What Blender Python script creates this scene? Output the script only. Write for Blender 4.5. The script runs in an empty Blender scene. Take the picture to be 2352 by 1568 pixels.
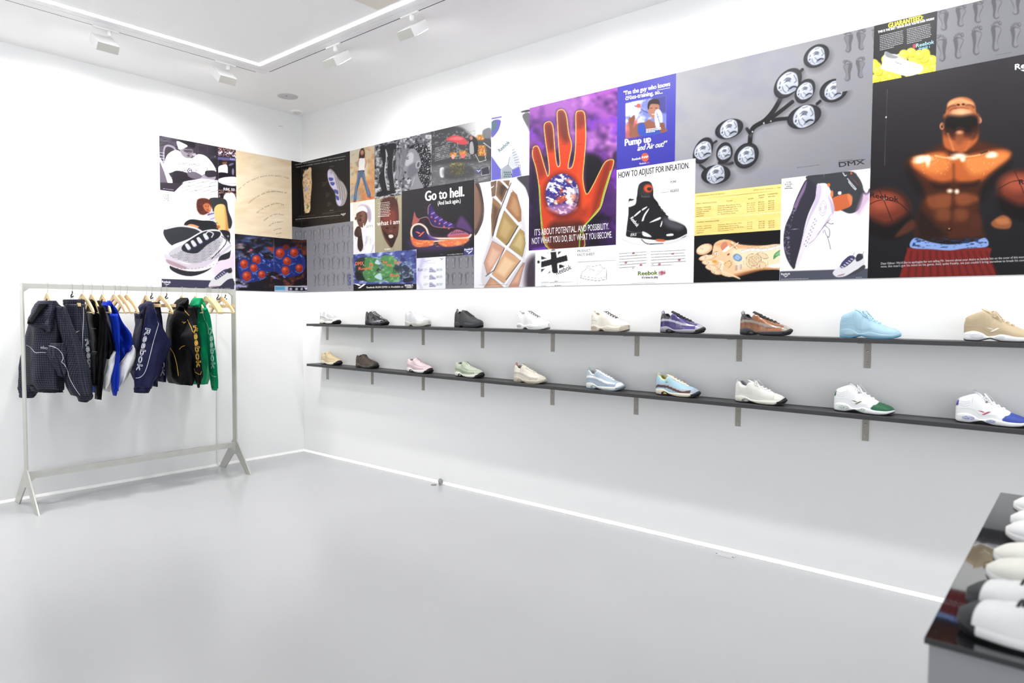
import bpy, bmesh, math, random
import numpy as np
from mathutils import Vector, Matrix
from mathutils.bvhtree import BVHTree
random.seed(4)
SC = bpy.context.scene
COL = SC.collection
# ------------------------------------------------------------ camera
CAM = np.array([6.1799, -4.0001, 1.45]); FPX = 1582.295
YAW, PITCH, ROLL = map(math.radians, (130.199034, -2.520239, 0.285692))
_f = np.array([math.cos(PITCH)*math.cos(YAW), math.cos(PITCH)*math.sin(YAW), math.sin(PITCH)])
_r = np.cross(_f, [0, 0, 1]); _r /= np.linalg.norm(_r); _u = np.cross(_r, _f)
RT = math.cos(ROLL)*_r + math.sin(ROLL)*_u; UP = -math.sin(ROLL)*_r + math.cos(ROLL)*_u; FW = _f
cd = bpy.data.cameras.new('camera'); cam = bpy.data.objects.new('camera', cd); COL.objects.link(cam)
cd.sensor_width = 36; cd.lens = FPX/2352*36; cd.clip_start = 0.05; cd.clip_end = 60
cam.matrix_world = Matrix([[RT[i], UP[i], -FW[i], CAM[i]] for i in range(3)]+[[0, 0, 0, 1]])
cd.dof.use_dof = True; cd.dof.focus_distance = 5.2; cd.dof.aperture_fstop = 2.8
SC.camera = cam
# ------------------------------------------------------------ exposure, sky, fill lamps
SC.view_settings.view_transform = 'Standard'; SC.view_settings.look = 'None'
SC.view_settings.exposure = 0.0; SC.view_settings.gamma = 1; SC.view_settings.use_curve_mapping = False
world = bpy.data.worlds.new('world'); SC.world = world; world.use_nodes = True
world.node_tree.nodes['Background'].inputs[0].default_value = (.86, .93, 1, 1)
world.node_tree.nodes['Background'].inputs[1].default_value = .7
def area_light(name, loc, direction, sx, sy, power, color=(1, 1, 1), spread=math.pi):
    d = bpy.data.lights.new(name, 'AREA'); d.shape = 'RECTANGLE'; d.size = sx; d.size_y = sy
    d.energy = power; d.color = color; d.spread = spread
    o = bpy.data.objects.new(name, d); COL.objects.link(o); o.location = loc
    o.rotation_euler = Vector(direction).to_track_quat('-Z', 'Y').to_euler()
    return o
# fill lamps standing in for window light, tilted up to brighten the ceiling
area_light('daylight_fill', (10.9, -4.05, 1.3), (-1, .05, 1.3), 5.4, 1.8, 165, (.95, .98, 1))
area_light('daylight_fill', (5.2, -7.88, 1.3), (-.05, 1, 1.3), 6.4, 1.8, 70, (.95, .98, 1))  # added at the solid back wall, which has no window
SPOT_POWER = 10.8; LED_STRENGTH = 10.0
# ------------------------------------------------------------ helpers
def s2l(c): return c/12.92 if c <= .04045 else ((c+.055)/1.055)**2.4
def C(h, k=1.0):
    if isinstance(h, str): h = tuple(int(h[i:i+2], 16) for i in (0, 2, 4))
    return tuple(min(1, s2l(v/255)*k) for v in h[:3])+(1.0,)
_M = {}
def mat(name, col=(.8, .8, .8, 1), rough=.5, metal=0, spec=.5, emit=None, es=0, noise=None, bump=None, coat=0, sheen=0):
    if name in _M: return _M[name]
    m = bpy.data.materials.new(name); m.use_nodes = True; nt = m.node_tree; b = nt.nodes['Principled BSDF']
    if isinstance(col, str): col = C(col)
    b.inputs['Base Color'].default_value = col; b.inputs['Roughness'].default_value = rough
    b.inputs['Metallic'].default_value = metal; b.inputs['Specular IOR Level'].default_value = spec
    b.inputs['Coat Weight'].default_value = coat; b.inputs['Sheen Weight'].default_value = sheen
    if emit: b.inputs['Emission Color'].default_value = emit; b.inputs['Emission Strength'].default_value = es
    tc = nt.nodes.new('ShaderNodeTexCoord')
    if noise:
        n = nt.nodes.new('ShaderNodeTexNoise'); n.inputs['Scale'].default_value = noise[0]; n.inputs['Detail'].default_value = 5
        nt.links.new(tc.outputs['Object'], n.inputs['Vector'])
        r = nt.nodes.new('ShaderNodeMix'); r.data_type = 'RGBA'
        r.inputs['A'].default_value = tuple(c*(1-noise[1]) for c in col[:3])+(1,)
        r.inputs['B'].default_value = tuple(min(1, c*(1+noise[1])) for c in col[:3])+(1,)
        nt.links.new(n.outputs['Fac'], r.inputs['Factor']); nt.links.new(r.outputs['Result'], b.inputs['Base Color'])
    if bump:
        n2 = nt.nodes.new('ShaderNodeTexNoise'); n2.inputs['Scale'].default_value = bump[0]; n2.inputs['Detail'].default_value = 3
        nt.links.new(tc.outputs['Object'], n2.inputs['Vector'])
        bp = nt.nodes.new('ShaderNodeBump'); bp.inputs['Strength'].default_value = bump[1]; bp.inputs['Distance'].default_value = .01
        nt.links.new(n2.outputs['Fac'], bp.inputs['Height']); nt.links.new(bp.outputs['Normal'], b.inputs['Normal'])
    _M[name] = m; return m
def attr_mat(name, rough=.45, metal=0, spec=.4, bump=None, sheen=0, coat=0):
    if name in _M: return _M[name]
    m = mat(name, (1, 1, 1, 1), rough, metal, spec, bump=bump, sheen=sheen, coat=coat); nt = m.node_tree
    a = nt.nodes.new('ShaderNodeAttribute'); a.attribute_name = 'Col'
    nt.links.new(a.outputs['Color'], nt.nodes['Principled BSDF'].inputs['Base Color']); return m
def link(o, parent=None):
    COL.objects.link(o)
    if parent is not None: o.parent = parent
    return o
def tag(o, label=None, cat=None, group=None, kind=None):
    if label: o['label'] = label
    if cat: o['category'] = cat
    if group: o['group'] = group
    if kind: o['kind'] = kind
    return o
def empty(name, loc, label, cat, group=None, rz=0):
    o = bpy.data.objects.new(name, None); o.empty_display_size = .05; o.location = loc; o.rotation_euler = (0, 0, rz)
    link(o); return tag(o, label, cat, group)
def mesh_obj(name, verts, faces, material, parent=None, smooth=False, cols=None, uvs=None):
    me = bpy.data.meshes.new(name); me.from_pydata([tuple(v) for v in verts], [], [tuple(f) for f in faces])
    if smooth: me.polygons.foreach_set('use_smooth', [True]*len(me.polygons))
    if cols is not None:
        a = me.color_attributes.new('Col', 'FLOAT_COLOR', 'POINT'); c = np.ones((len(verts), 4), np.float32); c[:, :3] = np.asarray(cols)[:, :3]
        a.data.foreach_set('color', c.ravel())
    if uvs is not None:
        uv = me.uv_layers.new(name='UVMap'); li = np.zeros(len(me.loops), np.int32); me.loops.foreach_get('vertex_index', li)
        uv.data.foreach_set('uv', np.asarray(uvs, np.float32)[li].ravel())
    me.materials.append(material); me.update()
    o = bpy.data.objects.new(name, me); link(o, parent); return o
class MB:
    """collects simple solids; build() links them as one mesh"""
    def __init__(s): s.bm = bmesh.new()
    def box(s, x0, x1, y0, y1, z0, z1, M=None):
        v = [s.bm.verts.new((x, y, z)) for x in (x0, x1) for y in (y0, y1) for z in (z0, z1)]
        for f in ((0, 1, 3, 2), (4, 6, 7, 5), (0, 4, 5, 1), (2, 3, 7, 6), (0, 2, 6, 4), (1, 5, 7, 3)): s.bm.faces.new([v[i] for i in f])
        if M is not None: bmesh.ops.transform(s.bm, matrix=M, verts=v)
        return s
    def prism(s, pts, axis, a, b):
        def P(q, t):
            q = list(q); q.insert(axis, t); return q
        A = [s.bm.verts.new(P(q, a)) for q in pts]; B = [s.bm.verts.new(P(q, b)) for q in pts]; n = len(pts)
        s.bm.faces.new(A); s.bm.faces.new(B[::-1])
        for i in range(n): s.bm.faces.new((A[i], B[i], B[(i+1) % n], A[(i+1) % n]))
        return s
    def tube(s, pts, r, n=8, closed=False, r2=None):
        pts = [Vector(p) for p in pts]; rings = []; m = len(pts); up = Vector((0, 0, 1))
        for i, p in enumerate(pts):
            if closed: t = pts[(i+1) % m]-pts[i-1]
            else: t = pts[min(i+1, m-1)]-pts[max(i-1, 0)]
            t.normalize(); a = up if abs(t.z) < .95 else Vector((1, 0, 0))
            u = t.cross(a).normalized(); w = u.cross(t).normalized(); rr = r[i] if isinstance(r, (list, tuple)) else r
            rings.append([s.bm.verts.new(p+u*math.cos(k*2*math.pi/n)*rr+w*math.sin(k*2*math.pi/n)*(r2 or rr)) for k in range(n)])
        for i in range(m if closed else m-1):
            A, B = rings[i], rings[(i+1) % m]
            for k in range(n): s.bm.faces.new((A[k], A[(k+1) % n], B[(k+1) % n], B[k]))
        if not closed: s.bm.faces.new(rings[0][::-1]); s.bm.faces.new(rings[-1])
        return s
    def lathe(s, prof, cx, cy, z0, n=24, M=None):
        rings = [[s.bm.verts.new((cx+r*math.cos(k*2*math.pi/n), cy+r*math.sin(k*2*math.pi/n), z0+z)) for k in range(n)] for r, z in prof]
        for A, B in zip(rings, rings[1:]):
            for k in range(n): s.bm.faces.new((A[k], A[(k+1) % n], B[(k+1) % n], B[k]))
        s.bm.faces.new(rings[0][::-1]); s.bm.faces.new(rings[-1])
        if M is not None: bmesh.ops.transform(s.bm, matrix=M, verts=[v for R in rings for v in R])
        return s
    def build(s, name, material, parent=None, smooth=False, bevel=0):
        bmesh.ops.recalc_face_normals(s.bm, faces=s.bm.faces)
        if bevel: bmesh.ops.bevel(s.bm, geom=s.bm.edges[:]+s.bm.verts[:], offset=bevel, segments=2, affect='EDGES', profile=.6)
        me = bpy.data.meshes.new(name); s.bm.to_mesh(me); s.bm.free()
        if smooth: me.polygons.foreach_set('use_smooth', [True]*len(me.polygons))
        me.materials.append(material); o = bpy.data.objects.new(name, me); link(o, parent); return o
def px(P):
    P = np.asarray(P, float); d = P-CAM; w = d@FW
    return np.stack([1176+FPX*(d@RT)/w, 784-FPX*(d@UP)/w], -1)
def unpx(x, y, axis, val):
    x = np.asarray(x, float); y = np.asarray(y, float)
    d = FW+RT*((x-1176)/FPX)[..., None]+UP*((784-y)/FPX)[..., None]
    t = (val-CAM[axis])/d[..., axis]; return CAM+t[..., None]*d
# ------------------------------------------------------------ room shell
H = 3.402; RX = 11.0; RY = -8.0
m_wall = mat('white_wall_paint', C('f1f1f1'), .85, spec=.2, bump=(220, .03))
m_ceil = mat('ceiling_paint', C('fafafa'), .9, spec=.15)
m_floor = mat('grey_epoxy_floor', C((181, 182, 184)), .22, spec=.45, noise=(1.3, .035), bump=(9, .02))
m_trim = mat('white_skirting', C('fbfbfb'), .35, spec=.5)
def struct(o): o['kind'] = 'structure'; return o
struct(MB().box(-.15, RX+.15, RY-.15, .15, -.12, 0).build('floor', m_floor))
struct(MB().box(-.15, RX+.15, 0, .15, 0, H+.2).build('wall_right', m_wall))
struct(MB().box(-.15, 0, RY, 0, 0, H+.2).build('wall_left', m_wall))
struct(MB().box(-.15, RX+.15, RY-.15, RY, 0, H+.2).build('wall_back', m_wall))
struct(MB().box(RX, RX+.15, RY, -6.9, 0, H+.2).box(RX, RX+.15, -1.2, 0, 0, H+.2).box(RX, RX+.15, -6.9, -1.2, 2.9, H+.2)
       .box(RX, RX+.15, -6.9, -1.2, 0, .3).build('wall_front', m_wall))
wf = struct(MB().box(RX+.02, RX+.1, -6.9, -6.83, .3, 2.9).box(RX+.02, RX+.1, -1.27, -1.2, .3, 2.9).box(RX+.02, RX+.1, -6.83, -1.27, .3, .37)
       .box(RX+.02, RX+.1, -6.83, -1.27, 2.83, 2.9).box(RX+.02, RX+.1, -4.1, -4.03, .37, 2.83).build('window_1', mat('window_frame', C('d8d8d8'), .4)))
def ring(mb, la, ra, lb, rb, z0, z1):
    """rectangular ring between inset (la from left wall, ra from the others) and inset (lb, rb)"""
    X0, X1, Y0, Y1 = la, RX-ra, RY+ra, -ra; x0, x1, y0, y1 = lb, RX-rb, RY+rb, -rb
    mb.box(X0, X1, y1, Y1, z0, z1).box(X0, X1, Y0, y0, z0, z1).box(X0, x0, y0, y1, z0, z1).box(x1, X1, y0, y1, z0, z1); return mb
cb = MB(); ring(cb, -.15, -.15, .860, .910, H, H+.05)
cb.box(1.055, RX-1.075, RY+1.075, -1.062, H, H+.05); cb.box(-.15, RX+.15, RY-.15, .15, H+.05, H+.12)
struct(cb.build('ceiling', m_ceil))
# skirting: low white chamfered bead where the walls meet the floor
struct(MB().prism([(0, 0), (-.016, 0), (-.016, .004), (0, .022)], 0, 0, RX).build('baseboard_right', m_trim))
struct(MB().prism([(0, 0), (.016, 0), (.016, .004), (0, .022)], 1, RY, 0).build('baseboard_left', m_trim))
# ------------------------------------------------------------ recessed light line round the ceiling
led = empty('led_light_line', (1.03, -1.04, H-.004), 'continuous glowing LED line recessed round the ceiling panel', 'light')
def lp(name, la, ra, lb, rb, z0, z1, m):
    mb = MB(); ring(mb, la, ra, lb, rb, z0-led.location.z, z1-led.location.z)
    bmesh.ops.translate(mb.bm, verts=mb.bm.verts, vec=(-led.location.x, -led.location.y, 0)); return mb.build(name, m, led)
m_alu = mat('white_profile', C('ededee'), .35, spec=.4)
lp('outer_flange', .860, .910, .935, .957, H-.003, H+.02, m_alu)
lp('inner_flange', .937, .959, 1.021, 1.031, H-.001, H+.02, m_alu)
lp('diffuser', 1.021, 1.031, 1.039, 1.047, H-.006, H+.02, mat('led_diffuser', (1, 1, 1, 1), .5, emit=(.97, .98, 1, 1), es=LED_STRENGTH))
lp('inner_return', 1.039, 1.047, 1.055, 1.062, H+.006, H+.02, mat('shadow_line_tint', C('dcdcea'), .5))  # lavender tint paints in the shadow line beside the diffuser
m_slot = mat('track_slot', C('4a484c'), .6)
tr = MB().box(.848, .860, -7.2, -.975, H-.0015, H+.012).build('lighting_track', m_slot); tag(tr, 'dark recessed lighting track slot along the ceiling by the clothes rack wall', 'lighting track')
tr = MB().box(.944, 9.8, -.910, -.900, H-.0015, H+.012).build('lighting_track', m_slot); tag(tr, 'dark recessed lighting track slot along the ceiling by the shoe shelf wall', 'lighting track')
m_lamp = mat('lamp_white', C('f4f4f2'), .4, spec=.4); m_lampback = mat('lamp_end_plate', C('d2d1c8'), .5)
def spotlight(x, y, side, label):
    """wall washer box hung under the track, tilted down towards the wall it faces. local +Y = towards wall"""
    t = empty('wall_washer_spotlight', (x, y, H), label, 'spotlight', 'wall washer spotlights', rz=0 if side == 'R' else math.pi/2)
    MB().box(-.085, .085, -.013, .013, -.012, 0).build('track_adapter', m_lamp, t, bevel=.003)
    MB().lathe([(.016, 0), (.016, -.030), (.013, -.037)], 0.02, 0, -.012, 16).build('stem', m_lamp, t, True)
    M = Matrix.Translation((0, .026, -.098)) @ Matrix.Rotation(math.radians(36), 4, 'X')
    h = MB().box(-.070, .070, -.080, .080, -.030, .030, M).build('lamp_housing', m_lamp, t, bevel=.003)
    MB().box(-.068, .068, -.0825, -.0805, -.028, .028, M).build('end_plate', m_lampback, h)
    MB().box(-.060, .060, -.03, .074, -.0325, -.0305, M).build('lens', mat('lamp_lens', (1, 1, 1, 1), .4, emit=(1, 1, .98, 1), es=30), h)
    M2 = t.matrix_basis @ M; p = M2 @ Vector((0, .035, -.042)); d = t.matrix_basis.to_3x3() @ Vector((0, .30, -.95))
    area_light('spot_beam', p, d, .13, .08, SPOT_POWER*(1 if side == 'R' else 1.9), (1, .99, .97), math.radians(151))
RS = [(1.83, 'white box spotlight aimed at the shoe wall, nearest the ceiling corner'), (2.67, 'white box spotlight aimed at the shoe wall, farther right of the two in the picture')]
for x, lb in RS: spotlight(x, -.905, 'R', lb)
for x, k in ((3.68, 'third'), (4.5, 'fourth'), (5.3, 'fifth'), (6.1, 'sixth'), (6.9, 'seventh'), (7.8, 'eighth')): spotlight(x, -.905, 'R', f'white box spotlight on the shoe wall track, {k} from the corner, above the frame')
spotlight(.853, -2.10, 'L', 'white box spotlight above the clothes rack, farther from the corner')
spotlight(.853, -1.235, 'L', 'white box spotlight above the clothes rack, nearer the corner')
for y, k in ((-3.0, 'third'), (-3.9, 'fourth'), (-4.8, 'fifth')): spotlight(.853, y, 'L', f'white box spotlight on the rack wall track, {k} from the corner, left of the frame')
# small ceiling and wall fittings
sp = empty('ceiling_speaker', (.48, -.449, H), 'round grey flush disc in the ceiling near the corner', 'ceiling fitting')
MB().lathe([(.092, 0), (.09, -.004), (.0, -.005)][:2], 0, 0, 0, 40).build('grille', mat('grey_disc', C('c4c4c6'), .6), sp)
MB().lathe([(.008, -.004), (.006, -.007)], .01, -.02, 0, 12).build('indicator', mat('dark_dot', C('6a6a6a'), .5), sp)
sm = empty('smoke_detector', (.115, -.125, H), 'pale round detector on the ceiling right in the corner', 'smoke detector')
MB().lathe([(.070, 0), (.069, -.006), (.06, -.010)], 0, 0, 0, 32).build('base', m_ceil, sm, True)
MB().lathe([(.04, -.01), (.034, -.018), (.02, -.020)], 0, 0, 0, 32).build('dome', mat('detector_dome', C('ded8d2'), .5), sm, True)
q = unpx(340, 33, 2, H); o = MB().lathe([(.06, 0), (.058, -.003)], q[0], q[1], H, 32).build('sprinkler_cover', m_ceil); tag(o, 'faint round cover plate on the inner ceiling panel', 'ceiling fitting')
q = unpx(878, 2, 2, H); o = MB().box(q[0]-.12, q[0]+.10, q[1]-.35, q[1]+.06, H-.006, H).build('access_hatch', mat('hatch', C('e8e2da'), .7), bevel=.002); tag(o, 'pale beige hatch panel in the ceiling at the top edge', 'ceiling fitting')
q = unpx(644, 291, 0, 0); o = MB().tube([(0.0, q[1]-.02, q[2]), (.012, q[1]-.01, q[2]+.003), (.012, q[1]+.02, q[2]+.002)], .003).build('wall_clip', mat('clip', C('c9c9c4'), .5)); tag(o, 'tiny grey clip high on the wall above the corner poster', 'clip')
ds = empty('door_stop', (2.067, -.045, 0), 'small grey round door stop on the floor against the shoe wall', 'door stop')
m_steel = mat('brushed_steel', C('b4b4b2'), .35, metal=.8)
MB().lathe([(.022, -.006), (.026, 0), (.022, .006)], 0, 0, 0, 20, Matrix.Translation((0, 0, .032)) @ Matrix.Rotation(math.radians(70), 4, 'Y')).build('pad', mat('stop_grey', C('8f8f8f'), .5), ds, True)
MB().box(-.012, .012, -.01, .01, 0, .02).build('foot', m_steel, ds)
MB().lathe([(.024, 0), (.024, .003), (.0235, .004)], -.05, -.03, 0, 20).build('base_plate', mat('plate_dark', C('7c7c7e'), .5), ds)
pl = empty('floor_plate', (4.54, -.085, 0), 'thin grey metal plate screwed to the floor by the wall', 'floor plate')
MB().box(-.06, .06, -.025, .025, 0, .002).build('plate', mat('plate_grey', C('bdbdbf'), .45), pl, bevel=.0008)
for sx in (-.05, .05): MB().lathe([(.006, .002), (.005, .0035)], sx, 0, 0, 10).build('screw', mat('screw_dark', C('6c6c6c'), .4, metal=.5), pl)
q0 = unpx(497, 700, 0, .01); q1 = unpx(498, 1062, 0, .01); q2 = unpx(503, 1072, 2, .004)
o = MB().tube([tuple(q0), (.008, q1[1], q1[2]+.02), (.012, q1[1], .03), tuple(q2)], .0022, 6).build('cable', mat('cable', C('cfcfd0'), .5)); tag(o, 'thin pale cable running down the wall behind the rack', 'cable')
# ------------------------------------------------------------ shelves
m_shelf = mat('black_stained_board', C('3a3a3b'), .5, spec=.4, noise=(30, .12))
BX = [.422, 1.12, 1.809, 2.497, 3.188, 3.88, 4.572, 5.268]
def shelf(zt, lab):
    o = MB().box(.338, 7.7, -.182, 0, zt-.022, zt).build('wall_shelf', m_shelf, bevel=.001); tag(o, lab, 'shelf', 'long black wall shelves')
shelf(1.319, 'long black board shelf, upper of the two, carrying sneakers')
shelf(.930, 'long black board shelf, lower of the two, carrying sneakers')
m_brk = mat('bracket_steel', C('a39e94'), .45, metal=.35, spec=.5, noise=(14, .08))
ords = ['nearest the corner', 'second from the corner', 'third from the corner', 'fourth from the corner', 'fifth from the corner', 'sixth from the corner', 'seventh from the corner', 'eighth from the corner']
for zt, zb, nm in ((1.297, 1.158, 'upper'), (.908, .770, 'lower')):
    for i, x in enumerate(BX):
        b = empty('shelf_bracket', (x, 0, zt), f'grey steel L bracket under the {nm} shelf, {ords[i]}', 'bracket', 'steel shelf brackets')
        w = .016
        MB().prism([(0, 0), (0, zb-zt), (-.005, zb-zt), (-.005, -.012), (-.012, -.005), (-.150, -.005), (-.150, 0)], 0, -w, w).build('angle', m_brk, b)
        for k in (.05, .112):
            MB().lathe([(.0062, 0), (.0045, .0022)], 0, 0, 0, 12, Matrix.Translation((0, -.005, -k)) @ Matrix.Rotation(math.radians(90), 4, 'X')).build('screw', m_steel, b, True)
# ------------------------------------------------------------ print artwork engine (colour attribute on the poster mesh)
PR = np.random.RandomState(11)
def vnoise(x, y, seed=0, oct=3):
    out = 0; amp = 1; tot = 0
    for o in range(oct):
        rs = np.random.RandomState(seed*17+o); g = rs.rand(64, 64)
        xi = np.floor(x).astype(int); yi = np.floor(y).astype(int); fx = x-xi; fy = y-yi
        fx = fx*fx*(3-2*fx); fy = fy*fy*(3-2*fy)
        a = g[yi % 64, xi % 64]; b = g[yi % 64, (xi+1) % 64]; c = g[(yi+1) % 64, xi % 64]; d = g[(yi+1) % 64, (xi+1) % 64]
        out = out+amp*((a*(1-fx)+b*fx)*(1-fy)+(c*(1-fx)+d*fx)*fy); tot += amp; amp *= .55; x, y = (x*.8-y*.6)*2.03+5, (x*.6+y*.8)*2.03+9
    return out/tot
def smoothpts(pts, k=6, closed=True):
    p = np.array(pts, float); n = len(p); out = []
    rng = range(n) if closed else range(n-1)
    for i in rng:
        if closed: a, b, c, d = p[i-1], p[i], p[(i+1) % n], p[(i+2) % n]
        else: a, b, c, d = p[max(i-1, 0)], p[i], p[i+1], p[min(i+2, n-1)]
        for t in np.linspace(0, 1, k, endpoint=False):
            out.append(.5*((2*b)+(c-a)*t+(2*a-5*b+4*c-d)*t*t+(3*b-a-3*c+d)*t**3))
    if not closed: out.append(p[-1])
    return np.array(out)
def hexc(h): return np.array([int(h[i:i+2], 16) for i in (0, 2, 4)], float)
GLY = {}
def glyphs(s, bold=0, shear=0, outline=False):
    """text as triangles (or outline edges) in unit cap height coordinates"""
    bold = bold if outline else 0; k = (s, bold, shear, outline)
    if k in GLY: return GLY[k]
    cu = bpy.data.curves.new('t', 'FONT'); cu.body = s; cu.size = 1; cu.offset = bold; cu.shear = shear; cu.resolution_u = 3
    cu.fill_mode = 'NONE' if outline else 'FRONT'
    ob = bpy.data.objects.new('t', cu); me = ob.to_mesh()
    v = np.array([w.co[:2] for w in me.vertices]) if len(me.vertices) else np.zeros((0, 2))
    f = [tuple(e.vertices) for e in me.edges] if outline else [tuple(p.vertices) for p in me.polygons]
    ob.to_mesh_clear(); bpy.data.objects.remove(ob); bpy.data.curves.remove(cu)
    if len(v): v = (v-[v[:, 0].min(), 0])/[1, .70]
    GLY[k] = (v, f, float(v[:, 0].max()) if len(v) else 0); return GLY[k]
K_ALB = .86
class Poster:
    def __init__(s, name, label, cat, pieces, crop=(0, 0, 1), res=1.5, lift=0.0, group=None):
        s.name, s.label, s.cat, s.group = name, label, cat, group; s.ox, s.oy, s.k = crop; s.grids = []; s.lift = lift
        s.V = []; s.F = []; s.Cc = []; s.nv = 0; X = []; Y = []
        for (pl, u0, u1, z0, z1) in pieces:
            P4 = px([s.w3(pl, u, z, 0) for u, z in ((u0, z0), (u1, z0), (u1, z1), (u0, z1))])
            w = (np.linalg.norm(P4[1]-P4[0])+np.linalg.norm(P4[2]-P4[3]))/2; h = (np.linalg.norm(P4[3]-P4[0])+np.linalg.norm(P4[2]-P4[1]))/2
            nu = max(3, int(w/res)); nz = max(3, int(h/res))
            if s.grids: nz = s.grids[0][6]
            U, Z = np.meshgrid(np.linspace(u0, u1, nu+1), np.linspace(z0, z1, nz+1))
            p3 = np.zeros(U.shape+(3,)); p3[..., 2] = Z
            if pl == 'R': p3[..., 0] = U
            else: p3[..., 1] = U
            q = px(p3); s.grids.append((pl, u0, u1, z0, z1, nu, nz, p3)); X.append(q[..., 0].ravel()); Y.append(q[..., 1].ravel())
        s.X = (np.concatenate(X)-s.ox)*s.k; s.Y = (np.concatenate(Y)-s.oy)*s.k; s.I = np.full((len(s.X), 3), 255.0)
        s.plane = pieces[0][0]
    def w3(s, pl, u, z, d): return (u, -d, z) if pl == 'R' else (d, u, z)
    def tc(s, c): return hexc(c) if isinstance(c, str) else np.array(c, float)
    def f(s, c): s.I[:] = s.tc(c); return s
    def g(s, x0, y0, c0, x1, y1, c1, pts=None):
        t = np.clip(((s.X-x0)*(x1-x0)+(s.Y-y0)*(y1-y0))/((x1-x0)**2+(y1-y0)**2), 0, 1)[:, None]
        col = s.tc(c0)*(1-t)+s.tc(c1)*t
        if pts is None: s.I[:] = col
        else:
            i, a = s.mask(pts, 1); s.I[i] = s.I[i]*(1-a)+col[i]*a
        return s
    def mask(s, pts, soft):
        p = np.array(pts, float); m = soft+.5
        i = np.where((s.X > p[:, 0].min()-m) & (s.X < p[:, 0].max()+m) & (s.Y > p[:, 1].min()-m) & (s.Y < p[:, 1].max()+m))[0]
        if len(i) == 0: return i, np.zeros((0, 1))
        x, y = s.X[i], s.Y[i]; ins = np.zeros(len(i), bool); d2 = np.full(len(i), 1e18)
        for a, b in zip(p, np.roll(p, -1, 0)):
            e = b-a; L = e@e+1e-12; t = np.clip(((x-a[0])*e[0]+(y-a[1])*e[1])/L, 0, 1)
            d2 = np.minimum(d2, (x-a[0]-t*e[0])**2+(y-a[1]-t*e[1])**2)
            if a[1] != b[1]: ins ^= ((a[1] > y) != (b[1] > y)) & (x < (b[0]-a[0])*(y-a[1])/(b[1]-a[1])+a[0])
        sd = np.where(ins, 1, -1)*np.sqrt(d2); return i, np.clip(.5+sd/(2*soft), 0, 1)[:, None]
    def p(s, pts, c, soft=1.6, a=1):
        i, m = s.mask(pts, soft); m = m*a; s.I[i] = s.I[i]*(1-m)+s.tc(c)*m; return s
    def b(s, pts, c, soft=1.6, a=1): return s.p(smoothpts(pts), c, soft, a)
    def e(s, cx, cy, rx, ry, c, ang=0, soft=1.6, a=1):
        R = max(rx, ry)+soft*2; i = np.where((abs(s.X-cx) < R) & (abs(s.Y-cy) < R))[0]
        if len(i) == 0: return s
        t = math.radians(ang); dx, dy = s.X[i]-cx, s.Y[i]-cy; u = dx*math.cos(t)+dy*math.sin(t); v = -dx*math.sin(t)+dy*math.cos(t)
        r = np.sqrt((u/rx)**2+(v/ry)**2)+1e-9; sd = (1-r)*min(rx, ry); m = (np.clip(.5+sd/(2*soft), 0, 1)*a)[:, None]
        s.I[i] = s.I[i]*(1-m)+s.tc(c)*m; return s
    def l(s, pts, w, c, soft=1.2, a=1, smooth=False, k=6):
        p = smoothpts(pts, k, False) if smooth else np.array(pts, float); m_ = w+soft*2
        i = np.where((s.X > p[:, 0].min()-m_) & (s.X < p[:, 0].max()+m_) & (s.Y > p[:, 1].min()-m_) & (s.Y < p[:, 1].max()+m_))[0]
        if len(i) == 0: return s
        x, y = s.X[i], s.Y[i]; d2 = np.full(len(i), 1e18)
        for A, B in zip(p, p[1:]):
            e = B-A; t = np.clip(((x-A[0])*e[0]+(y-A[1])*e[1])/(e@e+1e-12), 0, 1); d2 = np.minimum(d2, (x-A[0]-t*e[0])**2+(y-A[1]-t*e[1])**2)
        m = (np.clip(.5+(w/2-np.sqrt(d2))/(2*soft), 0, 1)*a)[:, None]; s.I[i] = s.I[i]*(1-m)+s.tc(c)*m; return s
    def n(s, c, sx, sy, lo, hi, pts=None, seed=0, a=1, soft=3, ang=0, oct=3):
        if pts is None: i = np.arange(len(s.X)); m = np.ones((len(i), 1))
        else: i, m = s.mask(pts, soft)
        t = math.radians(ang); x = s.X[i]*math.cos(t)+s.Y[i]*math.sin(t); y = -s.X[i]*math.sin(t)+s.Y[i]*math.cos(t)
        v = vnoise(x/sx+50, y/sy+50, seed, oct); m = m*(np.clip((v-lo)/(hi-lo), 0, 1)*a)[:, None]; s.I[i] = s.I[i]*(1-m)+s.tc(c)*m; return s
    # ---- crisp printed vector overlay
    def w(s, X, Y, d):
        X = np.asarray(X, float)/s.k+s.ox; Y = np.asarray(Y, float)/s.k+s.oy
        if s.plane == 'R': q = unpx(X, Y, 1, 0); q[..., 1] = -d; return q
        q = unpx(X, Y, 0, 0); q[..., 0] = d
        if len(s.grids) > 1:                      # sheet folded into the room corner
            q2 = unpx(X, Y, 1, 0); q2[..., 1] = -d; m = q[..., 1] > -d; q[m] = q2[m]
        return q
    def addv(s, pts, faces, c, d=None):
        s.nc = getattr(s, 'nc', 0)+1; q = s.w(pts[:, 0], pts[:, 1], s.lift+.0032+1.5e-5*min(s.nc, 150)); s.V.append(q); s.F += [tuple(i+s.nv for i in f) for f in faces]
        s.Cc.append(np.tile(s.tc(c), (len(q), 1))); s.nv += len(q)
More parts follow.
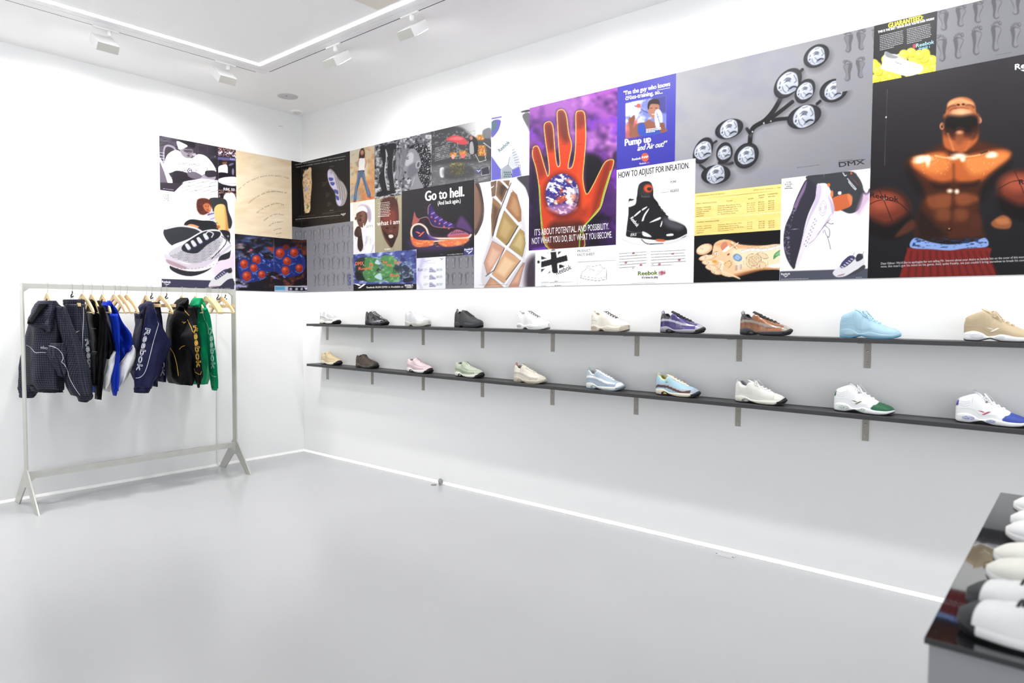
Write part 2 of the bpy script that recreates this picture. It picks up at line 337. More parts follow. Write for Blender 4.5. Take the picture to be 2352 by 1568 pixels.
    def T(s, txt, xl, yl, xr, yr, h, c, bold=0, shear=0, h2=None, fb=False):
        v, f, W = glyphs(txt, bold, shear); h2 = h2 or h
        if W == 0: return s
        if bold > .008 and not fb:
            e = bold*.85*h; [s.T(txt, xl+k*e, yl+j*e*.6, xr+k*e, yr+j*e*.6, h, c, bold, shear, h2, True) for k, j in ((-1, 0), (1, 0), (0, 1), (0, -1))]
        t = v[:, 0]/W; s.addv(np.stack([xl+(xr-xl)*t, yl+(yr-yl)*t-v[:, 1]*(h+(h2-h)*t)], 1), f, c); return s
    def TR(s, txt, cx, cy, w, h, ang, c, bold=0, fb=False):
        if bold > .008 and not fb: [s.TR(txt, cx+k*bold*h, cy+j*bold*h, w, h, ang, c, bold, True) for k, j in ((-1, 0), (1, 0), (0, 1), (0, -1))]
        v, f, W = glyphs(txt, bold, 0); t = math.radians(ang); x = (v[:, 0]/W-.5)*w; y = -(v[:, 1]-.5)*h
        s.addv(np.stack([cx+x*math.cos(t)-y*math.sin(t), cy+x*math.sin(t)+y*math.cos(t)], 1), f, c); return s
    def arc(s, txt, pts, h, c):
        p = smoothpts(pts, 12, False); L = np.r_[0, np.cumsum(np.linalg.norm(np.diff(p, axis=0), axis=1))]; n = len(txt)
        for i, ch in enumerate(txt):
            if ch == ' ': continue
            t = L[-1]*(i+.5)/n; x = np.interp(t, L, p[:, 0]); y = np.interp(t, L, p[:, 1]); x2 = np.interp(t+2, L, p[:, 0]); y2 = np.interp(t+2, L, p[:, 1])
            x1 = np.interp(t-2, L, p[:, 0]); y1 = np.interp(t-2, L, p[:, 1]); s.TR(ch, x, y, L[-1]/n*.74*min(1.15, glyphs(ch)[2]/.62), h, math.degrees(math.atan2(y2-y1, x2-x1)), c)
        return s
    def P(s, pts, c):
        from mathutils.geometry import tessellate_polygon
        p = np.array(pts, float); f = tessellate_polygon([[Vector((x, y, 0)) for x, y in p]]); s.addv(p, f, c); return s
    def fine(s, x0, y0, x1, y1, dy, rows, h, c, seed=1, gap=.75, wl=7):
        """small print too fine to read: rows of short strokes"""
        VV = []; FF = []
        rs = np.random.RandomState(seed)
        for r in range(rows):
            L = math.hypot(x1-x0, y1-y0); t = 0; end = L*(1 if r < rows-1 else .6)*(1-.06*rs.rand())
            while t < end:
                w = wl*(.4+1.1*rs.rand()); w = min(w, end-t); a = t/L; b = (t+w)/L
                X0, Y0, X1, Y1 = x0+(x1-x0)*a, y0+(y1-y0)*a+r*dy, x0+(x1-x0)*b, y0+(y1-y0)*b+r*dy
                n = len(VV); VV += [(X0, Y0), (X1, Y1), (X1, Y1-h), (X0, Y0-h)]; FF.append((n, n+1, n+2, n+3)); t += w+wl*.28
        s.addv(np.array(VV), FF, c)
        return s
    def logo(s, x, y, w, h, c, slope=0):
        """three stroke vector mark; x,y = left end, w wide, h high"""
        m = lambda u, v: (x+u*w, y+v*h+slope*u*w)
        for q in (((0, 0), (.30, .02), (.56, .34), (.44, .42)), ((.30, .95), (.78, .06), (1, 0), (.50, .95)), ((.60, .30), (.70, .26), (.80, .46), (.70, .56)), ((.0, 0), (.18, 0), (.42, .40), (.36, .44))):
            s.P([m(*k) for k in q], c)
        return s
    def done(s):
        V = []; F = []; Cc = []; o = 0; k = 0
        for (pl, u0, u1, z0, z1, nu, nz, p3) in s.grids:
            q = p3.copy(); d = s.lift+.003
            if len(s.grids) > 1:
                if pl == 'L': q[:, -1, 1] = -d
                else: q[:, 0, 0] = d
            q = q.reshape(-1, 3); q[:, 1 if pl == 'R' else 0] = -d if pl == 'R' else d
            V.append(q); n = len(q); Cc.append(s.I[k:k+n]); k += n
            i = np.arange(nu*nz); r = i//nu; c = i % nu; a = r*(nu+1)+c+o; Q = np.stack([a, a+1, a+nu+2, a+nu+1], 1)
            if len(s.grids) > 1 and pl == 'R':
                wl = np.arange(o, o+n); nl_ = s.grids[0][5]+1; wl[0::nu+1] = np.arange(nz+1)*nl_+nl_-1; Q = wl[Q-o]
            F.append(Q); o += n
            # back and edges give the sheet its thickness
            e = np.array([s.w3(pl, u, z, dd) for dd in (d, .0002) for u, z in ((u0, z0), (u1, z0), (u1, z1), (u0, z1))]); V.append(e); Cc.append(np.tile([235., 235, 235], (8, 1)))
            F.append(np.array([(0, 4, 5, 1), (1, 5, 6, 2), (2, 6, 7, 3), (3, 7, 4, 0)])+o); o += 8
        if s.V:
            V += s.V; Cc += s.Cc
        V = np.concatenate(V); Cc = np.concatenate(Cc); quads = np.concatenate(F)
        lum = Cc@np.array([.3, .59, .11]); lin = np.clip(Cc*.88+lum[:, None]*.12, 0, 255)/255; lin = np.where(lin <= .04045, lin/12.92, ((lin+.055)/1.055)**2.4)**1.14*K_ALB
        ex = [tuple(i+o for i in f) for f in s.F]
        me = bpy.data.meshes.new(s.name); nq = len(quads); ls = [len(f) for f in ex]; nl = nq*4+sum(ls)
        me.vertices.add(len(V)); me.vertices.foreach_set('co', V.astype(np.float32).ravel()); me.loops.add(nl); me.polygons.add(nq+len(ex))
        li = np.concatenate([quads.ravel()]+([np.array([i for f in ex for i in f])] if ex else [])).astype(np.int32); me.loops.foreach_set('vertex_index', li)
        st = np.r_[np.arange(nq)*4, nq*4+np.r_[0, np.cumsum(ls)[:-1]]] if ex else np.arange(nq)*4
        me.polygons.foreach_set('loop_start', st.astype(np.int32)); me.update(calc_edges=True); me.validate()
        at = me.color_attributes.new('Col', 'FLOAT_COLOR', 'POINT'); c4 = np.ones((len(V), 4), np.float32); c4[:, :3] = lin; at.data.foreach_set('color', c4.ravel())
        me.materials.append(attr_mat('printed_vinyl', .42, spec=.22)); ob = bpy.data.objects.new(s.name, me); link(ob); tag(ob, s.label, s.cat, s.group); return ob
cA = (350, 300, 4.127); cB = (660, 330, 4.479); cC = (900, 250, 3.647); cD = (1200, 160, 3.0143); cE = (1540, 50, 3.919); cF = (1580, 380, 5.345); cG = (1980, 0, 2.3764)
ZT, ZB = 2.940, 1.632
GRP = 'printed posters of the wall collage'
def foot(P, cx, cy, w, h, lean=0, dk='63636b', lt='a3a3a9', flip=1):
    """one footprint: heel, arch, ball and five toes"""
    x = lambda u, v: (cx+flip*(u*w+lean*v*h), cy+v*h)
    P.b([x(-.30, .42), x(0, .5), x(.28, .40), x(.30, .15), x(.40, -.05), x(.5, -.22), x(.3, -.33), x(-.2, -.30), x(-.45, -.2), x(-.30, 0), x(-.16, .2)], dk, 2.2, .75)
    P.b([x(-.28, .38), x(-.02, .45), x(.12, .36), x(.05, .1), x(.05, -.1), x(.1, -.26), x(-.2, -.27), x(-.40, -.19), x(-.22, 0), x(-.12, .2)], lt, 3, .75)
    for k, (u, v, r) in enumerate(((-.30, -.40, .15), (-.08, -.44, .10), (.11, -.42, .09), (.27, -.38, .08), (.42, -.32, .07))):
        P.e(*x(u, v), r*w*1.1, r*w*1.35, dk, soft=1.3, a=.8); P.e(*x(u-.03, v-.01), r*w*.7, r*w*.85, lt, soft=1.3, a=.6)
# ---- A: man in white sweatshirt signing papers (b/w)
P = Poster('poster', 'black-and-white photo poster of a man in a white sweatshirt signing papers', 'poster', [('L', -1.392, -.873, 2.470, ZT)], cA, 1.15, group=GRP)
P.f('3d3542').g(60, 40, '564d5e', 600, 300, '362f3a').n('2a242e', 40, 14, .4, .7, a=.7)
for x in (150, 235, 330, 430, 520): P.l([(x, 60), (x+3, 330)], 3, '6b6172', a=.5)
P.l([(60, 190), (620, 260)], 4, '6b6172', a=.5); P.b([(110, 150), (180, 140), (230, 200), (235, 420), (120, 430), (100, 280)], '8f8794', 2); P.b([(122, 165), (175, 158), (215, 210), (220, 420), (135, 420), (114, 280)], '3a333f', 2)
for y in (205, 232, 258, 285): P.l([(60, y), (110, y+8)], 5, 'b9b3bf')
P.b([(60, 270), (110, 330), (150, 440), (200, 560), (200, 600), (60, 560)], 'd9d4dc', 2); P.b([(60, 300), (95, 350), (130, 450), (150, 560), (60, 560)], '6a6270', 3)
P.b([(232, 185), (300, 230), (370, 262), (430, 225), (500, 240), (560, 300), (600, 370), (590, 400), (520, 400), (440, 430), (330, 400), (230, 380), (150, 400), (110, 340), (130, 250), (170, 205)], 'f4f2f5', 2)
P.b([(110, 340), (150, 400), (200, 500), (200, 575), (175, 560), (130, 430)], 'f4f2f5', 2); P.n('c9c4cf', 60, 40, .52, .7, [(110, 190), (600, 240), (600, 400), (110, 400)], seed=3, a=.6)
P.b([(200, 390), (330, 400), (420, 460), (300, 500), (205, 560)], '2c2530', 3)
P.b([(262, 168), (330, 175), (382, 185), (374, 240), (345, 264), (300, 250), (268, 215)], '8a818c', 2); P.b([(300, 180), (375, 188), (370, 205), (305, 200)], '4c444e', 4); P.l([(318, 205), (338, 208)], 4, '2c242d'); P.l([(356, 210), (370, 210)], 4, '2c242d'); P.b([(338, 205), (352, 208), (354, 228), (336, 228)], '6d6570', 3)
P.b([(330, 232), (352, 236), (350, 246), (332, 242)], '2c242d', 1.5); P.e(396, 228, 18, 15, 'a79fab', 0, 2)
P.b([(232, 95), (330, 100), (400, 120), (395, 165), (330, 150), (255, 150)], '221c26', 2); P.b([(232, 100), (300, 125), (330, 150), (258, 178), (240, 150)], 'ece9ee', 2)
P.b([(420, 440), (480, 420), (560, 410), (600, 440), (570, 470), (440, 470)], '9d95a2', 2); P.b([(500, 385), (590, 380), (600, 430), (520, 440)], '3c3440', 2); P.l([(520, 360), (500, 430)], 5, '1d1820')
P.b([(330, 400), (400, 390), (470, 430), (420, 460), (350, 440)], '6d6472', 2)
P.p([(200, 590), (300, 480), (470, 455), (620, 470), (620, 640), (430, 620), (190, 590)], 'e4e1e8', 2)
for a in range(16):
    x = 270+(a*67) % 330; y = 490+(a*41) % 120; P.l([(x, y), (x+70, y-18)], 4, '57505e', a=.8); P.p([(x-10, y+14), (x+50, y-4), (x+74, y+8), (x+10, y+26)], 'f6f4f8', 1.5, .8)
P.p([(66, 490), (290, 500), (200, 585), (68, 570)], '3a323f', 3); P.fine(100, 552, 270, 570, 9, 1, 4, 'bdb6c4', wl=14)
P.TR('G-UNIT DENIM CO', 345, 318, 205, 24, 4, '5d5568', .02); P.TR('7  5  0', 350, 346, 96, 13, 5, '5d5568')
for sx in (-1, 1):
    for k in range(3): P.l([(352+sx*12, 378+k*9), (352+sx*60, 364+k*6), (352+sx*(82-k*14), 372+k*12)], 3.5, '6d6578', smooth=True)
P.e(352, 378, 22, 24, '58506a'); P.TR('G', 352, 378, 24, 30, 0, 'f4f2f5', .03); P.done()
# ---- B: three small photos
P = Poster('poster', 'narrow photo strip poster of a man in a white shirt between two crowd scenes', 'poster', [('L', -.873, -.702, 2.475, ZT)], cA, 1.0, lift=.0006, group=GRP)
P.f('2b2436').n('b06a62', 12, 10, .5, .7, [(620, 150), (795, 180), (795, 260), (620, 240)], seed=2).n('e6dfe8', 14, 12, .55, .68, [(620, 150), (795, 180), (795, 260), (620, 240)], seed=5)
P.p([(620, 250), (795, 262), (795, 290), (620, 275)], '5f5f94').TR('RBK', 760, 272, 50, 14, 4, 'c9cbe8')
P.p([(620, 275), (795, 290), (795, 450), (620, 430)], '2a2330'); P.e(683, 300, 22, 28, '8a5a4a'); P.b([(660, 285), (700, 282), (700, 296), (660, 298)], '3a2a2c')
P.b([(625, 345), (665, 325), (705, 328), (712, 400), (690, 415), (630, 410)], 'efeaf0'); P.b([(622, 400), (700, 400), (790, 440), (790, 460), (622, 450)], '1f1924'); P.e(762, 390, 10, 32, '8c8aa0'); P.e(745, 320, 26, 10, '77708a', -20)
P.b([(625, 460), (700, 440), (795, 445), (795, 520), (700, 515), (630, 490)], 'f2f0f4'); P.l([(640, 492), (720, 505), (790, 500)], 4, '8c8698')
P.p([(620, 525), (795, 535), (795, 665), (620, 640)], '241c28').n('b98a78', 12, 10, .5, .68, [(620, 560), (795, 560), (795, 665), (620, 640)], seed=8).b([(690, 600), (760, 590), (790, 640), (780, 660), (680, 655)], 'eee8ec'); P.e(728, 578, 12, 16, '9a6b58')
P.TR('RBK 50', 725, 556, 105, 24, 4, 'eeeaf2', .02); P.done()
# ---- C: big sneaker and woman
P = Poster('poster', 'white poster of a huge grey mesh sneaker worn by a seated woman, navy footer', 'poster', [('L', -1.392, -.722, ZB, 2.476)], cA, 1.15, lift=.0004, group=GRP)
P.f('fbfafc').b([(560, 1240), (700, 1200), (780, 1130), (780, 1330), (600, 1400)], 'e4d2e4', 30, .8)
P.b([(545, 640), (690, 650), (720, 760), (755, 860), (735, 930), (690, 900), (600, 850), (560, 720)], '3b3d42', 2)
P.b([(300, 880), (360, 840), (470, 850), (580, 860), (640, 930), (520, 960), (420, 930), (320, 915)], '2e2f33', 2); P.b([(330, 900), (370, 885), (440, 910), (400, 925)], 'd69a6c', 2)
P.b([(520, 790), (600, 770), (640, 860), (560, 850)], 'c9c8e8', 2); P.l([(520, 800), (590, 780)], 10, '5a5a9c'); P.l([(540, 845), (600, 820)], 4, '3a3a46')
P.b([(585, 740), (620, 700), (680, 705), (700, 780), (715, 900), (725, 985), (650, 975), (610, 900), (590, 820)], 'f1c078', 3); P.b([(680, 710), (700, 780), (725, 985), (695, 980), (690, 850)], 'c98846', 6, .7); P.e(622, 912, 18, 16, 'b0603c', 0, 3, .8)
P.b([(415, 700), (430, 650), (490, 638), (545, 660), (560, 710), (545, 765), (480, 800), (430, 770)], '5d3026', 6); P.n('8a4a38', 9, 9, .5, .7, [(410, 640), (560, 640), (560, 800), (410, 800)], seed=4, a=.5)
P.b([(482, 700), (525, 688), (552, 730), (545, 768), (510, 765), (485, 735)], 'c07048', 3); P.e(505, 715, 7, 3, '3a1c18', 20); P.e(530, 716, 6, 3, '3a1c18', 10); P.e(522, 752, 10, 4, '8f3a30', 10); P.b([(540, 700), (556, 735), (550, 765), (538, 740)], 'e8a878', 3, .6)
P.l([(585, 890), (610, 870), (620, 880)], 5, '46469a'); P.b([(640, 945), (730, 960), (730, 1060), (700, 1080), (650, 1010)], '2f3036', 2); P.l([(660, 985), (720, 1000), (700, 1030)], 6, 'd8d4e4')
P.b([(103, 950), (150, 912), (300, 905), (450, 930), (520, 1000), (470, 1070), (260, 1110), (170, 1080), (115, 1010)], '3c3e44', 2.5); P.l([(120, 930), (260, 903), (400, 922), (470, 960)], 16, 'ddd2de', 3, smooth=True); P.l([(110, 1040), (410, 1062)], 2, 'a5a5aa')
P.b([(270, 1180), (450, 1050), (660, 970), (735, 1060), (735, 1190), (700, 1220), (620, 1240), (520, 1330), (380, 1378), (250, 1360), (160, 1290)], '37373f', 2)
P.b([(103, 1200), (110, 1150), (200, 1080), (330, 1030), (480, 950), (620, 940), (680, 1010), (738, 1080), (735, 1140), (640, 1190), (600, 1270), (480, 1325), (330, 1330), (190, 1290), (115, 1240)], 'ece7ef', 2)
P.b([(108, 1185), (140, 1170), (330, 1265), (560, 1200), (735, 1085), (735, 1110), (600, 1220), (470, 1300), (330, 1310), (160, 1260)], 'c9bed0', 3, .7); P.b([(130, 1220), (220, 1250), (330, 1300), (280, 1310), (150, 1262)], 'a88490', 5, .7)
P.b([(160, 1150), (280, 1080), (450, 1030), (640, 1010), (660, 1060), (560, 1180), (420, 1262), (260, 1235), (170, 1190)], 'c3c0ca', 2)
for r in range(15):
    for c in range(34):
        x = 175+c*14.2+(r % 2)*7; y = 1045+r*14.2
        if (y > 1185-(x-170)*.42) and y < 1262-abs(x-400)*.28 and x < 640: P.e(x, y, 4.2, 3.6, '54525e', 0, 1)
P.b([(275, 1110), (330, 1050), (480, 960), (560, 950), (640, 960), (630, 1010), (520, 1080), (420, 1160), (310, 1150)], '34363e', 2)
for x, y in ((330, 1100), (385, 1070), (440, 1040), (500, 1005)): P.b([(x-22, y-18), (x+2, y-30), (x+34, y+16), (x+8, y+32)], 'd3d2da', 2); P.l([(x+6, y+34), (x+38, y+18)], 5, '5450a8')
P.l([(500, 985), (530, 955), (575, 975), (560, 1010)], 10, 'd8d6e2', 2, smooth=True); P.l([(655, 1000), (735, 1060)], 10, '7d7886'); P.l([(560, 1215), (680, 1090), (700, 1040)], 8, '3c3a44', smooth=True)
for k in range(14): P.e(170+k*34, 1292+18*math.sin(k/4.2)-k*k*.35+k*2, 4, 2.4, '4a4652')
P.p([(80, 1402), (776, 1426), (776, 1520), (80, 1500)], '4a4a66', 1.5); P.b([(530, 1470), (570, 1400), (640, 1350), (690, 1320), (745, 1340), (760, 1400), (730, 1430), (640, 1470), (560, 1485)], 'dfdde2', 2)
P.b([(590, 1390), (650, 1335), (700, 1310), (720, 1330), (650, 1385), (605, 1412)], '4c4a70', 2); [P.l([(603+k*17, 1392-k*14), (618+k*17, 1404-k*14)], 5, 'e9e8f0') for k in range(5)]
P.b([(700, 1320), (745, 1300), (752, 1340), (720, 1350)], '3b3c44', 2); P.l([(735, 1320), (745, 1297)], 4, '6a6a78'); P.b([(700, 1420), (755, 1400), (770, 1425), (770, 1470), (640, 1490)], '44465a', 2); P.b([(540, 1478), (620, 1470), (600, 1480), (560, 1484)], 'a08a98', 2)
P.T('Reebok', 90, 1440, 172, 1444, 20, 'f5f4fa', .05); P.logo(104, 1450, 62, 15, 'f5f4fa'); P.fine(90, 1488, 490, 1494, 9, 1, 5, 'b9b9cc', wl=16); P.fine(700, 1496, 762, 1498, 9, 1, 5, 'b9b9cc')
for k, t in enumerate(('THE', 'SHOES', 'ARE', 'WAITING')): P.T(t, 105-10*(k % 2), 615+k*17, 160+8*(k % 2), 620+k*17, 13, '2c2c34', .04)
P.done()
# ---- D: cream poster with arched lines of text
P = Poster('poster', 'cream paper poster with arching lines of small spaced capitals', 'poster', [('L', -.722, -.118, 2.161, ZT)], cA, 2.0, lift=.0002, group=GRP)
P.f('ecd9bb').n('e2c8a0', 160, 60, .45, .75, a=.6, seed=3).n('f5e6ca', 200, 40, .5, .8, a=.6, seed=9); P.l([(795, 735), (1318, 760)], 2, 'd8c09a', 1.5, .5)
for t, p_, h in (('SOME SAY NEW WORLDS BEGIN WITH GASES, HIGH', [(806, 570), (900, 490), (1050, 432), (1200, 430), (1296, 455)], 13), ('TEMPERATURE AND THE DOMINANCE OF', [(905, 690), (1000, 620), (1130, 575), (1274, 590)], 13), ('MATTER OVER ANTIMATTER.', [(987, 780), (1060, 728), (1170, 690), (1258, 710)], 12),
    ('OTHERS SAY THEY BEGIN', [(1052, 855), (1110, 812), (1180, 790), (1244, 803)], 10), ('DURING A REALLY', [(1102, 905), (1150, 875), (1234, 862)], 10), ('IMPORTANT', [(1145, 950), (1180, 932), (1225, 928)], 9), ('DREAM', [(1170, 980), (1220, 968)], 8), ('STATE', [(1180, 1004), (1218, 1000)], 7)): P.arc(t, p_, h, '4a4346')
P.fine(1180, 284, 1300, 302, 9, 1, 3, 'c09a6a'); P.done()
# ---- E: blue and red air pods, wraps round the corner
P = Poster('corner_poster', 'glossy blue and red shoe air pods poster wrapping round the wall corner, dark background', 'poster', [('L', -.722, 0, ZB, 2.161), ('R', 0, .087, ZB, 2.161)], cA, 1.15, lift=.0008, group=GRP)
P.f('26202a').n('5a6fae', 90, 40, .45, .75, [(770, 980), (1150, 1010), (1150, 1250), (770, 1200)], a=.8, soft=30).n('b0a2a0', 70, 30, .55, .8, [(770, 1000), (1000, 1030), (900, 1250), (770, 1260)], seed=3, a=.8, soft=20)
P.n('b4532c', 60, 40, .5, .75, [(1080, 1060), (1470, 1040), (1470, 1470), (1050, 1470)], seed=4, a=.7, soft=20).n('a7a5c8', 60, 30, .45, .7, [(775, 1390), (900, 1430), (900, 1520), (775, 1510)], seed=5, soft=15)
P.b([(930, 1240), (1010, 1180), (1080, 1215), (1160, 1200), (1200, 1130), (1330, 1110), (1440, 1200), (1450, 1310), (1380, 1370), (1260, 1390), (1170, 1340), (1060, 1340), (1040, 1410), (900, 1440), (830, 1400), (810, 1260)], '2b3a86', 3)
P.n('7d9ce6', 34, 18, .6, .78, [(815, 1180), (1450, 1110), (1450, 1390), (830, 1430)], seed=6, a=.9, ang=30)
for x, y, r in ((867, 1262, 38), (985, 1222, 40), (960, 1300, 36), (893, 1378, 42), (1035, 1362, 34), (1210, 1160, 42), (1342, 1155, 38), (1275, 1238, 38), (1260, 1325, 38), (1392, 1302, 36)):
    P.e(x, y, r*1.45, r*1.5, '2f3f90', 0, 3, .9); P.l([(x-r*1.1, y+r*.8), (x, y+r*1.32), (x+r*1.1, y+r*.7)], 4, '9db4ee', 2, .8, smooth=True); P.e(x, y, r, r*1.08, 'b03a26', 0, 2); P.e(x-r*.25, y-r*.3, r*.55, r*.5, 'e8653c', 0, r*.3, .8); P.e(x-r*.3, y-r*.4, r*.2, r*.16, 'f4a888', 0, 3, .7); P.e(x+r*.3, y+r*.2, r*.12, r*.15, '5a1c18')
P.e(933, 1132, 14, 12, 'c04a78', 0, 3); P.b([(1090, 1100), (1140, 1115), (1140, 1150), (1100, 1125)], 'b5442c', 4); P.e(1265, 1105, 34, 26, '8c2c20', 0, 6, .8); P.l([(1150, 1010), (1150, 1475)], 2.5, '8c86a0', 1, .8); P.l([(1412, 1030), (1412, 1475)], 2, '6a6478', 1, .6)
P.p([(1157, 1470), (1480, 1470), (1480, 1530), (1157, 1530)], 'c4c6d6', 1.5).p([(1160, 1474), (1258, 1476), (1258, 1512), (1160, 1510)], '62b4dc', 1.5).p([(1286, 1480), (1480, 1482), (1480, 1520), (1286, 1516)], '1f1a26', 1.5); P.fine(1165, 1488, 1250, 1490, 9, 3, 3, '2c7098')
for x in (1310, 1365, 1415): P.b([(x-14, 1505), (x-8, 1490), (x+6, 1488), (x+14, 1504), (x, 1512)], 'b8b8c6', 2)
P.p([(1440, 1486), (1480, 1488), (1460, 1512)], 'dcd8f0', 1.5); P.done()
# ---- F: black poster, foot and shoe
P = Poster('corner_poster', 'black poster wrapping round the corner, yellowish foot sole beside a lilac sneaker sole', 'poster', [('L', -.118, 0, 2.286, ZT), ('R', 0, .803, 2.286, ZT)], cB, 1.1, lift=.0004, group=GRP)
P.f('1d1918').g(40, 200, '0f0c0c', 640, 700, '2a2422').l([(147, 190), (147, 860)], 2, '5a5650', 1, .7)
P.b([(162, 440), (160, 380), (175, 300), (205, 270), (232, 250), (248, 262), (250, 330), (255, 400), (250, 480), (240, 600), (238, 680), (215, 712), (188, 705), (178, 660), (172, 560)], 'd9bb92', 2)
P.n('9a6a48', 12, 14, .55, .72, [(160, 260), (255, 260), (240, 710), (175, 710)], seed=2, a=.8).n('f0dcb8', 14, 20, .55, .75, [(160, 260), (255, 260), (240, 710), (175, 710)], seed=7, a=.8)
for x, y, r in ((172, 325, 11), (188, 300, 12), (207, 284, 12), (234, 266, 17)): P.e(x, y, r, r*1.4, 'e2c49c', 10, 2)
P.e(200, 462, 15, 24, 'a8b2c8', 0, 2); P.e(213, 650, 12, 22, '4c8c54', 15, 2, .7); P.l([(190, 700), (184, 722)], 3, 'd9bb92')
P.b([(415, 320), (425, 270), (455, 262), (500, 310), (530, 370), (575, 400), (612, 470), (618, 530), (600, 600), (575, 635), (530, 640), (505, 600), (490, 500), (440, 420)], 'a39a9c', 2.5)
for k in range(7): P.l([(478+k*12, 290+k*14), (520+k*13, 400+k*12), (545+k*9, 620-k*14)], 3, '6f676c' if k % 2 else 'd6cfd2', 1.5, .8, smooth=True)
P.b([(418, 320), (430, 272), (470, 300), (490, 350), (500, 400), (520, 470), (530, 540), (560, 600), (540, 638), (512, 600), (495, 500), (450, 440), (425, 380)], 'cdc6dc', 2)
for q in ([(428, 350), (470, 352), (475, 375), (440, 382)], [(445, 395), (490, 400), (478, 430), (455, 425)], [(482, 470), (520, 480), (524, 520), (495, 505)], [(500, 530), (530, 545), (535, 580), (512, 575)]): P.b(q, '4c5aa8', 2)
for k in range(9): P.l([(430+k*3, 285+k*4), (462, 292+k*3)], 1.5, '7a6c92', .8, .7)
for q in ((365, 395, 415, 388), (398, 505, 470, 495), (415, 600, 500, 588)): P.l([q[:2], q[2:]], 1.2, '8c8680', .8); P.fine(q[0], q[1]+8, q[0]+40, q[1]+6, 9, 5, 3, '5f5a56', wl=9)
P.T('WHEN WE DEVELOPED THIS TECHNOLOGY,', 76, 222, 606, 132, 9, 'c9c4be', .0); P.T('WE HAD MORE THAN YOUR FEET IN MIND.', 88, 248, 592, 162, 9, 'c9c4be', .0)
P.T('ANOTHER WAY TO HOLD BODY AND SOLE TOGETHER IS ALMOST MAGICAL', 80, 783, 548, 738, 8, 'd5d0ca'); P.T('Reebok', 556, 733, 603, 724, 15, 'e2dede', .04); P.logo(562, 733, 34, 13, 'e2dede', -.15)
P.fine(112, 745, 300, 735, 9, 2, 2.5, '6c6660'); P.fine(365, 718, 596, 686, 9, 2, 2.5, '6c6660'); P.fine(440, 690, 505, 684, 9, 1, 5, '8c8680'); P.fine(440, 240, 510, 224, 9, 1, 4, '8c8680'); P.fine(390, 768, 600, 752, 9, 1, 2.5, '6c6660'); P.fine(85, 797, 260, 788, 9, 1, 2.5, '6c6660'); P.done()
# ---- G: grey footprints, lower left
P = Poster('corner_poster', 'grey poster of footprint rows wrapping round the corner, small blue letters at lower right', 'poster', [('L', -.118, 0, ZB, 2.286), ('R', 0, .849, ZB, 2.286)], cB, 1.1, group=GRP)
P.f('8b8b93').g(200, 850, '84848c', 680, 1500, '9a9aa0')
for r in range(4):
    for c in range(14):
        if r and c < 4 or (r == 3 and c == 13): continue
        x = 92+c*46 if c < 3 else 238+(c-3)*45.5+(c-3)**2*.45; y = (945, 1090, 1235, 1400)[r]-(c-2)*(5.6, 3.6, 2.0, 1.2)[r]*1.0+((c*7+r*5) % 5-2)*4
        foot(P, x, y, 34 if (c+r) % 3 else 27, 122+(c % 3)*10, .03*((c % 3)-1), flip=1 if (c*3+r) % 2 else -1)
for k, ch in enumerate(('RUN', 'DMX')): P.TR(ch, 645, 1370+k*62, 52, 28, 90, '44449c', .04)
P.fine(505, 1496, 630, 1490, 6, 1, 2, '6c6c74'); P.logo(632, 1478, 22, 12, '3a3a40'); P.done()
# ---- H: woman in jeans
P = Poster('poster', 'colour photo poster of a woman in a white top and flared blue jeans', 'poster', [('R', .806, 1.166, 2.458, ZT)], cB, 1.1, lift=.0002, group=GRP)
P.f('cdb9a2').g(650, 100, 'd8d2c0', 900, 300, 'd9a873').n('b8884e', 60, 60, .5, .8, seed=3, a=.7).n('7da08c', 60, 80, .55, .75, [(650, 200), (740, 180), (740, 420), (650, 450)], a=.6)
P.p([(750, 200), (830, 180), (830, 330), (750, 340)], 'd8d4c8', 10, .6).n('cf7d52', 80, 40, .4, .7, [(750, 420), (900, 340), (900, 590), (740, 590)], seed=4, soft=20).n('8ea4b8', 70, 30, .45, .7, [(650, 440), (760, 420), (760, 600), (650, 600)], seed=6, soft=20)
P.b([(738, 170), (745, 90), (765, 50), (785, 48), (800, 90), (796, 150), (785, 175), (745, 178)], '4a2c26', 3)
P.e(772, 92, 17, 26, 'c98d72', 5, 2); P.e(773, 108, 7, 3, 'a8483e'); P.l([(742, 160), (722, 205), (735, 240)], 10, 'c98d72', 2, smooth=True); P.l([(800, 150), (812, 195), (800, 245)], 10, 'c98d72', 2, smooth=True)
P.b([(745, 155), (775, 150), (800, 155), (798, 220), (790, 275), (740, 278), (738, 220)], 'f3f0ee', 2); P.b([(738, 278), (790, 274), (790, 292), (736, 296)], '2f262c', 2)
P.b([(732, 292), (790, 288), (812, 380), (850, 480), (862, 535), (830, 545), (800, 450), (764, 345), (742, 420), (720, 500), (712, 592), (684, 594), (696, 480), (716, 380)], '5c7090', 2); P.l([(735, 300), (715, 420), (700, 560)], 5, '93a4ba', 3, .8, smooth=True); P.l([(785, 310), (820, 430), (840, 520)], 5, '93a4ba', 3, .8, smooth=True)
P.e(694, 592, 16, 6, 'b04438'); P.e(852, 552, 18, 7, 'b04438', 30); P.done()
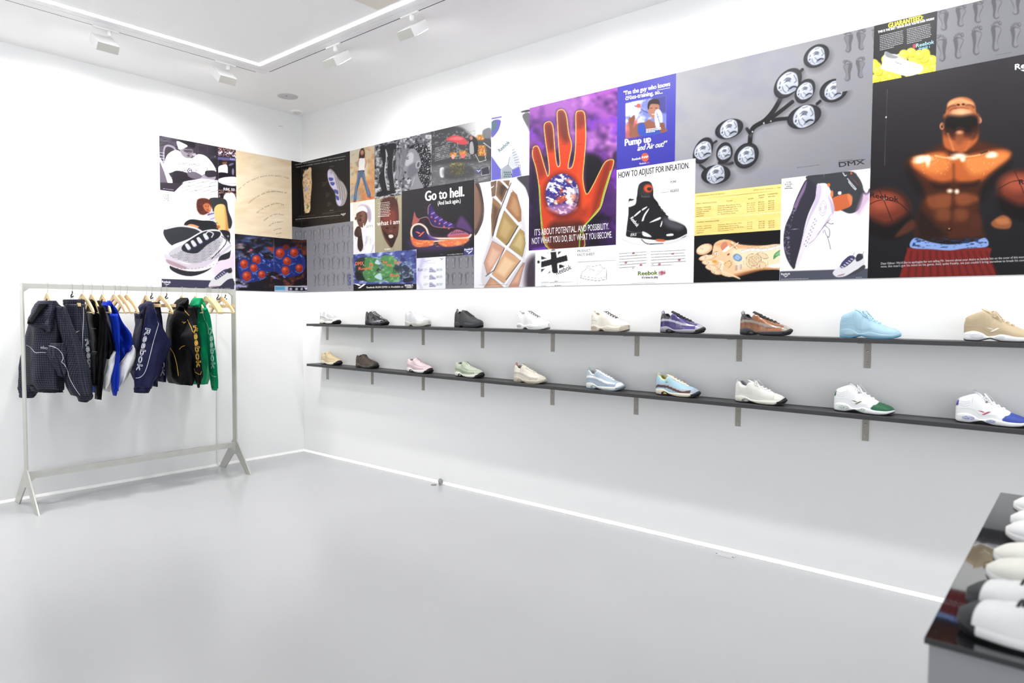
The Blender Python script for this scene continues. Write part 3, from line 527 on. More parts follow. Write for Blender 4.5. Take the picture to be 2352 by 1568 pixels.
# ---- I: legs in the trees b/w
P = Poster('poster', 'black-and-white photo poster of wet bare legs standing in front of trees', 'poster', [('R', 1.166, 1.537, 2.456, ZT)], cB, 1.1, lift=.0002, group=GRP)
P.f('77767c').n('c0c0c6', 24, 22, .45, .65, seed=4).n('2f2e34', 30, 30, .5, .66, seed=5)
P.p([(1120, 80), (1180, 40), (1180, 380), (1110, 360)], '8a898f', 6).n('55545a', 8, 60, .45, .7, [(1110, 40), (1180, 40), (1180, 380), (1110, 380)]); P.n('d2d2d6', 30, 10, .5, .7, [(903, 440), (1180, 400), (1180, 560), (903, 570)], seed=8, soft=8)
P.b([(958, 30), (1010, 20), (1020, 100), (1005, 250), (1012, 340), (1030, 440), (1040, 500), (990, 510), (955, 420), (945, 340), (985, 240), (970, 120)], '232228', 2)
P.b([(1020, 20), (1120, 0), (1115, 90), (1090, 160), (1085, 260), (1100, 400), (1110, 500), (1060, 505), (1050, 400), (1030, 300), (1040, 150)], '2a2930', 2)
P.l([(1015, 60), (1022, 160), (1006, 270), (1012, 360), (1036, 480)], 8, 'd6d6da', 2, .9, smooth=True); P.l([(1105, 60), (1088, 180), (1090, 300), (1108, 450)], 5, 'a9a9ae', 2, .8, smooth=True)
P.b([(925, 510), (990, 480), (1110, 490), (1110, 505), (1000, 535), (930, 545)], '1c1b20', 3); P.done()
# ---- J: profile
P = Poster('poster', 'black-and-white photo poster of a woman in profile with dark wet curly hair', 'poster', [('R', 1.537, 1.913, 2.456, ZT)], cB, 1.1, group=GRP)
P.f('6d6c73').n('b9b9bf', 26, 20, .45, .68, seed=14).n('33323a', 26, 26, .52, .7, seed=15); P.p([(1180, 60), (1230, 50), (1225, 330), (1180, 330)], '77767e', 8)
P.b([(1262, 50), (1300, 10), (1400, 0), (1470, 60), (1482, 180), (1470, 330), (1450, 440), (1400, 450), (1350, 350), (1310, 180)], '1c1b21', 3)
P.n('e8e8ee', 7, 7, .66, .76, [(1290, 0), (1480, 0), (1480, 440), (1380, 440)], seed=3, a=.9, oct=2).n('4a4952', 12, 12, .5, .7, [(1290, 0), (1480, 0), (1480, 440), (1380, 440)], seed=6, a=.7)
P.b([(1265, 55), (1320, 60), (1370, 150), (1375, 230), (1345, 290), (1370, 380), (1400, 455), (1270, 470), (1280, 400), (1275, 345), (1222, 352), (1208, 330), (1218, 300), (1195, 262), (1212, 205), (1228, 140), (1245, 90)], '8a8990', 2)
P.b([(1230, 140), (1262, 90), (1300, 110), (1290, 200), (1240, 230), (1215, 215)], 'b5b4ba', 8, .9); P.b([(1250, 230), (1320, 200), (1350, 280), (1290, 340), (1240, 330)], '6b6a72', 12, .8)
P.e(1348, 215, 24, 42, 'a3a2a9', 15, 2); P.e(1350, 215, 13, 28, '55545c', 15, 3); P.l([(1222, 150), (1250, 135)], 6, '2a2930', 2); P.e(1240, 158, 12, 5, '1e1d24', -10); P.b([(1210, 285), (1228, 290), (1222, 305), (1208, 300)], '3f3e46', 2); P.l([(1285, 430), (1310, 350)], 4, 'e0e0e4', 3, .6); P.fine(1360, 18, 1440, 0, 8, 1, 3, 'd0d0d4'); P.done()
# ---- K: man in white cap
P = Poster('poster', 'photo poster of a man in a white cap with pressed hands, words i am', 'poster', [('R', .849, 1.166, 1.974, 2.458)], cB, 1.1, lift=.0002, group=GRP)
P.f('efebe4').g(650, 600, 'e8e0cf', 900, 700, 'f6f4f0')
P.b([(720, 690), (735, 640), (780, 622), (840, 640), (868, 700), (866, 790), (845, 810), (825, 770), (800, 720), (760, 705)], 'd3c6d6', 2); P.b([(800, 640), (850, 680), (862, 760), (846, 805), (830, 740)], 'a795ad', 5, .6)
P.b([(722, 665), (760, 640), (812, 655), (826, 705), (780, 690), (722, 715)], 'f0edf0', 2)
P.b([(715, 720), (775, 692), (820, 715), (825, 780), (800, 840), (765, 870), (735, 840), (715, 780)], '6f4a3e', 2.5); P.b([(760, 700), (800, 710), (795, 790), (770, 800)], '9a6c58', 9, .7); P.e(762, 742, 13, 4, '2c1a18', -5); P.b([(735, 780), (760, 770), (765, 790), (745, 798)], '4a2e28', 3); P.e(765, 806, 20, 6, '8c4f48', -4); P.e(705, 770, 8, 16, '5e3c32')
P.b([(692, 930), (720, 870), (770, 860), (830, 900), (885, 950), (902, 1010), (905, 1125), (690, 1140)], 'eceaee', 2); P.n('bdbac6', 20, 60, .52, .7, [(700, 950), (900, 950), (900, 1120), (700, 1120)], a=.7)
P.b([(695, 900), (725, 850), (760, 870), (760, 960), (700, 950)], '4a3029', 3); P.b([(728, 960), (735, 880), (745, 862), (762, 880), (775, 980), (782, 1060), (755, 1110), (725, 1060)], '3e2a26', 2.5); P.l([(745, 875), (750, 950)], 3, '80594a', 2)
for k in range(4): P.l([(731+k*9, 870+k*3), (733+k*9, 925)], 5, '6d4a3e', 2, .8)
P.T('i', 782, 866, 790, 865, 50, 'e9e9ea', .03); P.T('am', 812, 864, 880, 858, 36, 'b9b4b8', .02); P.done()
# ---- L: head upside: portrait of words
P = Poster('poster', 'photo poster of a bearded face on pale boards, words what i am', 'poster', [('R', 1.166, 1.537, 1.974, 2.456)], cB, 1.1, lift=.0002, group=GRP)
P.f('aca48c').g(905, 560, 'b5ac8e', 1180, 1100, 'a59c84'); [P.l([(x, 540), (x+4, 1120)], 2, '7f775f') for x in (998, 1090)]
P.b([(960, 650), (975, 590), (1010, 560), (1070, 545), (1110, 560), (1140, 620), (1150, 740), (1150, 850), (1140, 930), (1110, 1010), (1075, 1070), (1040, 1040), (1005, 980), (975, 900), (960, 800)], '6b3a30', 4)
for k in range(14): P.l([(962+k*13, 650-(k % 3)*14), (968+k*12.5, 575-(k % 4)*10-k*.6)], 6, '4a2c28', 2)
P.b([(985, 880), (1010, 960), (1040, 1000), (1075, 1068), (1110, 1000), (1140, 900), (1130, 960), (1085, 925), (1040, 930), (1005, 905)], '3a2320', 4); P.b([(1000, 700), (1100, 690), (1120, 780), (1050, 820), (990, 790)], '9a4438', 14, .7)
P.e(1028, 868, 17, 7, '2a1614', 5); P.e(1105, 862, 15, 7, '2a1614', -5); P.b([(1045, 940), (1080, 935), (1095, 955), (1070, 972), (1050, 965)], 'e8d8cc', 2.5); P.e(1066, 900, 20, 12, '8a4a3c', 0, 4)
for k in range(9): P.fine(935+(k % 2)*14, 618+k*17, 1140, 592+k*18, 9, 1, 7, 'd8cfc4' if k < 8 else 'efe8e0', seed=k, wl=14)
P.T('what i am', 926, 845, 1158, 822, 48, 'ece8e2', .03); P.T('RBK', 1005, 1094, 1068, 1088, 14, 'ece8e2', .04); P.done()
# ---- M: flower stall
P = Poster('poster', 'grey photo poster of a roadside flower stall under a red umbrella', 'poster', [('R', 1.913, 2.583, 2.453, ZT)], cC, 1.15, group=GRP)
P.f('5f5f62').g(340, 150, '3c3c40', 830, 120, 'f2f2f4').b([(330, 190), (560, 150), (700, 240), (830, 240), (830, 620), (330, 660)], '46464a', 10)
P.n('8a8a8c', 16, 14, .5, .7, [(340, 190), (700, 180), (700, 420), (340, 420)], seed=3, a=.8).p([(330, 480), (835, 440), (835, 620), (330, 660)], '66666a', 20).n('8f8f90', 20, 8, .5, .7, [(330, 480), (835, 440), (835, 620), (330, 660)], a=.6)
P.b([(455, 262), (490, 232), (550, 225), (610, 245), (640, 290), (590, 300), (540, 285), (490, 270)], 'c0464c', 2); P.b([(480, 255), (550, 232), (600, 250), (560, 262)], 'd8787a', 5, .7); P.l([(552, 285), (545, 400)], 4, '9a9aa0')
for x, y, r in ((515, 385, 30), (598, 372, 32), (745, 240, 34), (750, 335, 40), (760, 370, 36)): P.e(x, y, r, r*.72, 'a3682e', 0, 5); P.n('e0a048', 8, 7, .5, .66, [(x-r, y-r*.7), (x+r, y-r*.7), (x+r, y+r*.7), (x-r, y+r*.7)], seed=5)
P.b([(655, 250), (680, 228), (715, 260), (725, 330), (710, 375), (650, 375), (648, 310)], '26252a', 2); P.e(667, 245, 14, 16, 'a8766a'); P.b([(655, 290), (680, 280), (690, 370), (655, 370)], 'b8b6b8', 2, .8); P.e(515, 400, 14, 20, 'd89a92'); P.e(598, 392, 18, 22, 'd86a62')
P.b([(500, 460), (600, 455), (615, 520), (560, 560), (495, 540)], '6b6a4a', 6).n('b5a560', 9, 8, .5, .7, [(490, 455), (615, 455), (600, 560), (490, 550)], seed=9); P.b([(405, 500), (440, 495), (438, 570), (408, 565)], 'c9c8ca', 3); P.b([(440, 500), (640, 470), (690, 560), (470, 590)], '39393c', 12, .6)
P.b([(765, 180), (830, 160), (832, 240), (770, 240)], '707076', 6); P.l([(700, 380), (735, 445), (790, 430), (775, 340)], 4, 'd0c8b8'); P.l([(770, 285), (832, 330)], 5, 'd0d0d0')
P.p([(752, 497), (816, 483), (820, 545), (755, 558)], '3c3c48', 1.5).l([(752, 497), (816, 483), (820, 545), (755, 558), (752, 497)], 2.5, 'b9b9c6'); P.fine(362, 335, 494, 300, 15, 8, 5, '8f8f92', wl=12); P.fine(725, 588, 810, 570, 9, 3, 3, 'b9b9ba')
P.p([(706, 508), (748, 500), (748, 540), (706, 548)], '54547a', 2); P.logo(708, 516, 40, 18, 'd8d8f0', -.15); P.done()
# ---- N: go to hell
P = Poster('poster', 'black poster with a glowing purple and orange sneaker under the words Go to hell', 'poster', [('R', 1.537, 2.405, 1.898, 2.486)], cC, 1.1, lift=.0006, group=GRP)
P.f('2b282e').g(90, 700, '343137', 690, 1250, '1c191f').b([(150, 1100), (400, 1130), (650, 1080), (600, 1150), (380, 1190), (180, 1170)], '5a3a86', 25, .6)
P.b([(580, 900), (620, 930), (665, 990), (670, 1040), (560, 1050), (540, 980)], '7a4a9a', 14, .7)
P.b([(172, 975), (180, 920), (192, 862), (210, 905), (235, 918), (300, 905), (320, 930), (350, 985), (450, 995), (530, 990), (600, 1005), (650, 1030), (665, 1055), (640, 1085), (500, 1090), (420, 1100), (300, 1060), (240, 960), (180, 985)], '3a2438', 2.5)
P.b([(172, 975), (180, 920), (192, 862), (208, 905), (235, 925), (222, 950)], 'b5605c', 3); P.b([(300, 920), (350, 985), (440, 1000), (520, 1005), (440, 1060), (340, 1040), (280, 975)], '281826', 5)
P.l([(235, 920), (300, 908), (345, 978), (440, 995), (520, 992)], 5, 'c58a92', 2, smooth=True)
P.b([(307, 905), (310, 830), (325, 800), (345, 825), (370, 870), (400, 900), (430, 940), (470, 955), (525, 965), (530, 990), (440, 990), (350, 975)], '3c2a6c', 3); P.l([(306, 880), (308, 825), (325, 798)], 6, 'b58aa0', 2, smooth=True)
for x, y in ((345, 870), (375, 905), (412, 925), (450, 950), (490, 965)): P.b([(x-20, y+20), (x-8, y-16), (x+8, y-12), (x+22, y+16)], '5a3a9a', 4); P.l([(x-10, y+10), (x+14, y-2)], 5, 'd8b8dc', 3); P.e(x-10, y+36, 8, 8, 'c86a6a')
P.b([(470, 1055), (540, 1012), (600, 1025), (650, 1050), (640, 1075), (500, 1075)], 'b56a8a', 3); [P.l([(500+k*18, 1050-k*3), (520+k*18, 1020+k*3)], 5, '3a2438', 1.5) for k in range(6)]; P.b([(480, 1070), (640, 1055), (630, 1085), (500, 1090)], 'c8503c', 5, .8)
P.l([(665, 1055), (630, 1080), (470, 1085), (330, 1075), (290, 1000), (240, 965), (190, 975), (168, 1010), (168, 1060), (195, 1100), (300, 1110), (400, 1105), (560, 1100), (640, 1080)], 15, 'f6dcc8', 4, smooth=True)
P.b([(160, 1070), (230, 1100), (340, 1100), (345, 1140), (250, 1158), (185, 1145)], 'e07040', 6); P.b([(400, 1110), (640, 1085), (610, 1130), (510, 1152), (430, 1150)], 'e87a4a', 6); P.n('fbb070', 24, 12, .5, .75, [(165, 1085), (650, 1080), (600, 1150), (180, 1155)], a=.7)
P.b([(182, 1060), (200, 1010), (240, 1000), (290, 1035), (340, 1080), (400, 1095), (330, 1100), (210, 1090)], '35255e', 3); P.b([(300, 1050), (360, 1080), (400, 1098), (330, 1098)], '6a4ab0', 5, .7)
P.logo(200, 1028, 80, 42, 'e07050'); P.T('Go to hell.', 283, 772, 608, 730, 82, 'f1f1f1', .045, h2=84); P.T('(And back again.)', 388, 806, 578, 784, 34, 'f1f1f1', .02)
P.p([(606, 1168), (690, 1156), (690, 1222), (608, 1232)], '4a4690', 1.5); P.T('Reebok', 612, 1188, 684, 1178, 17, 'f4f4fa', .05); P.logo(620, 1193, 60, 26, 'f4f4fa', -.12); P.T('An intelligent lifeform by', 468, 1226, 600, 1216, 10, 'c9c5cc', .02); P.fine(408, 1222, 455, 1219, 9, 1, 6, '5a4a9a'); P.done()
# ---- O: white-violet close-up
P = Poster('poster', 'close-up poster of a white, violet and grey sneaker upper seen from above', 'poster', [('R', 2.583, 2.960, 2.449, ZT)], cC, 1.2, group=GRP)
P.f('eceaf2').g(840, 90, 'dedcec', 1150, 300, 'fafafc').p([(836, 70), (1160, 0), (1160, 20), (836, 92)], 'f8f8fb', 2)
P.b([(1088, 20), (1160, 4), (1160, 24), (1090, 32)], '4c4a50', 1.5); P.b([(1095, 55), (1160, 40), (1160, 190), (1130, 140)], '6a686e', 3)
P.b([(838, 110), (912, 95), (900, 170), (838, 240)], '5a5aa8', 3); P.p([(836, 110), (880, 100), (870, 170), (836, 190)], '4d6a74', 3); P.l([(838, 260), (900, 190), (925, 95)], 8, 'f4f4fa'); P.p([(836, 76), (925, 60), (920, 74), (836, 90)], '5c5ab0', 2)
P.p([(836, 400), (915, 510), (910, 590), (836, 600)], '6a68c0', 3); P.p([(1015, 510), (1070, 480), (1085, 560), (1005, 580)], '6a68c0', 3); P.p([(920, 510), (975, 470), (1010, 510), (1000, 580), (915, 590)], '9aa2a8', 3)
P.p([(990, 400), (1020, 330), (1075, 400), (1070, 460), (1015, 500), (975, 465)], 'c3c6ce', 3); [P.l([(1005+k*6, 352+k*20), (1028+k*9, 336+k*22)], 4, '6c6e78', 1.5) for k in range(7)]
for r in range(3):
    for c in range(4): P.e(945+c*16+(r % 2)*7, 532+r*18, 6, 7, '4c6a6e', 0, 1.5)
for q in ([(838, 400), (915, 510), (912, 590)], [(915, 508), (975, 468), (1012, 508), (1004, 582)], [(1012, 508), (1075, 470), (1088, 570)], [(975, 468), (990, 400)]): P.l(q, 3.5, '3c3c78', 1.4)
for k in range(5): P.l([(925+k*22, 100+k*6), (880+k*18, 280+k*25), (960+k*8, 400)], 2, 'd2cfe0', 1.5, .8, smooth=True)
P.b([(1085, 200), (1155, 180), (1155, 540), (1090, 555), (1110, 400)], 'd6d3e0', 20, .6); P.TR('Reebok', 940, 313, 115, 30, -43, '3f6a6c', .04); P.fine(850, 88, 1090, 40, 9, 1, 3, 'b5b3c0'); P.logo(1005, 44, 20, 10, '6c6a74', -.2); P.done()
# ---- P: moulded sole cells
P = Poster('poster', 'close-up poster of a white moulded sole with tan and brown window cells', 'poster', [('R', 2.405, 3.023, ZB, 2.453)], cC, 1.15, lift=.0001, group=GRP)
P.f('f0eef4').b([(690, 610), (740, 640), (770, 800), (755, 960), (690, 1040)], '5a4a44', 4).b([(690, 640), (725, 680), (750, 820), (735, 930), (690, 1000)], '8a6a58', 10)
P.l([(700, 615), (765, 760), (765, 930), (700, 1060)], 4, '1f1d22', 2, smooth=True)
P.b([(1050, 575), (1160, 560), (1160, 760), (1120, 660)], '4a4650', 6); P.b([(1130, 1290), (1210, 1240), (1210, 1510), (1120, 1500)], '4a3c4c', 30)
P.b([(800, 620), (880, 600), (1000, 590), (1090, 800), (1130, 1050), (1115, 1260), (1060, 1510), (780, 1500), (760, 1300), (820, 1080), (835, 800)], 'd9d5dc', 8)
for q, c, c2 in (([(832, 615), (878, 602), (868, 730), (842, 735)], '7a6048', '8a7060'), ([(888, 605), (990, 600), (1000, 640), (960, 690), (915, 800), (875, 730)], '8c6a4c', '4a3a34'), ([(850, 745), (915, 800), (880, 960), (842, 1080), (835, 900)], '9a7650', '5a4436'),
    ([(1010, 680), (1050, 720), (1085, 850), (1085, 940), (1050, 950), (960, 830)], 'a3744e', 'c49a70'), ([(945, 850), (1055, 980), (965, 1150), (875, 1085), (900, 960)], 'a98a56', 'c8ac78'), ([(1070, 1000), (1110, 1030), (1120, 1130), (1095, 1240), (985, 1160)], 'b0985c', 'd4bc88'),
    ([(845, 1105), (945, 1165), (860, 1340), (800, 1385), (775, 1290)], 'cf9c84', 'e8c0a8'), ([(955, 1180), (1090, 1265), (945, 1460), (840, 1390), (870, 1330)], 'd9aa80', 'f2d2ac'), ([(830, 1410), (940, 1480), (920, 1510), (770, 1505)], 'c49478', 'dcb090'), ([(1100, 1290), (1115, 1290), (1060, 1500), (975, 1500)], 'c48e78', 'e4bca0')):
    P.p(q, c, 3); cx = sum(a for a, _ in q)/len(q); cy = sum(b for _, b in q)/len(q); P.p([(cx+(a-cx)*.6, cy+(b-cy)*.6) for a, b in q], c2, 14, .8); P.l(q+[q[0]], 3, '2e2426', 1.5, .55)
for q in ([(1000, 590), (985, 690), (860, 1070), (1090, 1265)], [(870, 735), (930, 810)], [(915, 598), (1005, 690)], [(945, 835), (1080, 980), (965, 1155), (825, 1385), (950, 1490)], [(1092, 1262), (940, 1480)]): P.l(q, 16, 'f3f1f6', 3, .95)
P.l([(1000, 620), (880, 920), (850, 1060)], 7, '1f1a1e', 3, .8); P.l([(1060, 980), (980, 1120), (960, 1140)], 7, '1f1a1e', 3, .8); P.l([(945, 1170), (860, 1350), (790, 1400)], 6, '1f1a1e', 3, .8); P.l([(1080, 1270), (960, 1430)], 6, '1f1a1e', 3, .8)
P.T('RBK', 752, 672, 812, 662, 14, 'f8f8fa', .05); P.logo(818, 652, 42, 18, 'f8f8fa', -.2); P.fine(735, 1476, 1140, 1468, 9, 1, 2.5, '6a5a54'); P.done()
# ---- Q: green cells
P = Poster('poster', 'blue sky poster of giant green shoe pods with orange words, black footer', 'poster', [('R', .849, 1.727, ZB, 1.974)], cB, 1.1, lift=.0016, group=GRP)
P.f('4c5aa0').n('c3cdf0', 60, 36, .45, .75, seed=6).n('2c2c60', 60, 50, .55, .8, seed=9, a=.8)
P.b([(710, 1220), (760, 1170), (850, 1170), (940, 1190), (960, 1260), (975, 1340), (960, 1400), (860, 1420), (760, 1400), (710, 1340)], '39443c', 4); P.b([(1080, 1230), (1200, 1240), (1280, 1290), (1300, 1360), (1200, 1400), (1100, 1340)], '3c4858', 8); P.n('93a4b8', 26, 20, .5, .7, [(1100, 1210), (1310, 1210), (1310, 1420), (1100, 1420)], seed=2)
P.b([(800, 1200), (850, 1170), (930, 1190), (960, 1260), (920, 1300), (970, 1350), (950, 1400), (860, 1425), (800, 1390), (780, 1330), (800, 1280)], '4f8a52', 4); P.b([(960, 1190), (1010, 1150), (1090, 1160), (1130, 1210), (1100, 1280), (1150, 1330), (1160, 1390), (1090, 1425), (1000, 1400), (960, 1340), (985, 1270)], '55925a', 4)
P.n('8cc07a', 30, 24, .5, .72, [(780, 1170), (1160, 1150), (1160, 1425), (780, 1425)], seed=7, a=.8)
for q in ([(930, 1190), (960, 1240), (905, 1230)], [(900, 1370), (960, 1330), (975, 1400)], [(705, 1320), (760, 1330), (800, 1400), (720, 1400)]): P.b(q, 'b8d4dc' if q[0][0] > 800 else '26302e', 3)
for k in range(5): P.l([(1100+k*16, 1262), (1092+k*16, 1330)], 5, '2c3834', 1.5)
for x in (850, 1030, 850, 1020): P.l([(x-30, 1385), (x+20, 1370)], 3, '20402c', 1.5)
P.b([(1200, 1250), (1262, 1280), (1240, 1320), (1190, 1290)], '39405a', 5); P.b([(1200, 1390), (1290, 1375), (1300, 1410), (1210, 1425)], '2a2c44', 4)
P.p([(680, 1445), (1335, 1440), (1335, 1510), (680, 1515)], '1b1a20', 1.2)
for t, x0, y0, x1, y1, h in (('DMX', 706, 1250, 788, 1245, 34), ('Is', 850, 1258, 888, 1256, 34), ('Round', 738, 1300, 866, 1292, 32), ('The', 962, 1232, 1030, 1228, 28), ('Way', 1022, 1262, 1078, 1258, 26), ('You', 1104, 1238, 1166, 1232, 32), ('Run', 1064, 1372, 1152, 1366, 34)): P.T(t, x0, y0, x1, y1, h, 'e87a50', .05)
P.logo(694, 1440, 122, 48, 'f4f4f6'); P.T('Reebok RUN DMX is Available at', 820, 1486, 1198, 1478, 18, 'f4f4f6', .03); P.T("MODELL'S", 1214, 1468, 1298, 1466, 20, 'f4f4f6', .05); P.e(1258, 1478, 36, 6, 'f4f4f6'); P.T('SPORTING GOODS', 1228, 1481, 1290, 1480, 6, '1b1a20', .02); P.done()
# ---- R: run sheet
P = Poster('poster', 'pale lilac product sheet with the word Run and three small sneakers', 'poster', [('R', 1.727, 2.081, ZB, 1.901)], cC, 1.2, lift=.0002, group=GRP)
P.f('e9e8f2').g(210, 1250, 'dcdaf0', 330, 1300, 'eeeef4').l([(215, 1420), (262, 1260)], 26, 'bcb8e4', 14, .8); P.l([(215, 1430), (250, 1500)], 20, 'c4c0e8', 12, .7)
for k, y in enumerate((1352, 1412, 1475)):
    P.b([(315, y+8), (318, y-18), (335, y-24), (350, y-10), (368, y), (370, y+12), (320, y+16)], 'b9b6d4', 2); P.l([(316, y+12), (368, y+13)], 4, '6c6a9a'); P.l([(320, y-10), (352, y+4)], 3, '5c5a80')
    P.fine(268, y-10, 305, y-12, 8, 3, 2.5, '8a88a0', seed=k); P.e(386, y-4, 10, 8, '9ac0c8', 0, 2, .6); P.e(414, y-4, 10, 8, 'a8c0d8', 0, 2, .6); P.fine(375, y-12, 428, y-14, 8, 3, 3, '9aa8b8', seed=k+3, wl=5)
P.T('Run', 220, 1362, 262, 1358, 28, '44445c'); P.fine(270, 1276, 330, 1268, 9, 2, 4, 'a8a6c0'); P.logo(404, 1252, 34, 16, '6a6a78', -.12); P.fine(270, 1296, 436, 1286, 9, 1, 2, 'b0aec4'); P.done()
# ---- feet small
P = Poster('poster', 'small grey poster with two rows of footprints beside the lilac product sheet', 'poster', [('R', 2.081, 2.405, ZB, 1.901)], cC, 1.1, lift=.0002, group=GRP)
P.f('8c8c93').g(450, 1240, '85858c', 690, 1500, '94949a')
for r in range(2):
    for c in range(5): foot(P, 468+c*54+(c-2)*1.5, (1285, 1420)[r]-c*(3 if r == 0 else 1), 38, 112, .02, flip=1 if (c+r) % 2 else -1)
P.done()
# ---- T: red hand with globe
P = Poster('poster', 'purple poster of a large red raised hand holding the blue globe in its palm', 'poster', [('R', 2.960, 3.710, 1.898, ZT)], cD, 1.3, lift=.0002, group=GRP)
P.f('9a4fae').g(300, 200, 'b060c4', 300, 1200, '3a1c58').n('d08ad8', 150, 110, .5, .75, [(50, 130), (662, 130), (662, 650), (50, 650)], seed=3, soft=60).n('4a1f6a', 140, 120, .5, .72, seed=6, a=.85).n('180f20', 170, 150, .52, .7, [(50, 560), (662, 560), (662, 1260), (50, 1260)], seed=9, a=.95, soft=60).n('8a3fd0', 110, 90, .6, .8, seed=12, a=.8)
P.b([(50, 650), (110, 700), (130, 900), (100, 1100), (50, 1150)], '1c1228', 30, .8); P.b([(440, 600), (560, 640), (560, 850), (500, 1000), (440, 860)], '140d1a', 20)
HAND = [(75, 545), (92, 530), (110, 535), (128, 580), (160, 690), (178, 738), (188, 700), (180, 620), (160, 480), (152, 390), (168, 365), (196, 362), (214, 400), (222, 500), (236, 640), (250, 672), (262, 650), (255, 560), (246, 400), (242, 300), (262, 278), (290, 284), (308, 330), (322, 440), (342, 520), (330, 600), (318, 678), (348, 668), (368, 560), (372, 420), (372, 305), (395, 286), (425, 292), (436, 340), (440, 480), (430, 620), (420, 760), (445, 862), (490, 800), (530, 720), (575, 640), (620, 622), (634, 640), (612, 720), (570, 860), (540, 960), (470, 1040), (420, 1100), (420, 1240), (190, 1240), (140, 1130), (125, 960), (115, 800), (95, 680), (72, 600)]
P.p(smoothpts(HAND, 4), '1b0e14', 14, .6); P.p(smoothpts(HAND, 4), 'd8441c', 3)
for q, c in (([(75, 545), (115, 540), (165, 700), (120, 750), (95, 680)], '8a2e20'), ([(155, 380), (212, 390), (225, 530), (190, 560), (165, 480)], '5a2218'), ([(245, 290), (305, 310), (325, 480), (290, 500), (255, 430)], '5a2218'), ([(375, 300), (432, 300), (438, 380), (380, 400)], '7a2a1c'), ([(560, 670), (620, 630), (600, 740), (520, 960), (480, 1000)], '7a2818'), ([(200, 1060), (420, 1050), (420, 1240), (190, 1240)], '3a1a18'), ([(250, 860), (420, 880), (440, 1020), (240, 1050)], 'a83418')): P.b(q, c, 22, .75)
P.b([(400, 640), (440, 860), (470, 900), (420, 960), (380, 800)], 'e8501c', 14, .8)
hs = smoothpts(HAND, 4); P.l(list(map(tuple, hs)), 5, 'f0e07a', 2.2, .95); P.l([(612, 700), (570, 830), (540, 950), (450, 1060), (400, 1140), (395, 1240)], 7, '8ad838', 3); P.l([(120, 800), (130, 1000), (150, 1150), (180, 1240)], 6, '7ac83c', 3); [P.l([(a, b), (a+34, b-5)], 3, '7a2a1a', 2, .7) for a, b in ((165, 465), (172, 540), (255, 425), (262, 520), (376, 405), (378, 520), (85, 640))]
P.e(275, 868, 124, 150, '3a0e14', 0, 26, .7); P.e(277, 862, 116, 142, '3c3490', 0, 3)
G = [(277+116*.99*math.cos(a/12*math.pi), 862+142*.99*math.sin(a/12*math.pi)) for a in range(24)]
P.n('f4f0fa', 44, 30, .5, .62, G, seed=21, ang=20).n('c4512c', 60, 46, .55, .64, G, seed=23, a=.9, ang=-30).n('ffffff', 30, 14, .58, .66, G, seed=25, ang=25).n('e8926c', 50, 40, .6, .7, G, seed=28, a=.8)
P.b([(170, 960), (277, 1004), (380, 960), (330, 930), (240, 940)], 'e09ab8', 12, .6); P.b([(340, 760), (392, 870), (340, 980), (370, 870)], '2a1c5a', 14, .6)
P.T("IT'S ABOUT POTENTIAL. AND POSSIBILITY.", 86, 1148, 600, 1104, 44, 'f0eef2', 0); P.T('NOT WHAT YOU DO, BUT WHAT YOU BECOME.', 68, 1208, 622, 1162, 44, 'f0eef2', 0); P.done()
# ---- U: pump up
P = Poster('poster', 'violet-blue advert poster with an inset photo of a man holding a sneaker', 'poster', [('R', 3.710, 4.134, 2.394, ZT)], cD, 1.3, lift=.0002, group=GRP)
P.f('4a48b4').g(700, 100, '5654be', 900, 680, '403fac')
P.p([(716, 232), (998, 176), (998, 424), (716, 476)], '7a84c8', 1.6).n('d8dcf4', 60, 50, .45, .7, [(716, 232), (900, 196), (900, 400), (716, 440)], seed=4, soft=3)
P.p([(716, 236), (765, 226), (780, 262), (740, 320), (716, 320)], 'f2f2f8', 4); P.p([(716, 380), (800, 340), (790, 470), (716, 476)], 'c85a50', 8, .8); P.p([(900, 196), (998, 176), (998, 300), (950, 300)], '4a4a98', 8)
P.l([(780, 250), (870, 300)], 6, '4a4a90', 3); P.l([(840, 230), (880, 300)], 14, '8088cc', 4)
P.b([(735, 345), (760, 320), (775, 350), (770, 400), (800, 372), (850, 362), (880, 345), (905, 360), (960, 380), (985, 400), (990, 432), (760, 466), (745, 420)], '96604e', 3)
P.b([(800, 390), (840, 370), (870, 430), (930, 400), (950, 440), (820, 458)], '3c5ab8', 3); P.b([(872, 230), (900, 210), (940, 215), (950, 250), (945, 300), (915, 340), (885, 320), (870, 275)], 'b07a64', 2.5); P.b([(868, 260), (875, 222), (905, 205), (945, 210), (952, 252), (940, 240), (890, 240), (876, 275)], '3a2c2c', 2.5)
P.l([(888, 268), (900, 266)], 4, '3a2420'); P.l([(922, 266), (934, 268)], 4, '3a2420'); P.l([(898, 310), (926, 308)], 4, 'e8dcd8')
P.b([(920, 290), (945, 275), (965, 300), (972, 350), (965, 400), (930, 405), (918, 350)], 'd8dae8', 2.5); P.l([(932, 300), (955, 380)], 5, '5c64a0'); P.l([(925, 330), (962, 322)], 3, '5c64a0'); P.b([(955, 370), (985, 375), (985, 420), (955, 425)], '8a5646', 3)
P.b([(745, 320), (760, 270), (800, 260), (822, 275), (800, 310), (765, 335)], 'c8cce0', 2.5); P.e(806, 250, 15, 15, 'd8604c', 0, 2); P.b([(740, 350), (775, 315), (780, 345), (760, 380)], '8a5646', 3)
P.T('\u201cI\u2019m the guy who knows', 702, 178, 1024, 112, 30, 'f2f2f8', .05, h2=32); P.T('cross-training, so...', 716, 212, 972, 164, 30, 'f2f2f8', .05); [P.P([(a, b), (c, d), (c, d+2.5), (a, b+2.5)], 'f2f2f8') for a, b, c, d in ((716, 186, 758, 178), (934, 142, 1024, 124))]
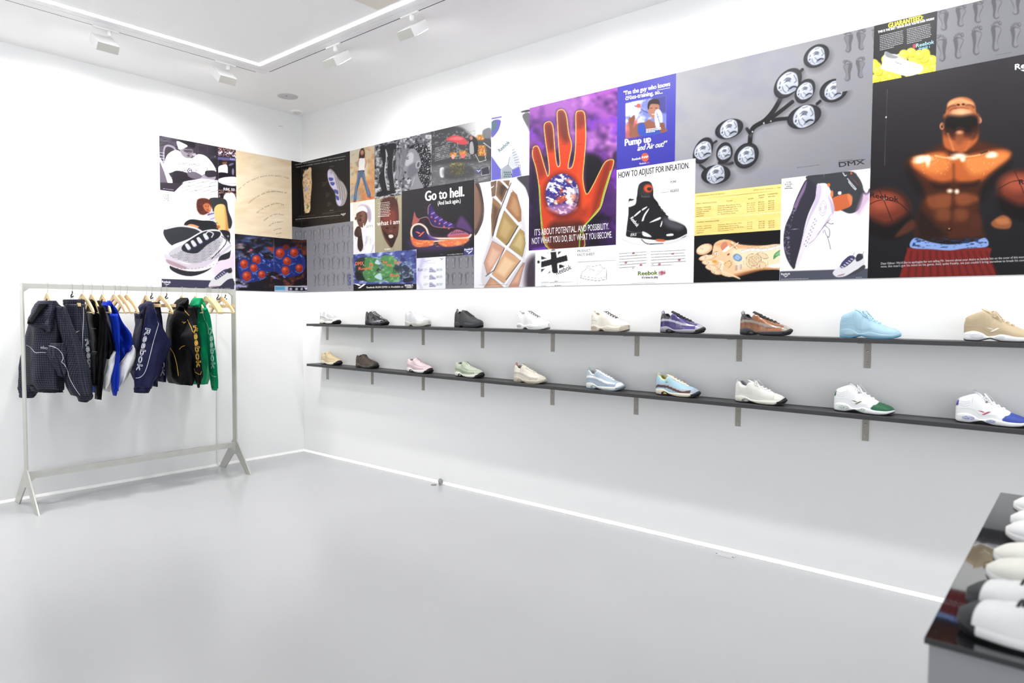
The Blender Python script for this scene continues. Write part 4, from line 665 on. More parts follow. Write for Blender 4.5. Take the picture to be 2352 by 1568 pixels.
P.T('Pump up', 712, 528, 890, 500, 46, 'f2f2f8', .06); P.T('and Air out!\u201d', 798, 562, 1004, 528, 38, 'f2f2f8', .03, .35); P.fine(858, 418, 964, 404, 10, 3, 6, 'f0f0f8', wl=9)
P.e(850, 607, 26, 30, 'e0603c', 0, 1.6); P.T('PUMP', 829, 616, 872, 610, 15, 'f4f0f4', .04); P.T('Reebok', 761, 630, 822, 620, 17, 'f2f2f8', .02); P.T('Reebok', 813, 657, 858, 651, 12, 'e8e8f8', .02); P.T('USA', 860, 651, 882, 648, 11, 'e07080', .02); P.done()
# ---- V: product fact sheet
P = Poster('poster', 'white product fact sheet with a tilted black union flag and line-drawn shoe', 'poster', [('R', 3.023, 3.712, ZB, 1.898)], cD, 1.4, lift=.0002, group=GRP)
P.f('f6f6f7').e(113, 1331, 9, 10, '1c1c20')
def uj(P, q, c, w='f6f6f7'):
    q = [np.array(v, float) for v in q]; M = lambda u, v: tuple((q[0]*(1-u)+q[1]*u)*(1-v)+(q[3]*(1-u)+q[2]*u)*v)
    P.p([M(0, 0), M(1, 0), M(1, 1), M(0, 1)], c[0], 1.2)
    for a, b in (((0, 0), (1, 1)), ((0, 1), (1, 0))): P.l([M(*a), M(*b)], np.linalg.norm(q[3]-q[0])*.24, w, 1.2)
    if len(c) > 1:
        for a, b in (((0, 0), (1, 1)), ((0, 1), (1, 0))): P.l([M(*a), M(*b)], np.linalg.norm(q[3]-q[0])*.08, c[1], 1)
    H_ = np.linalg.norm(q[3]-q[0]); W_ = H_
    P.l([M(.5, 0), M(.5, 1)], H_*.40, w, 1.2); P.l([M(0, .5), M(1, .5)], H_*.40, w, 1.2); k = c[1] if len(c) > 1 else c[0]
    P.l([M(.5, 0), M(.5, 1)], H_*.24, k, 1.2); P.l([M(0, .5), M(1, .5)], H_*.24, k, 1.2)
uj(P, [(132, 1268), (300, 1256), (320, 1350), (132, 1430)], ['1f1f24']); P.p([(70, 1200), (132, 1200), (132, 1500), (120, 1500), (70, 1500)], 'f6f6f7', 1).e(113, 1331, 9, 10, '1c1c20'); P.p([(300, 1240), (345, 1240), (345, 1360), (322, 1352)], 'f6f6f7', 1.2).p([(132, 1252), (300, 1252), (300, 1256), (132, 1268)], 'f6f6f7', 1)
P.TR('Reebok', 286, 1384, 112, 34, -22, '2a2a2e', .01); P.T('PRODUCT', 382, 1264, 474, 1258, 17, '6a6a70', .01); P.T('FACT SHEET', 382, 1291, 502, 1284, 17, '6a6a70', .01)
P.l([(648, 1318), (384, 1332), (382, 1500)], 1.6, '9a9aa0', .8); P.l([(402, 1440), (415, 1400), (440, 1385), (452, 1355), (475, 1365), (540, 1350), (562, 1378), (582, 1372), (584, 1450)], 2, '8a8a90', .9); P.l([(402, 1440), (450, 1452), (520, 1462), (584, 1450)], 2.4, '7a7a80', .9); P.l([(404, 1428), (460, 1436), (530, 1446), (582, 1434)], 1.5, 'a0a0a6', .8); [P.l([(455+k*13, 1372+k*3), (468+k*13, 1388+k*2)], 1.4, '8a8a90', .8) for k in range(6)]; P.l([(560, 1380), (520, 1420), (470, 1420)], 1.4, 'a0a0a6', .8)
P.T('CATEGORY:', 132, 1478, 186, 1475, 8, '7a7a80'); P.l([(190, 1474), (362, 1470)], 1.4, '8a8a90', .7); P.T('STYLE:', 132, 1502, 166, 1500, 8, '7a7a80'); P.fine(225, 1468, 262, 1466, 9, 1, 6, '8a8a90'); P.fine(225, 1498, 298, 1495, 9, 1, 6, '8a8a90'); P.done()
# ---- W: inflation
P = Poster('poster', 'white advert poster of a black high-top basketball shoe headed HOW TO ADJUST FOR INFLATION', 'poster', [('R', 3.712, 4.273, ZB, 2.394)], cD, 1.3, lift=.0005, group=GRP)
P.f('fafafa').b([(700, 1165), (800, 1200), (1000, 1190), (1140, 1140), (1150, 1170), (1000, 1215), (800, 1215), (690, 1185)], 'dcdcde', 12)
P.b([(722, 1110), (735, 1000), (738, 900), (760, 895), (790, 890), (800, 830), (815, 790), (850, 772), (890, 780), (908, 830), (910, 880), (940, 920), (955, 960), (1000, 1010), (1020, 1040), (1070, 1055), (1130, 1085), (1142, 1130), (1120, 1160), (1020, 1180), (930, 1180), (800, 1165), (725, 1155)], '232326', 2)
P.b([(740, 912), (765, 905), (790, 890), (785, 930), (760, 945), (736, 948)], 'e6e6ea', 2.5); P.b([(990, 1020), (1060, 1050), (1120, 1080), (1090, 1110), (1010, 1090), (975, 1050)], '62626c', 16, .8); P.b([(808, 800), (850, 782), (890, 790), (900, 850), (860, 890), (810, 870)], '35353c', 8)
P.e(872, 822, 33, 30, 'b8401e', 0, 2); P.e(872, 822, 24, 21, 'd8603a', 0, 3); P.e(880, 826, 16, 12, '3a2a2a', 0, 3)
for q in ([(775, 1010), (815, 975), (818, 985), (782, 1015)], [(830, 965), (862, 948), (862, 955), (834, 975)], [(828, 1045), (845, 1000), (875, 962), (876, 970), (850, 1015), (840, 1045)], [(885, 1055), (950, 1022), (955, 1035), (900, 1055)], [(955, 1085), (968, 1045), (970, 1060), (962, 1085)], [(832, 1120), (870, 1135), (895, 1158), (840, 1150)]): P.b(q, 'f0f0f2', 1.6)
for k in range(5): P.l([(905+k*22, 900+k*26), (938+k*18, 930+k*22)], 7, '0e0e10', 1.5)
P.l([(722, 1160), (800, 1172), (930, 1192), (1050, 1180), (1142, 1140)], 8, 'eeeef0', 2, smooth=True); P.b([(930, 1172), (985, 1176), (985, 1190), (930, 1188)], 'd86a44', 2); P.b([(1000, 1140), (1040, 1135), (1045, 1148), (1005, 1152)], 'f0f0f2', 1.6); P.l([(825, 1175), (870, 1205), (975, 1203)], 6, '1c1c1e', smooth=True); P.l([(722, 1110), (760, 1125), (840, 1130)], 4, '77777e', 2, .8)
P.TR('Reebok', 780, 1052, 76, 26, 52, 'e6e6ea', .03); P.T('Reebok', 826, 884, 886, 884, 14, '6a6a72', .01); P.T('ERS', 750, 1152, 792, 1150, 18, 'e6e6ea', .03, .2)
P.l([(1022, 786), (925, 800), (895, 830)], 1.4, '5a5a5e', .7); P.l([(1022, 846), (850, 862), (832, 842)], 1.4, '5a5a5e', .7); P.T('PUMP.', 1026, 790, 1070, 784, 19, '2c2c30', .02); P.T('RELEASE.', 1026, 850, 1088, 842, 19, '2c2c30', .02)
P.T('HOW TO ADJUST FOR INFLATION.', 668, 752, 1156, 682, 42, '26262c', .028, h2=42)
P.fine(672, 1276, 866, 1262, 19.5, 6, 4, '8c8c92', wl=8, seed=3); P.fine(892, 1262, 1136, 1250, 19.5, 6, 4, '8c8c92', wl=8, seed=5); 
for x, y in ((770, 1270), (718, 1336), (822, 1352), (1042, 1274), (1088, 1318), (950, 1348)): uj(P, [(x-9, y-6), (x+9, y-7), (x+9, y+5), (x-9, y+6)], ['3c3c80', 'c03040'])
for x, y in ((790, 1286), (905, 1350), (770, 1376)): P.fine(x-8, y, x+14, y-1, 9, 1, 5, '9cb84c')
P.T('Reebok', 804, 1424, 938, 1418, 28, '94a03a', .035); P.T('Reebok', 802, 1423, 936, 1417, 28, '5c7a2c', .0); uj(P, [(946, 1396), (990, 1392), (990, 1418), (946, 1422)], ['3c3c80', 'c03040']); P.T("It's time to play.", 830, 1446, 942, 1442, 16, '2c2c30', .03); P.fine(758, 1480, 1034, 1470, 9, 1, 2, 'a8a8ac'); P.done()
# ---- X: grey pods of faces
P = Poster('poster', 'large grey poster of black linked pods each holding an old man\u2019s grimacing face', 'poster', [('R', 4.134, 5.256, 2.176, ZT)], cE, 1.4, group=GRP)
P.f('97979a').g(60, 450, 'a6a6ab', 1800, 1300, '85858a').n('8a8aa4', 260, 200, .45, .8, a=.4, seed=5)
def link_(pts, w): P.l([(a+10, b+20) for a, b in pts], w*1.2, '6c6c72', 12, .6, smooth=True); P.l(pts, w, '232326', 3, smooth=True)
link_([(1190, 430), (1160, 460)], 26); link_([(1350, 715), (1320, 740)], 26); link_([(1000, 680), (930, 800), (850, 890), (740, 965), (715, 1100)], 40); link_([(1100, 720), (1000, 800), (880, 890)], 34); link_([(1070, 870), (960, 880), (860, 905)], 34); link_([(715, 1000), (690, 965)], 30)
link_([(415, 1075), (380, 1100)], 20); link_([(440, 1270), (520, 1280), (560, 1270)], 26); link_([(270, 1290), (320, 1330)], 24); P.e(740, 990, 6, 6, 'f0f0f0', 0, 3); P.e(842, 912, 6, 6, 'f0f0f0', 0, 3); P.e(905, 895, 5, 5, 'f0f0f0', 0, 3)
for x, y, rx, ry, an in ((1315, 310, 128, 92, -38), (1058, 555, 158, 98, -50), (1212, 625, 120, 80, -58), (1470, 620, 132, 100, -25), (1205, 855, 160, 100, -22), (530, 965, 132, 84, -22), (295, 1160, 128, 78, -62), (487, 1180, 96, 72, -75), (685, 1205, 125, 100, -50), (410, 1375, 132, 86, -8)):
    P.e(x+22, y+30, rx, ry, '5c5c62', an, 26, .7); P.e(x, y, rx, ry, '1f1f23', an, 3); P.e(x, y, rx*.93, ry*.9, '4a4a50', an, 8, .5)
    k = rx/106; Fp = lambda pts: [(x+a*k, y+b*k) for a, b in pts]
    P.b(Fp([(-66, 20), (-50, -30), (0, -68), (48, -58), (62, -10), (58, 30), (30, 52), (-6, 66), (-40, 60)]), 'b5bac6', 4)
    P.b(Fp([(-40, -20), (0, -60), (34, -56), (10, -20), (-20, 10)]), 'e0e4ee', 9, .8); P.b(Fp([(10, 20), (50, 12), (44, 40), (8, 50)]), '8c92a2', 7, .7)
    for q in ([(-26, -14), (-4, -34), (18, -24)], [(-22, -2), (0, -18), (14, -10)], [(36, -50), (52, -18), (40, -4)], [(-34, 20), (-26, 44), (-10, 56)], [(-12, 10), (6, 30), (0, 48)], [(-44, -8), (-52, 22), (-40, 44)], [(-10, -50), (20, -60)]): P.l(Fp(q), 5*k, '4c5060', 2.5, .85, smooth=True)
    P.l(Fp([(12, 32), (32, 20), (52, 22)]), 9*k, '25272f', 2.5, smooth=True); P.e(x+2*k, y-22*k, 20*k, 12*k, '5c6070', -30, 4, .8); P.e(x-50*k, y+26*k, 12*k, 18*k, 'c8ccd8', 20, 3); P.e(x-50*k, y+26*k, 6*k, 10*k, '5a5e6c', 20, 3)
P.g(60, 450, 'a3a3a9', 1800, 1300, '84848b', [(1490, 440), (1660, 420), (1680, 605), (1495, 640)])
for x, y in ((1602, 182), (1718, 160), (1595, 440), (1712, 412)): foot(P, x, y, 88, 195, 0, '5a5a5e', '86868a', flip=-1 if x > 1650 else 1)
foot(P, 1842, 390 if False else 150, 60, 180, 0, '5a5a5e', '86868a')
P.fine(1140, 1316, 1500, 1270, 12, 1, 5, '606066', wl=14); P.TR('DMX', 1632, 1274, 230, 40, -7, '2c2c32', .03); P.l([(1515, 1264), (1750, 1240)], 5, '2c2c32', 1.5); P.fine(1520, 1252, 1728, 1232, 12, 1, 4, '55555a', wl=10); P.done()
# ---- Y: yellow price list
P = Poster('poster', 'yellow typewritten confidential price list sheet', 'poster', [('R', 4.273, 4.799, 1.920, 2.178)], cF, 1.5, lift=.0003, group=GRP)
P.f('f2d67e').n('f8e296', 200, 60, .4, .7, a=.6).l([(80, 658), (1145, 572)], 6, 'faf0c0', 2)
TY = '8c6f3e'
for t, x0, y0, x1, y1 in (('CONFIDENTIAL PRICE SCHEDULE', 104, 384, 450, 350), ('EFFECTIVE MARCH 1, 1982', 812, 310, 1146, 278), ("MEN'S TRAINING SHOES", 106, 478, 356, 456), ('COLORS', 474, 444, 550, 438), ('SIZES', 742, 418, 808, 410), ('DEALER', 868, 378, 948, 366), ('COST', 876, 404, 940, 396), ('SUGGESTED', 980, 362, 1108, 348), ('RETAIL', 990, 390, 1076, 382), ("WOMEN'S TRAINING SHOES", 108, 705, 386, 682)): P.T(t, x0, y0, x1, y1, 13, TY, .01)
rows = ((('PHASE 1 TRAINER', 'Midnight Blue/Bone Trim', '6½-12,13', '$23.50', '$49.95'), ('CLASSIC LEATHER', 'Slate Grey/Burgundy Trim', '6½-12,13', '$18.50', '$39.95'), ('NEWER TRAINER', 'Silver/Burgundy Trim', '6-12,13', '$15.50', '$29.95'), ('KINETICS', 'Silver Grey/Navy Trim', '6½-12,13', '$12.50', '$29.95'), ('BANKSHOT', 'Lt. Grey/Navy Trim', '6½-12,13', '$12.50', '$25.95')), (('PHASE 1 TRAINER', 'Midnight Blue/Cream Trim', '5½-10', '$22.50', '$49.95'), ('CLASSIC LEATHER', 'White/Slate Grey Trim', '5½-10', '$17.50', '$37.95'), ('KINETICS', 'Powder Blue/Powder Bl.Trim', '5½-10', '$14.50', '$29.95'), ('FANTASY', 'White/White Trim', '5½-10', '$12.50', '$25.95')))
for bi, R in enumerate(rows):
    for ri, row in enumerate(R):
        for ci, t in enumerate(row):
            x0 = (106, 368, 728, 868, 990)[ci]+(4 if bi else 0); w = len(t)*12.2; y = ((528, 504, 472, 458, 444), (758, 734, 704, 696, 690))[bi][ci]+ri*25.5; P.T(t, x0, y, x0+w, y-w*.085, 12, TY, .0)
P.l([(95, 415), (1140, 306)], 1.6, 'b89a50', .8); P.done()
# ---- Z: illustrated foot
P = Poster('poster', 'black poster of a flat illustrated foot sole covered with small drawings', 'poster', [('R', 4.273, 4.799, ZB, 1.920)], cF, 1.5, lift=.0003, group=GRP)
P.f('15151a')
P.b([(300, 1080), (330, 960), (420, 912), (520, 918), (640, 970), (800, 985), (960, 978), (1100, 965), (1250, 975), (1250, 1270), (1100, 1278), (900, 1278), (720, 1310), (600, 1350), (520, 1368), (420, 1340), (320, 1250), (290, 1170)], 'f0cba0', 3)
P.b([(560, 1000), (900, 1010), (1200, 1000), (1200, 1200), (900, 1240), (600, 1230)], 'f6e4c0', 30, .9); P.b([(330, 960), (520, 920), (640, 975), (900, 990), (640, 1020), (400, 1000)], 'e8a878', 16, .8); P.b([(560, 1340), (900, 1262), (1180, 1262), (900, 1290), (600, 1368)], 'c98048', 10, .8)
for x, y, rx, ry, an in ((205, 1028, 104, 62, -22), (245, 1130, 110, 38, -10), (275, 1195, 100, 34, 4), (300, 1258, 84, 34, 12), (350, 1310, 66, 28, 16)): P.e(x, y, rx, ry, 'e8b488', an, 2); P.e(x-8, y-4, rx*.82, ry*.78, 'f8dcb8', an, 6); P.l([(x-50, y-14), (x-20, y-4), (x-34, y+16)], 2.5, '8a5a40', 1.4, smooth=True)
P.b([(240, 1090), (290, 1060), (300, 1090), (260, 1100)], '4a2e20', 5, .7)
P.b([(405, 990), (440, 940), (480, 940), (490, 1000), (450, 1040), (415, 1030)], 'd98a70', 3); P.b([(430, 1050), (500, 985), (510, 1020), (460, 1060)], 'fbf6f0', 2); P.l([(500, 1030), (620, 950)], 9, 'fbf0dc'); P.l([(540, 940), (600, 1010)], 9, 'fbf0dc'); [P.l([(520+k*20, 960+k*4), (600-k*5, 1030-k*6)], 4, '8a6a3c', 1.5, .8) for k in range(5)]
P.l([(310, 1100), (330, 1060), (375, 1062)], 3, '6a4430', smooth=True); P.e(352, 1084, 16, 12, 'f4f4f4'); P.e(354, 1084, 8, 8, '4c6878'); P.e(500, 1092, 18, 10, 'c03c34', -20); P.e(612, 1130, 58, 44, '7a9ccc', 25, 2); P.e(612, 1130, 38, 28, 'a8c4e4', 25, 4); P.l([(580, 1110), (625, 1140), (640, 1150)], 3, '3c5484')
for k in range(26): x = 668+k*19; y = 1060-12*math.sin(k/3.2)-k*2.2; P.e(x, y, 12, 17, 'c8ccd0', 10, 1.6); P.e(x, y, 8, 12, 'f0f2f4', 10, 2); P.l([(x-2, y-18), (x+6, y-32)], 2.5, '5c6068', 1)
for q in ([(720, 1130), (760, 1090), (850, 1092), (900, 1140), (880, 1240), (780, 1258), (718, 1210)], [(760, 1130), (830, 1110), (880, 1150), (850, 1220), (780, 1230), (750, 1180)], [(850, 1080), (900, 1065), (960, 1090), (985, 1135), (920, 1140)], [(880, 1180), (950, 1195), (950, 1250), (890, 1260)]): P.b(q, 'e8d0a8', 4, .8); P.l(q+[q[0]], 3.4, '6c5440', 1.4, .9, smooth=True)
for k in range(6): P.l([(770+k*14, 1125), (782+k*14, 1215)], 2.4, 'a06c54', 1.2, .8)
P.b([(450, 1220), (470, 1190), (520, 1170), (535, 1220), (500, 1258), (460, 1250)], 'ecc890', 2); P.l([(450, 1220), (470, 1190), (520, 1170), (535, 1220), (500, 1258)], 3, '7a5a38', 1.2, smooth=True); P.e(330, 1180, 30, 20, 'e8a848', 0, 4); P.b([(370, 1170), (440, 1180), (430, 1280), (385, 1290), (395, 1220)], 'f6e2c4', 3); P.l([(370, 1180), (410, 1210), (390, 1280), (450, 1290)], 3, '8a5a40', smooth=True)
P.p([(600, 1215), (660, 1205), (665, 1290), (610, 1295)], 'f0e0c8', 2); [P.l([(586, 1232+k*16), (662, 1222+k*16)], 5, 'c8604c' if k % 2 else '6878b0', 1.5) for k in range(4)]; P.b([(430, 1290), (560, 1340), (640, 1382), (630, 1392), (540, 1355), (430, 1320)], 'f2d8b4', 2)
P.b([(1050, 1130), (1070, 1080), (1140, 1030), (1180, 1010), (1180, 1090), (1110, 1110), (1060, 1150)], '5aa468', 3); P.b([(1080, 1090), (1160, 1035), (1160, 1080), (1090, 1105)], '9cd0a0', 4, .7); P.b([(985, 1230), (1100, 1200), (1250, 1190), (1250, 1240), (1050, 1256)], 'fbf4e8', 3); [P.fine(x, 1180+k*14, x+16, 1178+k*14, 9, 1, 5, 'b07040') for x in (540, 684, 980) for k in range(4)]; P.done()
# ---- AA: running shoe heel poster
P = Poster('poster', 'white poster of a white running shoe stepping down on its toe, navy footer at right', 'poster', [('R', 4.799, 5.257, ZB, 2.207)], cF, 1.4, lift=.0006, group=GRP)
P.f('f5f3f6').b([(1900, 540), (2100, 560), (2240, 440), (2240, 900), (2060, 800)], 'ece4ee', 40).b([(2060, 60), (2240, 30), (2240, 260), (2180, 250)], 'f0e6e8', 10)
P.b([(1462, 130), (1700, 100), (1990, 70), (2080, 120), (2150, 250), (2150, 400), (2100, 540), (2000, 590), (1900, 560), (1780, 480), (1700, 300), (1560, 240), (1480, 190)], '42454a', 4); P.b([(2060, 80), (2180, 330), (2230, 280), (2240, 330), (2160, 350)], '4c4e52', 4)
P.p([(2150, 350), (2235, 330), (2230, 420), (2110, 600), (2060, 590)], 'c8a4c4', 24, .8); P.b([(1750, 420), (1940, 350), (2010, 390), (2010, 480), (1960, 520), (1800, 560)], 'cf6a3c', 5); P.b([(1960, 350), (2020, 380), (2015, 470), (1990, 480)], 'f09060', 6, .7)
for q in ([(2000, 70), (2020, 100), (2000, 110)], [(2010, 150), (2110, 260), (2060, 200)]): P.b(q, 'd8603c', 3)
P.l([(1905, 90), (1930, 130), (1950, 120)], 8, 'f0f0f2', 2); P.l([(1960, 160), (2010, 220), (2070, 290)], 7, 'f0f0f2', 2); P.l([(1975, 200), (2020, 260), (2060, 300)], 8, 'f0f0f2', 2, smooth=True); P.l([(1675, 110), (1675, 220)], 3, 'b0b0b4', 1.2)
P.b([(1470, 170), (1580, 250), (1590, 330), (1560, 420), (1480, 600), (1430, 780), (1400, 980), (1320, 1250), (1270, 1240), (1200, 1100), (1175, 920), (1200, 740), (1280, 560), (1310, 460), (1400, 260)], '3c3a48', 4)
P.n('8a7a9c', 14, 18, .55, .7, [(1290, 500), (1340, 520), (1250, 800), (1260, 1200), (1180, 1000), (1180, 820)], seed=4, soft=6); P.b([(1460, 190), (1400, 300), (1330, 440), (1300, 510), (1340, 520), (1380, 420), (1440, 300)], '9a7ea6', 8, .8); P.l([(1185, 785), (1440, 778)], 3, 'a8a8b0', 1.2)
P.b([(1590, 235), (1640, 250), (1740, 340), (1790, 470), (1800, 560), (1780, 640), (1700, 740), (1600, 850), (1520, 980), (1440, 1040), (1380, 1180), (1320, 1245), (1380, 1010), (1420, 840), (1480, 640), (1560, 440)], 'e6e0ea', 3)
P.b([(1590, 230), (1700, 225), (1760, 330), (1740, 345), (1640, 250)], 'f8f6fa', 3); P.b([(1590, 240), (1570, 400), (1470, 660), (1400, 960), (1385, 1010), (1480, 700), (1620, 420), (1640, 260)], 'c6b6d2', 6, .8); P.b([(1720, 360), (1790, 480), (1800, 560), (1775, 600), (1750, 480)], 'bda8cc', 8, .8)
for r in (46, 30): P.l([(1660+r*.9*math.cos(a/10*6.283)-(r*.15)*math.sin(a/10*6.283), 525+r*2*math.sin(a/10*6.283)) for a in range(11)], 4, 'a494b4', 1.6, .9, smooth=True)
for k in range(16): P.e(1560-k*9+(k % 2)*26, 660+k*22, 5, 8, '5c5468', 20, 1.4)
for k in range(10): P.l([(1590+k*14, 850-k*18), (1700+k*6, 720-k*8)], 4, '8a7c98', 1.5, .9)
P.l([(1490, 960), (1580, 880), (1720, 660), (1760, 600)], 6, '9a84ac', 2, .8, smooth=True); P.l([(1690, 740), (1740, 790), (1735, 880), (1700, 850), (1680, 790)], 8, '5c5c70', 2, smooth=True); P.l([(1715, 870), (1740, 960), (1755, 1030)], 8, '5c5c70', 2); P.l([(1715, 700), (1760, 720), (1790, 712)], 9, '5c5c70', 2); P.l([(1665, 800), (1665, 830)], 6, '5c5c70'); P.e(1730, 240, 20, 22, 'd8703c', 0, 3); P.e(1770, 350, 18, 44, 'e0804c', 0, 3); P.e(1866, 338, 22, 20, 'f6f6f8')
P.p([(1130, 1298), (2215, 1262), (2215, 1420), (1128, 1420)], '5a5c6c', 1.6)
P.b([(1780, 1320), (1830, 1260), (1880, 1220), (1960, 1130), (2060, 1140), (2140, 1080), (2160, 1120), (2170, 1220), (2050, 1290), (1950, 1350), (1840, 1370)], 'dedde2', 2.5); P.b([(1870, 1240), (1900, 1180), (1980, 1110), (2040, 1110), (2050, 1150), (1960, 1230), (1900, 1260)], '4c4a74', 2)
for k in range(5): P.l([(1890+k*28, 1240-k*24), (1915+k*28, 1252-k*24)], 10, 'eaeaf2', 2)
P.b([(2060, 1140), (2090, 1085), (2145, 1090), (2150, 1140), (2080, 1180)], '3f4248', 3); P.l([(2140, 1110), (2160, 1062)], 6, '6c6c7c'); P.l([(2010, 1130), (2050, 1070)], 6, '6c6c7c'); P.b([(2060, 1290), (2160, 1220), (2175, 1262), (2060, 1330), (1940, 1360)], '4c4e56', 3); P.b([(1850, 1345), (1930, 1325), (1900, 1350), (1840, 1358)], 'a8909c', 3)
for k, t in enumerate(('THE', 'SHOES', 'ARE', 'WAITING')): P.T(t, 1206-16*(k % 2), 216+k*25, 1270+16*(k % 2), 212+k*25, 17, '34343a', .05)
P.T('Reebok', 1150, 1344, 1258, 1338, 24, 'f2f2f6', .05); P.logo(1166, 1350, 72, 24, 'f2f2f6', -.06); P.fine(1148, 1400, 1726, 1384, 10, 1, 7, 'b9b9c6', wl=18); P.fine(2066, 1378, 2190, 1372, 10, 1, 7, 'b9b9c6', wl=14); P.done()
# ---- AB: guaranteed
P = Poster('poster', 'black advert poster of a white tennis shoe lying on yellow tennis balls', 'poster', [('R', 5.256, 5.539, 2.647, ZT)], cG, 1.4, lift=.0003, group=GRP)
P.f('2e2d30')
for k in range(34):
    x = 62+(k*53) % 352; y = 452-(x-62)*.18-(k*29) % 120
    if y > 262+abs(x-300)*.25: P.e(x, y, 27, 27, 'a89a2a', 0, 2); P.e(x-2, y-3, 25, 24, 'e4d832', 0, 3); P.e(x-8, y-9, 12, 10, 'f4ee7a', 0, 5, .8); P.l([(x-22, y-4), (x, y+8), (x+22, y)], 2, 'f6f2b8', 1, .6, smooth=True)
for x, y in ((80, 430), (130, 405), (90, 390), (160, 425), (355, 345), (385, 330), (340, 320), (395, 375), (360, 385), (270, 290), (315, 300), (230, 300)): P.e(x, y, 27, 27, 'a89a2a', 0, 2); P.e(x-2, y-3, 25, 24, 'e8dc34', 0, 3); P.e(x-8, y-9, 12, 10, 'f6f07c', 0, 5, .8)
P.b([(112, 345), (122, 300), (130, 283), (160, 295), (190, 300), (230, 325), (290, 345), (330, 360), (330, 385), (300, 405), (240, 414), (170, 395), (108, 375)], 'f4f4f6', 2); P.b([(125, 300), (132, 284), (165, 298), (200, 310), (180, 322), (140, 315)], '8c8c90', 3); P.b([(110, 362), (190, 385), (260, 402), (325, 388), (300, 405), (240, 414), (170, 395), (108, 376)], 'd2d2d6', 2); [P.l([(190+k*14, 306+k*7), (206+k*14, 298+k*8)], 3, 'b8b8be', 1.2) for k in range(6)]
P.TR('Reebok', 200, 344, 36, 11, 20, '44444c', .03)
P.T('GUARANTEED:', 145, 154, 334, 108, 26, 'e8d838', .07); P.T("THIS IS THE BEST TENNIS SHOE YOU'VE EVER WORN!", 88, 182, 394, 108, 12, 'f0f0f2', .05); P.fine(98, 200, 228, 170, 9.6, 9, 4, 'a8a8ac', seed=2, wl=9); P.fine(246, 164, 380, 133, 9.6, 9, 4, 'a8a8ac', seed=4, wl=9)
P.T('Reebok', 296, 260, 394, 238, 20, 'a8d4e4', .02); P.T('PHASE 1', 312, 274, 370, 262, 12, '8cc8dc', .04); P.p([(278, 244), (293, 240), (293, 262), (278, 266)], 'c04858', 1.2); P.done()
# ---- AC: grey feet upper right
P = Poster('poster', 'grey poster of large footprint rows at the top right above the athlete', 'poster', [('R', 5.539, 6.30, 2.560, ZT)], cG, 1.4, group=GRP)
P.f('808085').g(415, 60, '86868b', 884, 250, '7a7a80')
for x, y, h, f_ in ((445, 108, 120, 1), (540, 85, 125, -1), (634, 62, 130, -1), (735, 38, 135, -1), (838, 20, 125, 1), (935, 0, 130, 1), (436, 262, 150, 1), (527, 250, 145, -1), (626, 220, 165, -1), (732, 196, 172, -1), (838, 192, 140, -1), (940, 170, 150, 1)): foot(P, x, y, 60, h, .05, '545459', '8a8a8f', f_)
P.fine(728, 304, 884, 276, 9, 1, 3, '606066', wl=9); P.done()
# ---- AD: athlete
P = Poster('poster', 'huge black poster of a shirtless basketball player looking up between two balls', 'poster', [('R', 5.257, 6.55, ZB, 2.647)], cG, 1.35, lift=.0003, group=GRP)
P.f('29262a').g(300, 350, '353237', 300, 1500, '1a171b')
P.b([(242, 880), (290, 850), (380, 818), (440, 780), (470, 740), (620, 740), (640, 765), (740, 800), (800, 820), (820, 850), (790, 890), (720, 950), (650, 1040), (640, 1150), (655, 1240), (640, 1300), (330, 1300), (290, 1250), (320, 1130), (330, 1040), (280, 960), (240, 910)], '542611', 18)
P.b([(250, 880), (330, 850), (440, 830), (500, 860), (620, 840), (760, 815), (815, 850), (740, 920), (660, 980), (560, 1000), (500, 985), (420, 1000), (330, 950)], 'c0622a', 16)
P.b([(270, 880), (350, 852), (440, 845), (480, 900), (420, 950), (330, 930)], 'e0843c', 18, .9); P.b([(560, 870), (660, 845), (780, 830), (800, 860), (700, 930), (600, 950)], 'e08a44', 18, .9)
P.b([(340, 1000), (480, 1010), (500, 1090), (450, 1130), (350, 1110)], '4a2212', 18, .8); P.b([(520, 1010), (640, 1000), (640, 1080), (540, 1110)], '4a2212', 18, .7); P.b([(350, 1080), (420, 1060), (490, 1060), (480, 1130), (380, 1140)], 'a0562c', 14, .7); P.b([(510, 1060), (600, 1060), (640, 1090), (560, 1120), (515, 1110)], 'a0562c', 14, .7)
P.b([(400, 1145), (480, 1150), (480, 1210), (400, 1200)], '6c3a20', 12, .7); P.b([(490, 1150), (560, 1150), (560, 1210), (495, 1210)], '6c3a20', 12, .7); P.b([(320, 1150), (400, 1220), (460, 1290), (330, 1300), (300, 1240)], '26140e', 20, .9); P.l([(500, 900), (502, 1000), (492, 1140), (482, 1230)], 8, '3c1c10', 12, .55); P.b([(380, 1000), (440, 1010), (480, 1005), (470, 1025), (400, 1030)], '2e140c', 12, .8); P.b([(530, 1005), (600, 1000), (640, 985), (630, 1015), (550, 1025)], '2e140c', 12, .8); P.b([(240, 880), (262, 862), (270, 920), (330, 1010), (340, 1080), (290, 1040), (250, 960)], '1c1112', 18, .8); P.b([(820, 850), (800, 880), (700, 960), (650, 1040), (655, 1100), (720, 1020), (800, 930)], '1c1112', 18, .8); [P.b([(cx-30, cy-26), (cx+30, cy-28), (cx+34, cy+24), (cx-26, cy+26)], '93502a', 12, .5) for cx, cy in ((440, 1095), (555, 1090), (445, 1170), (545, 1170))]
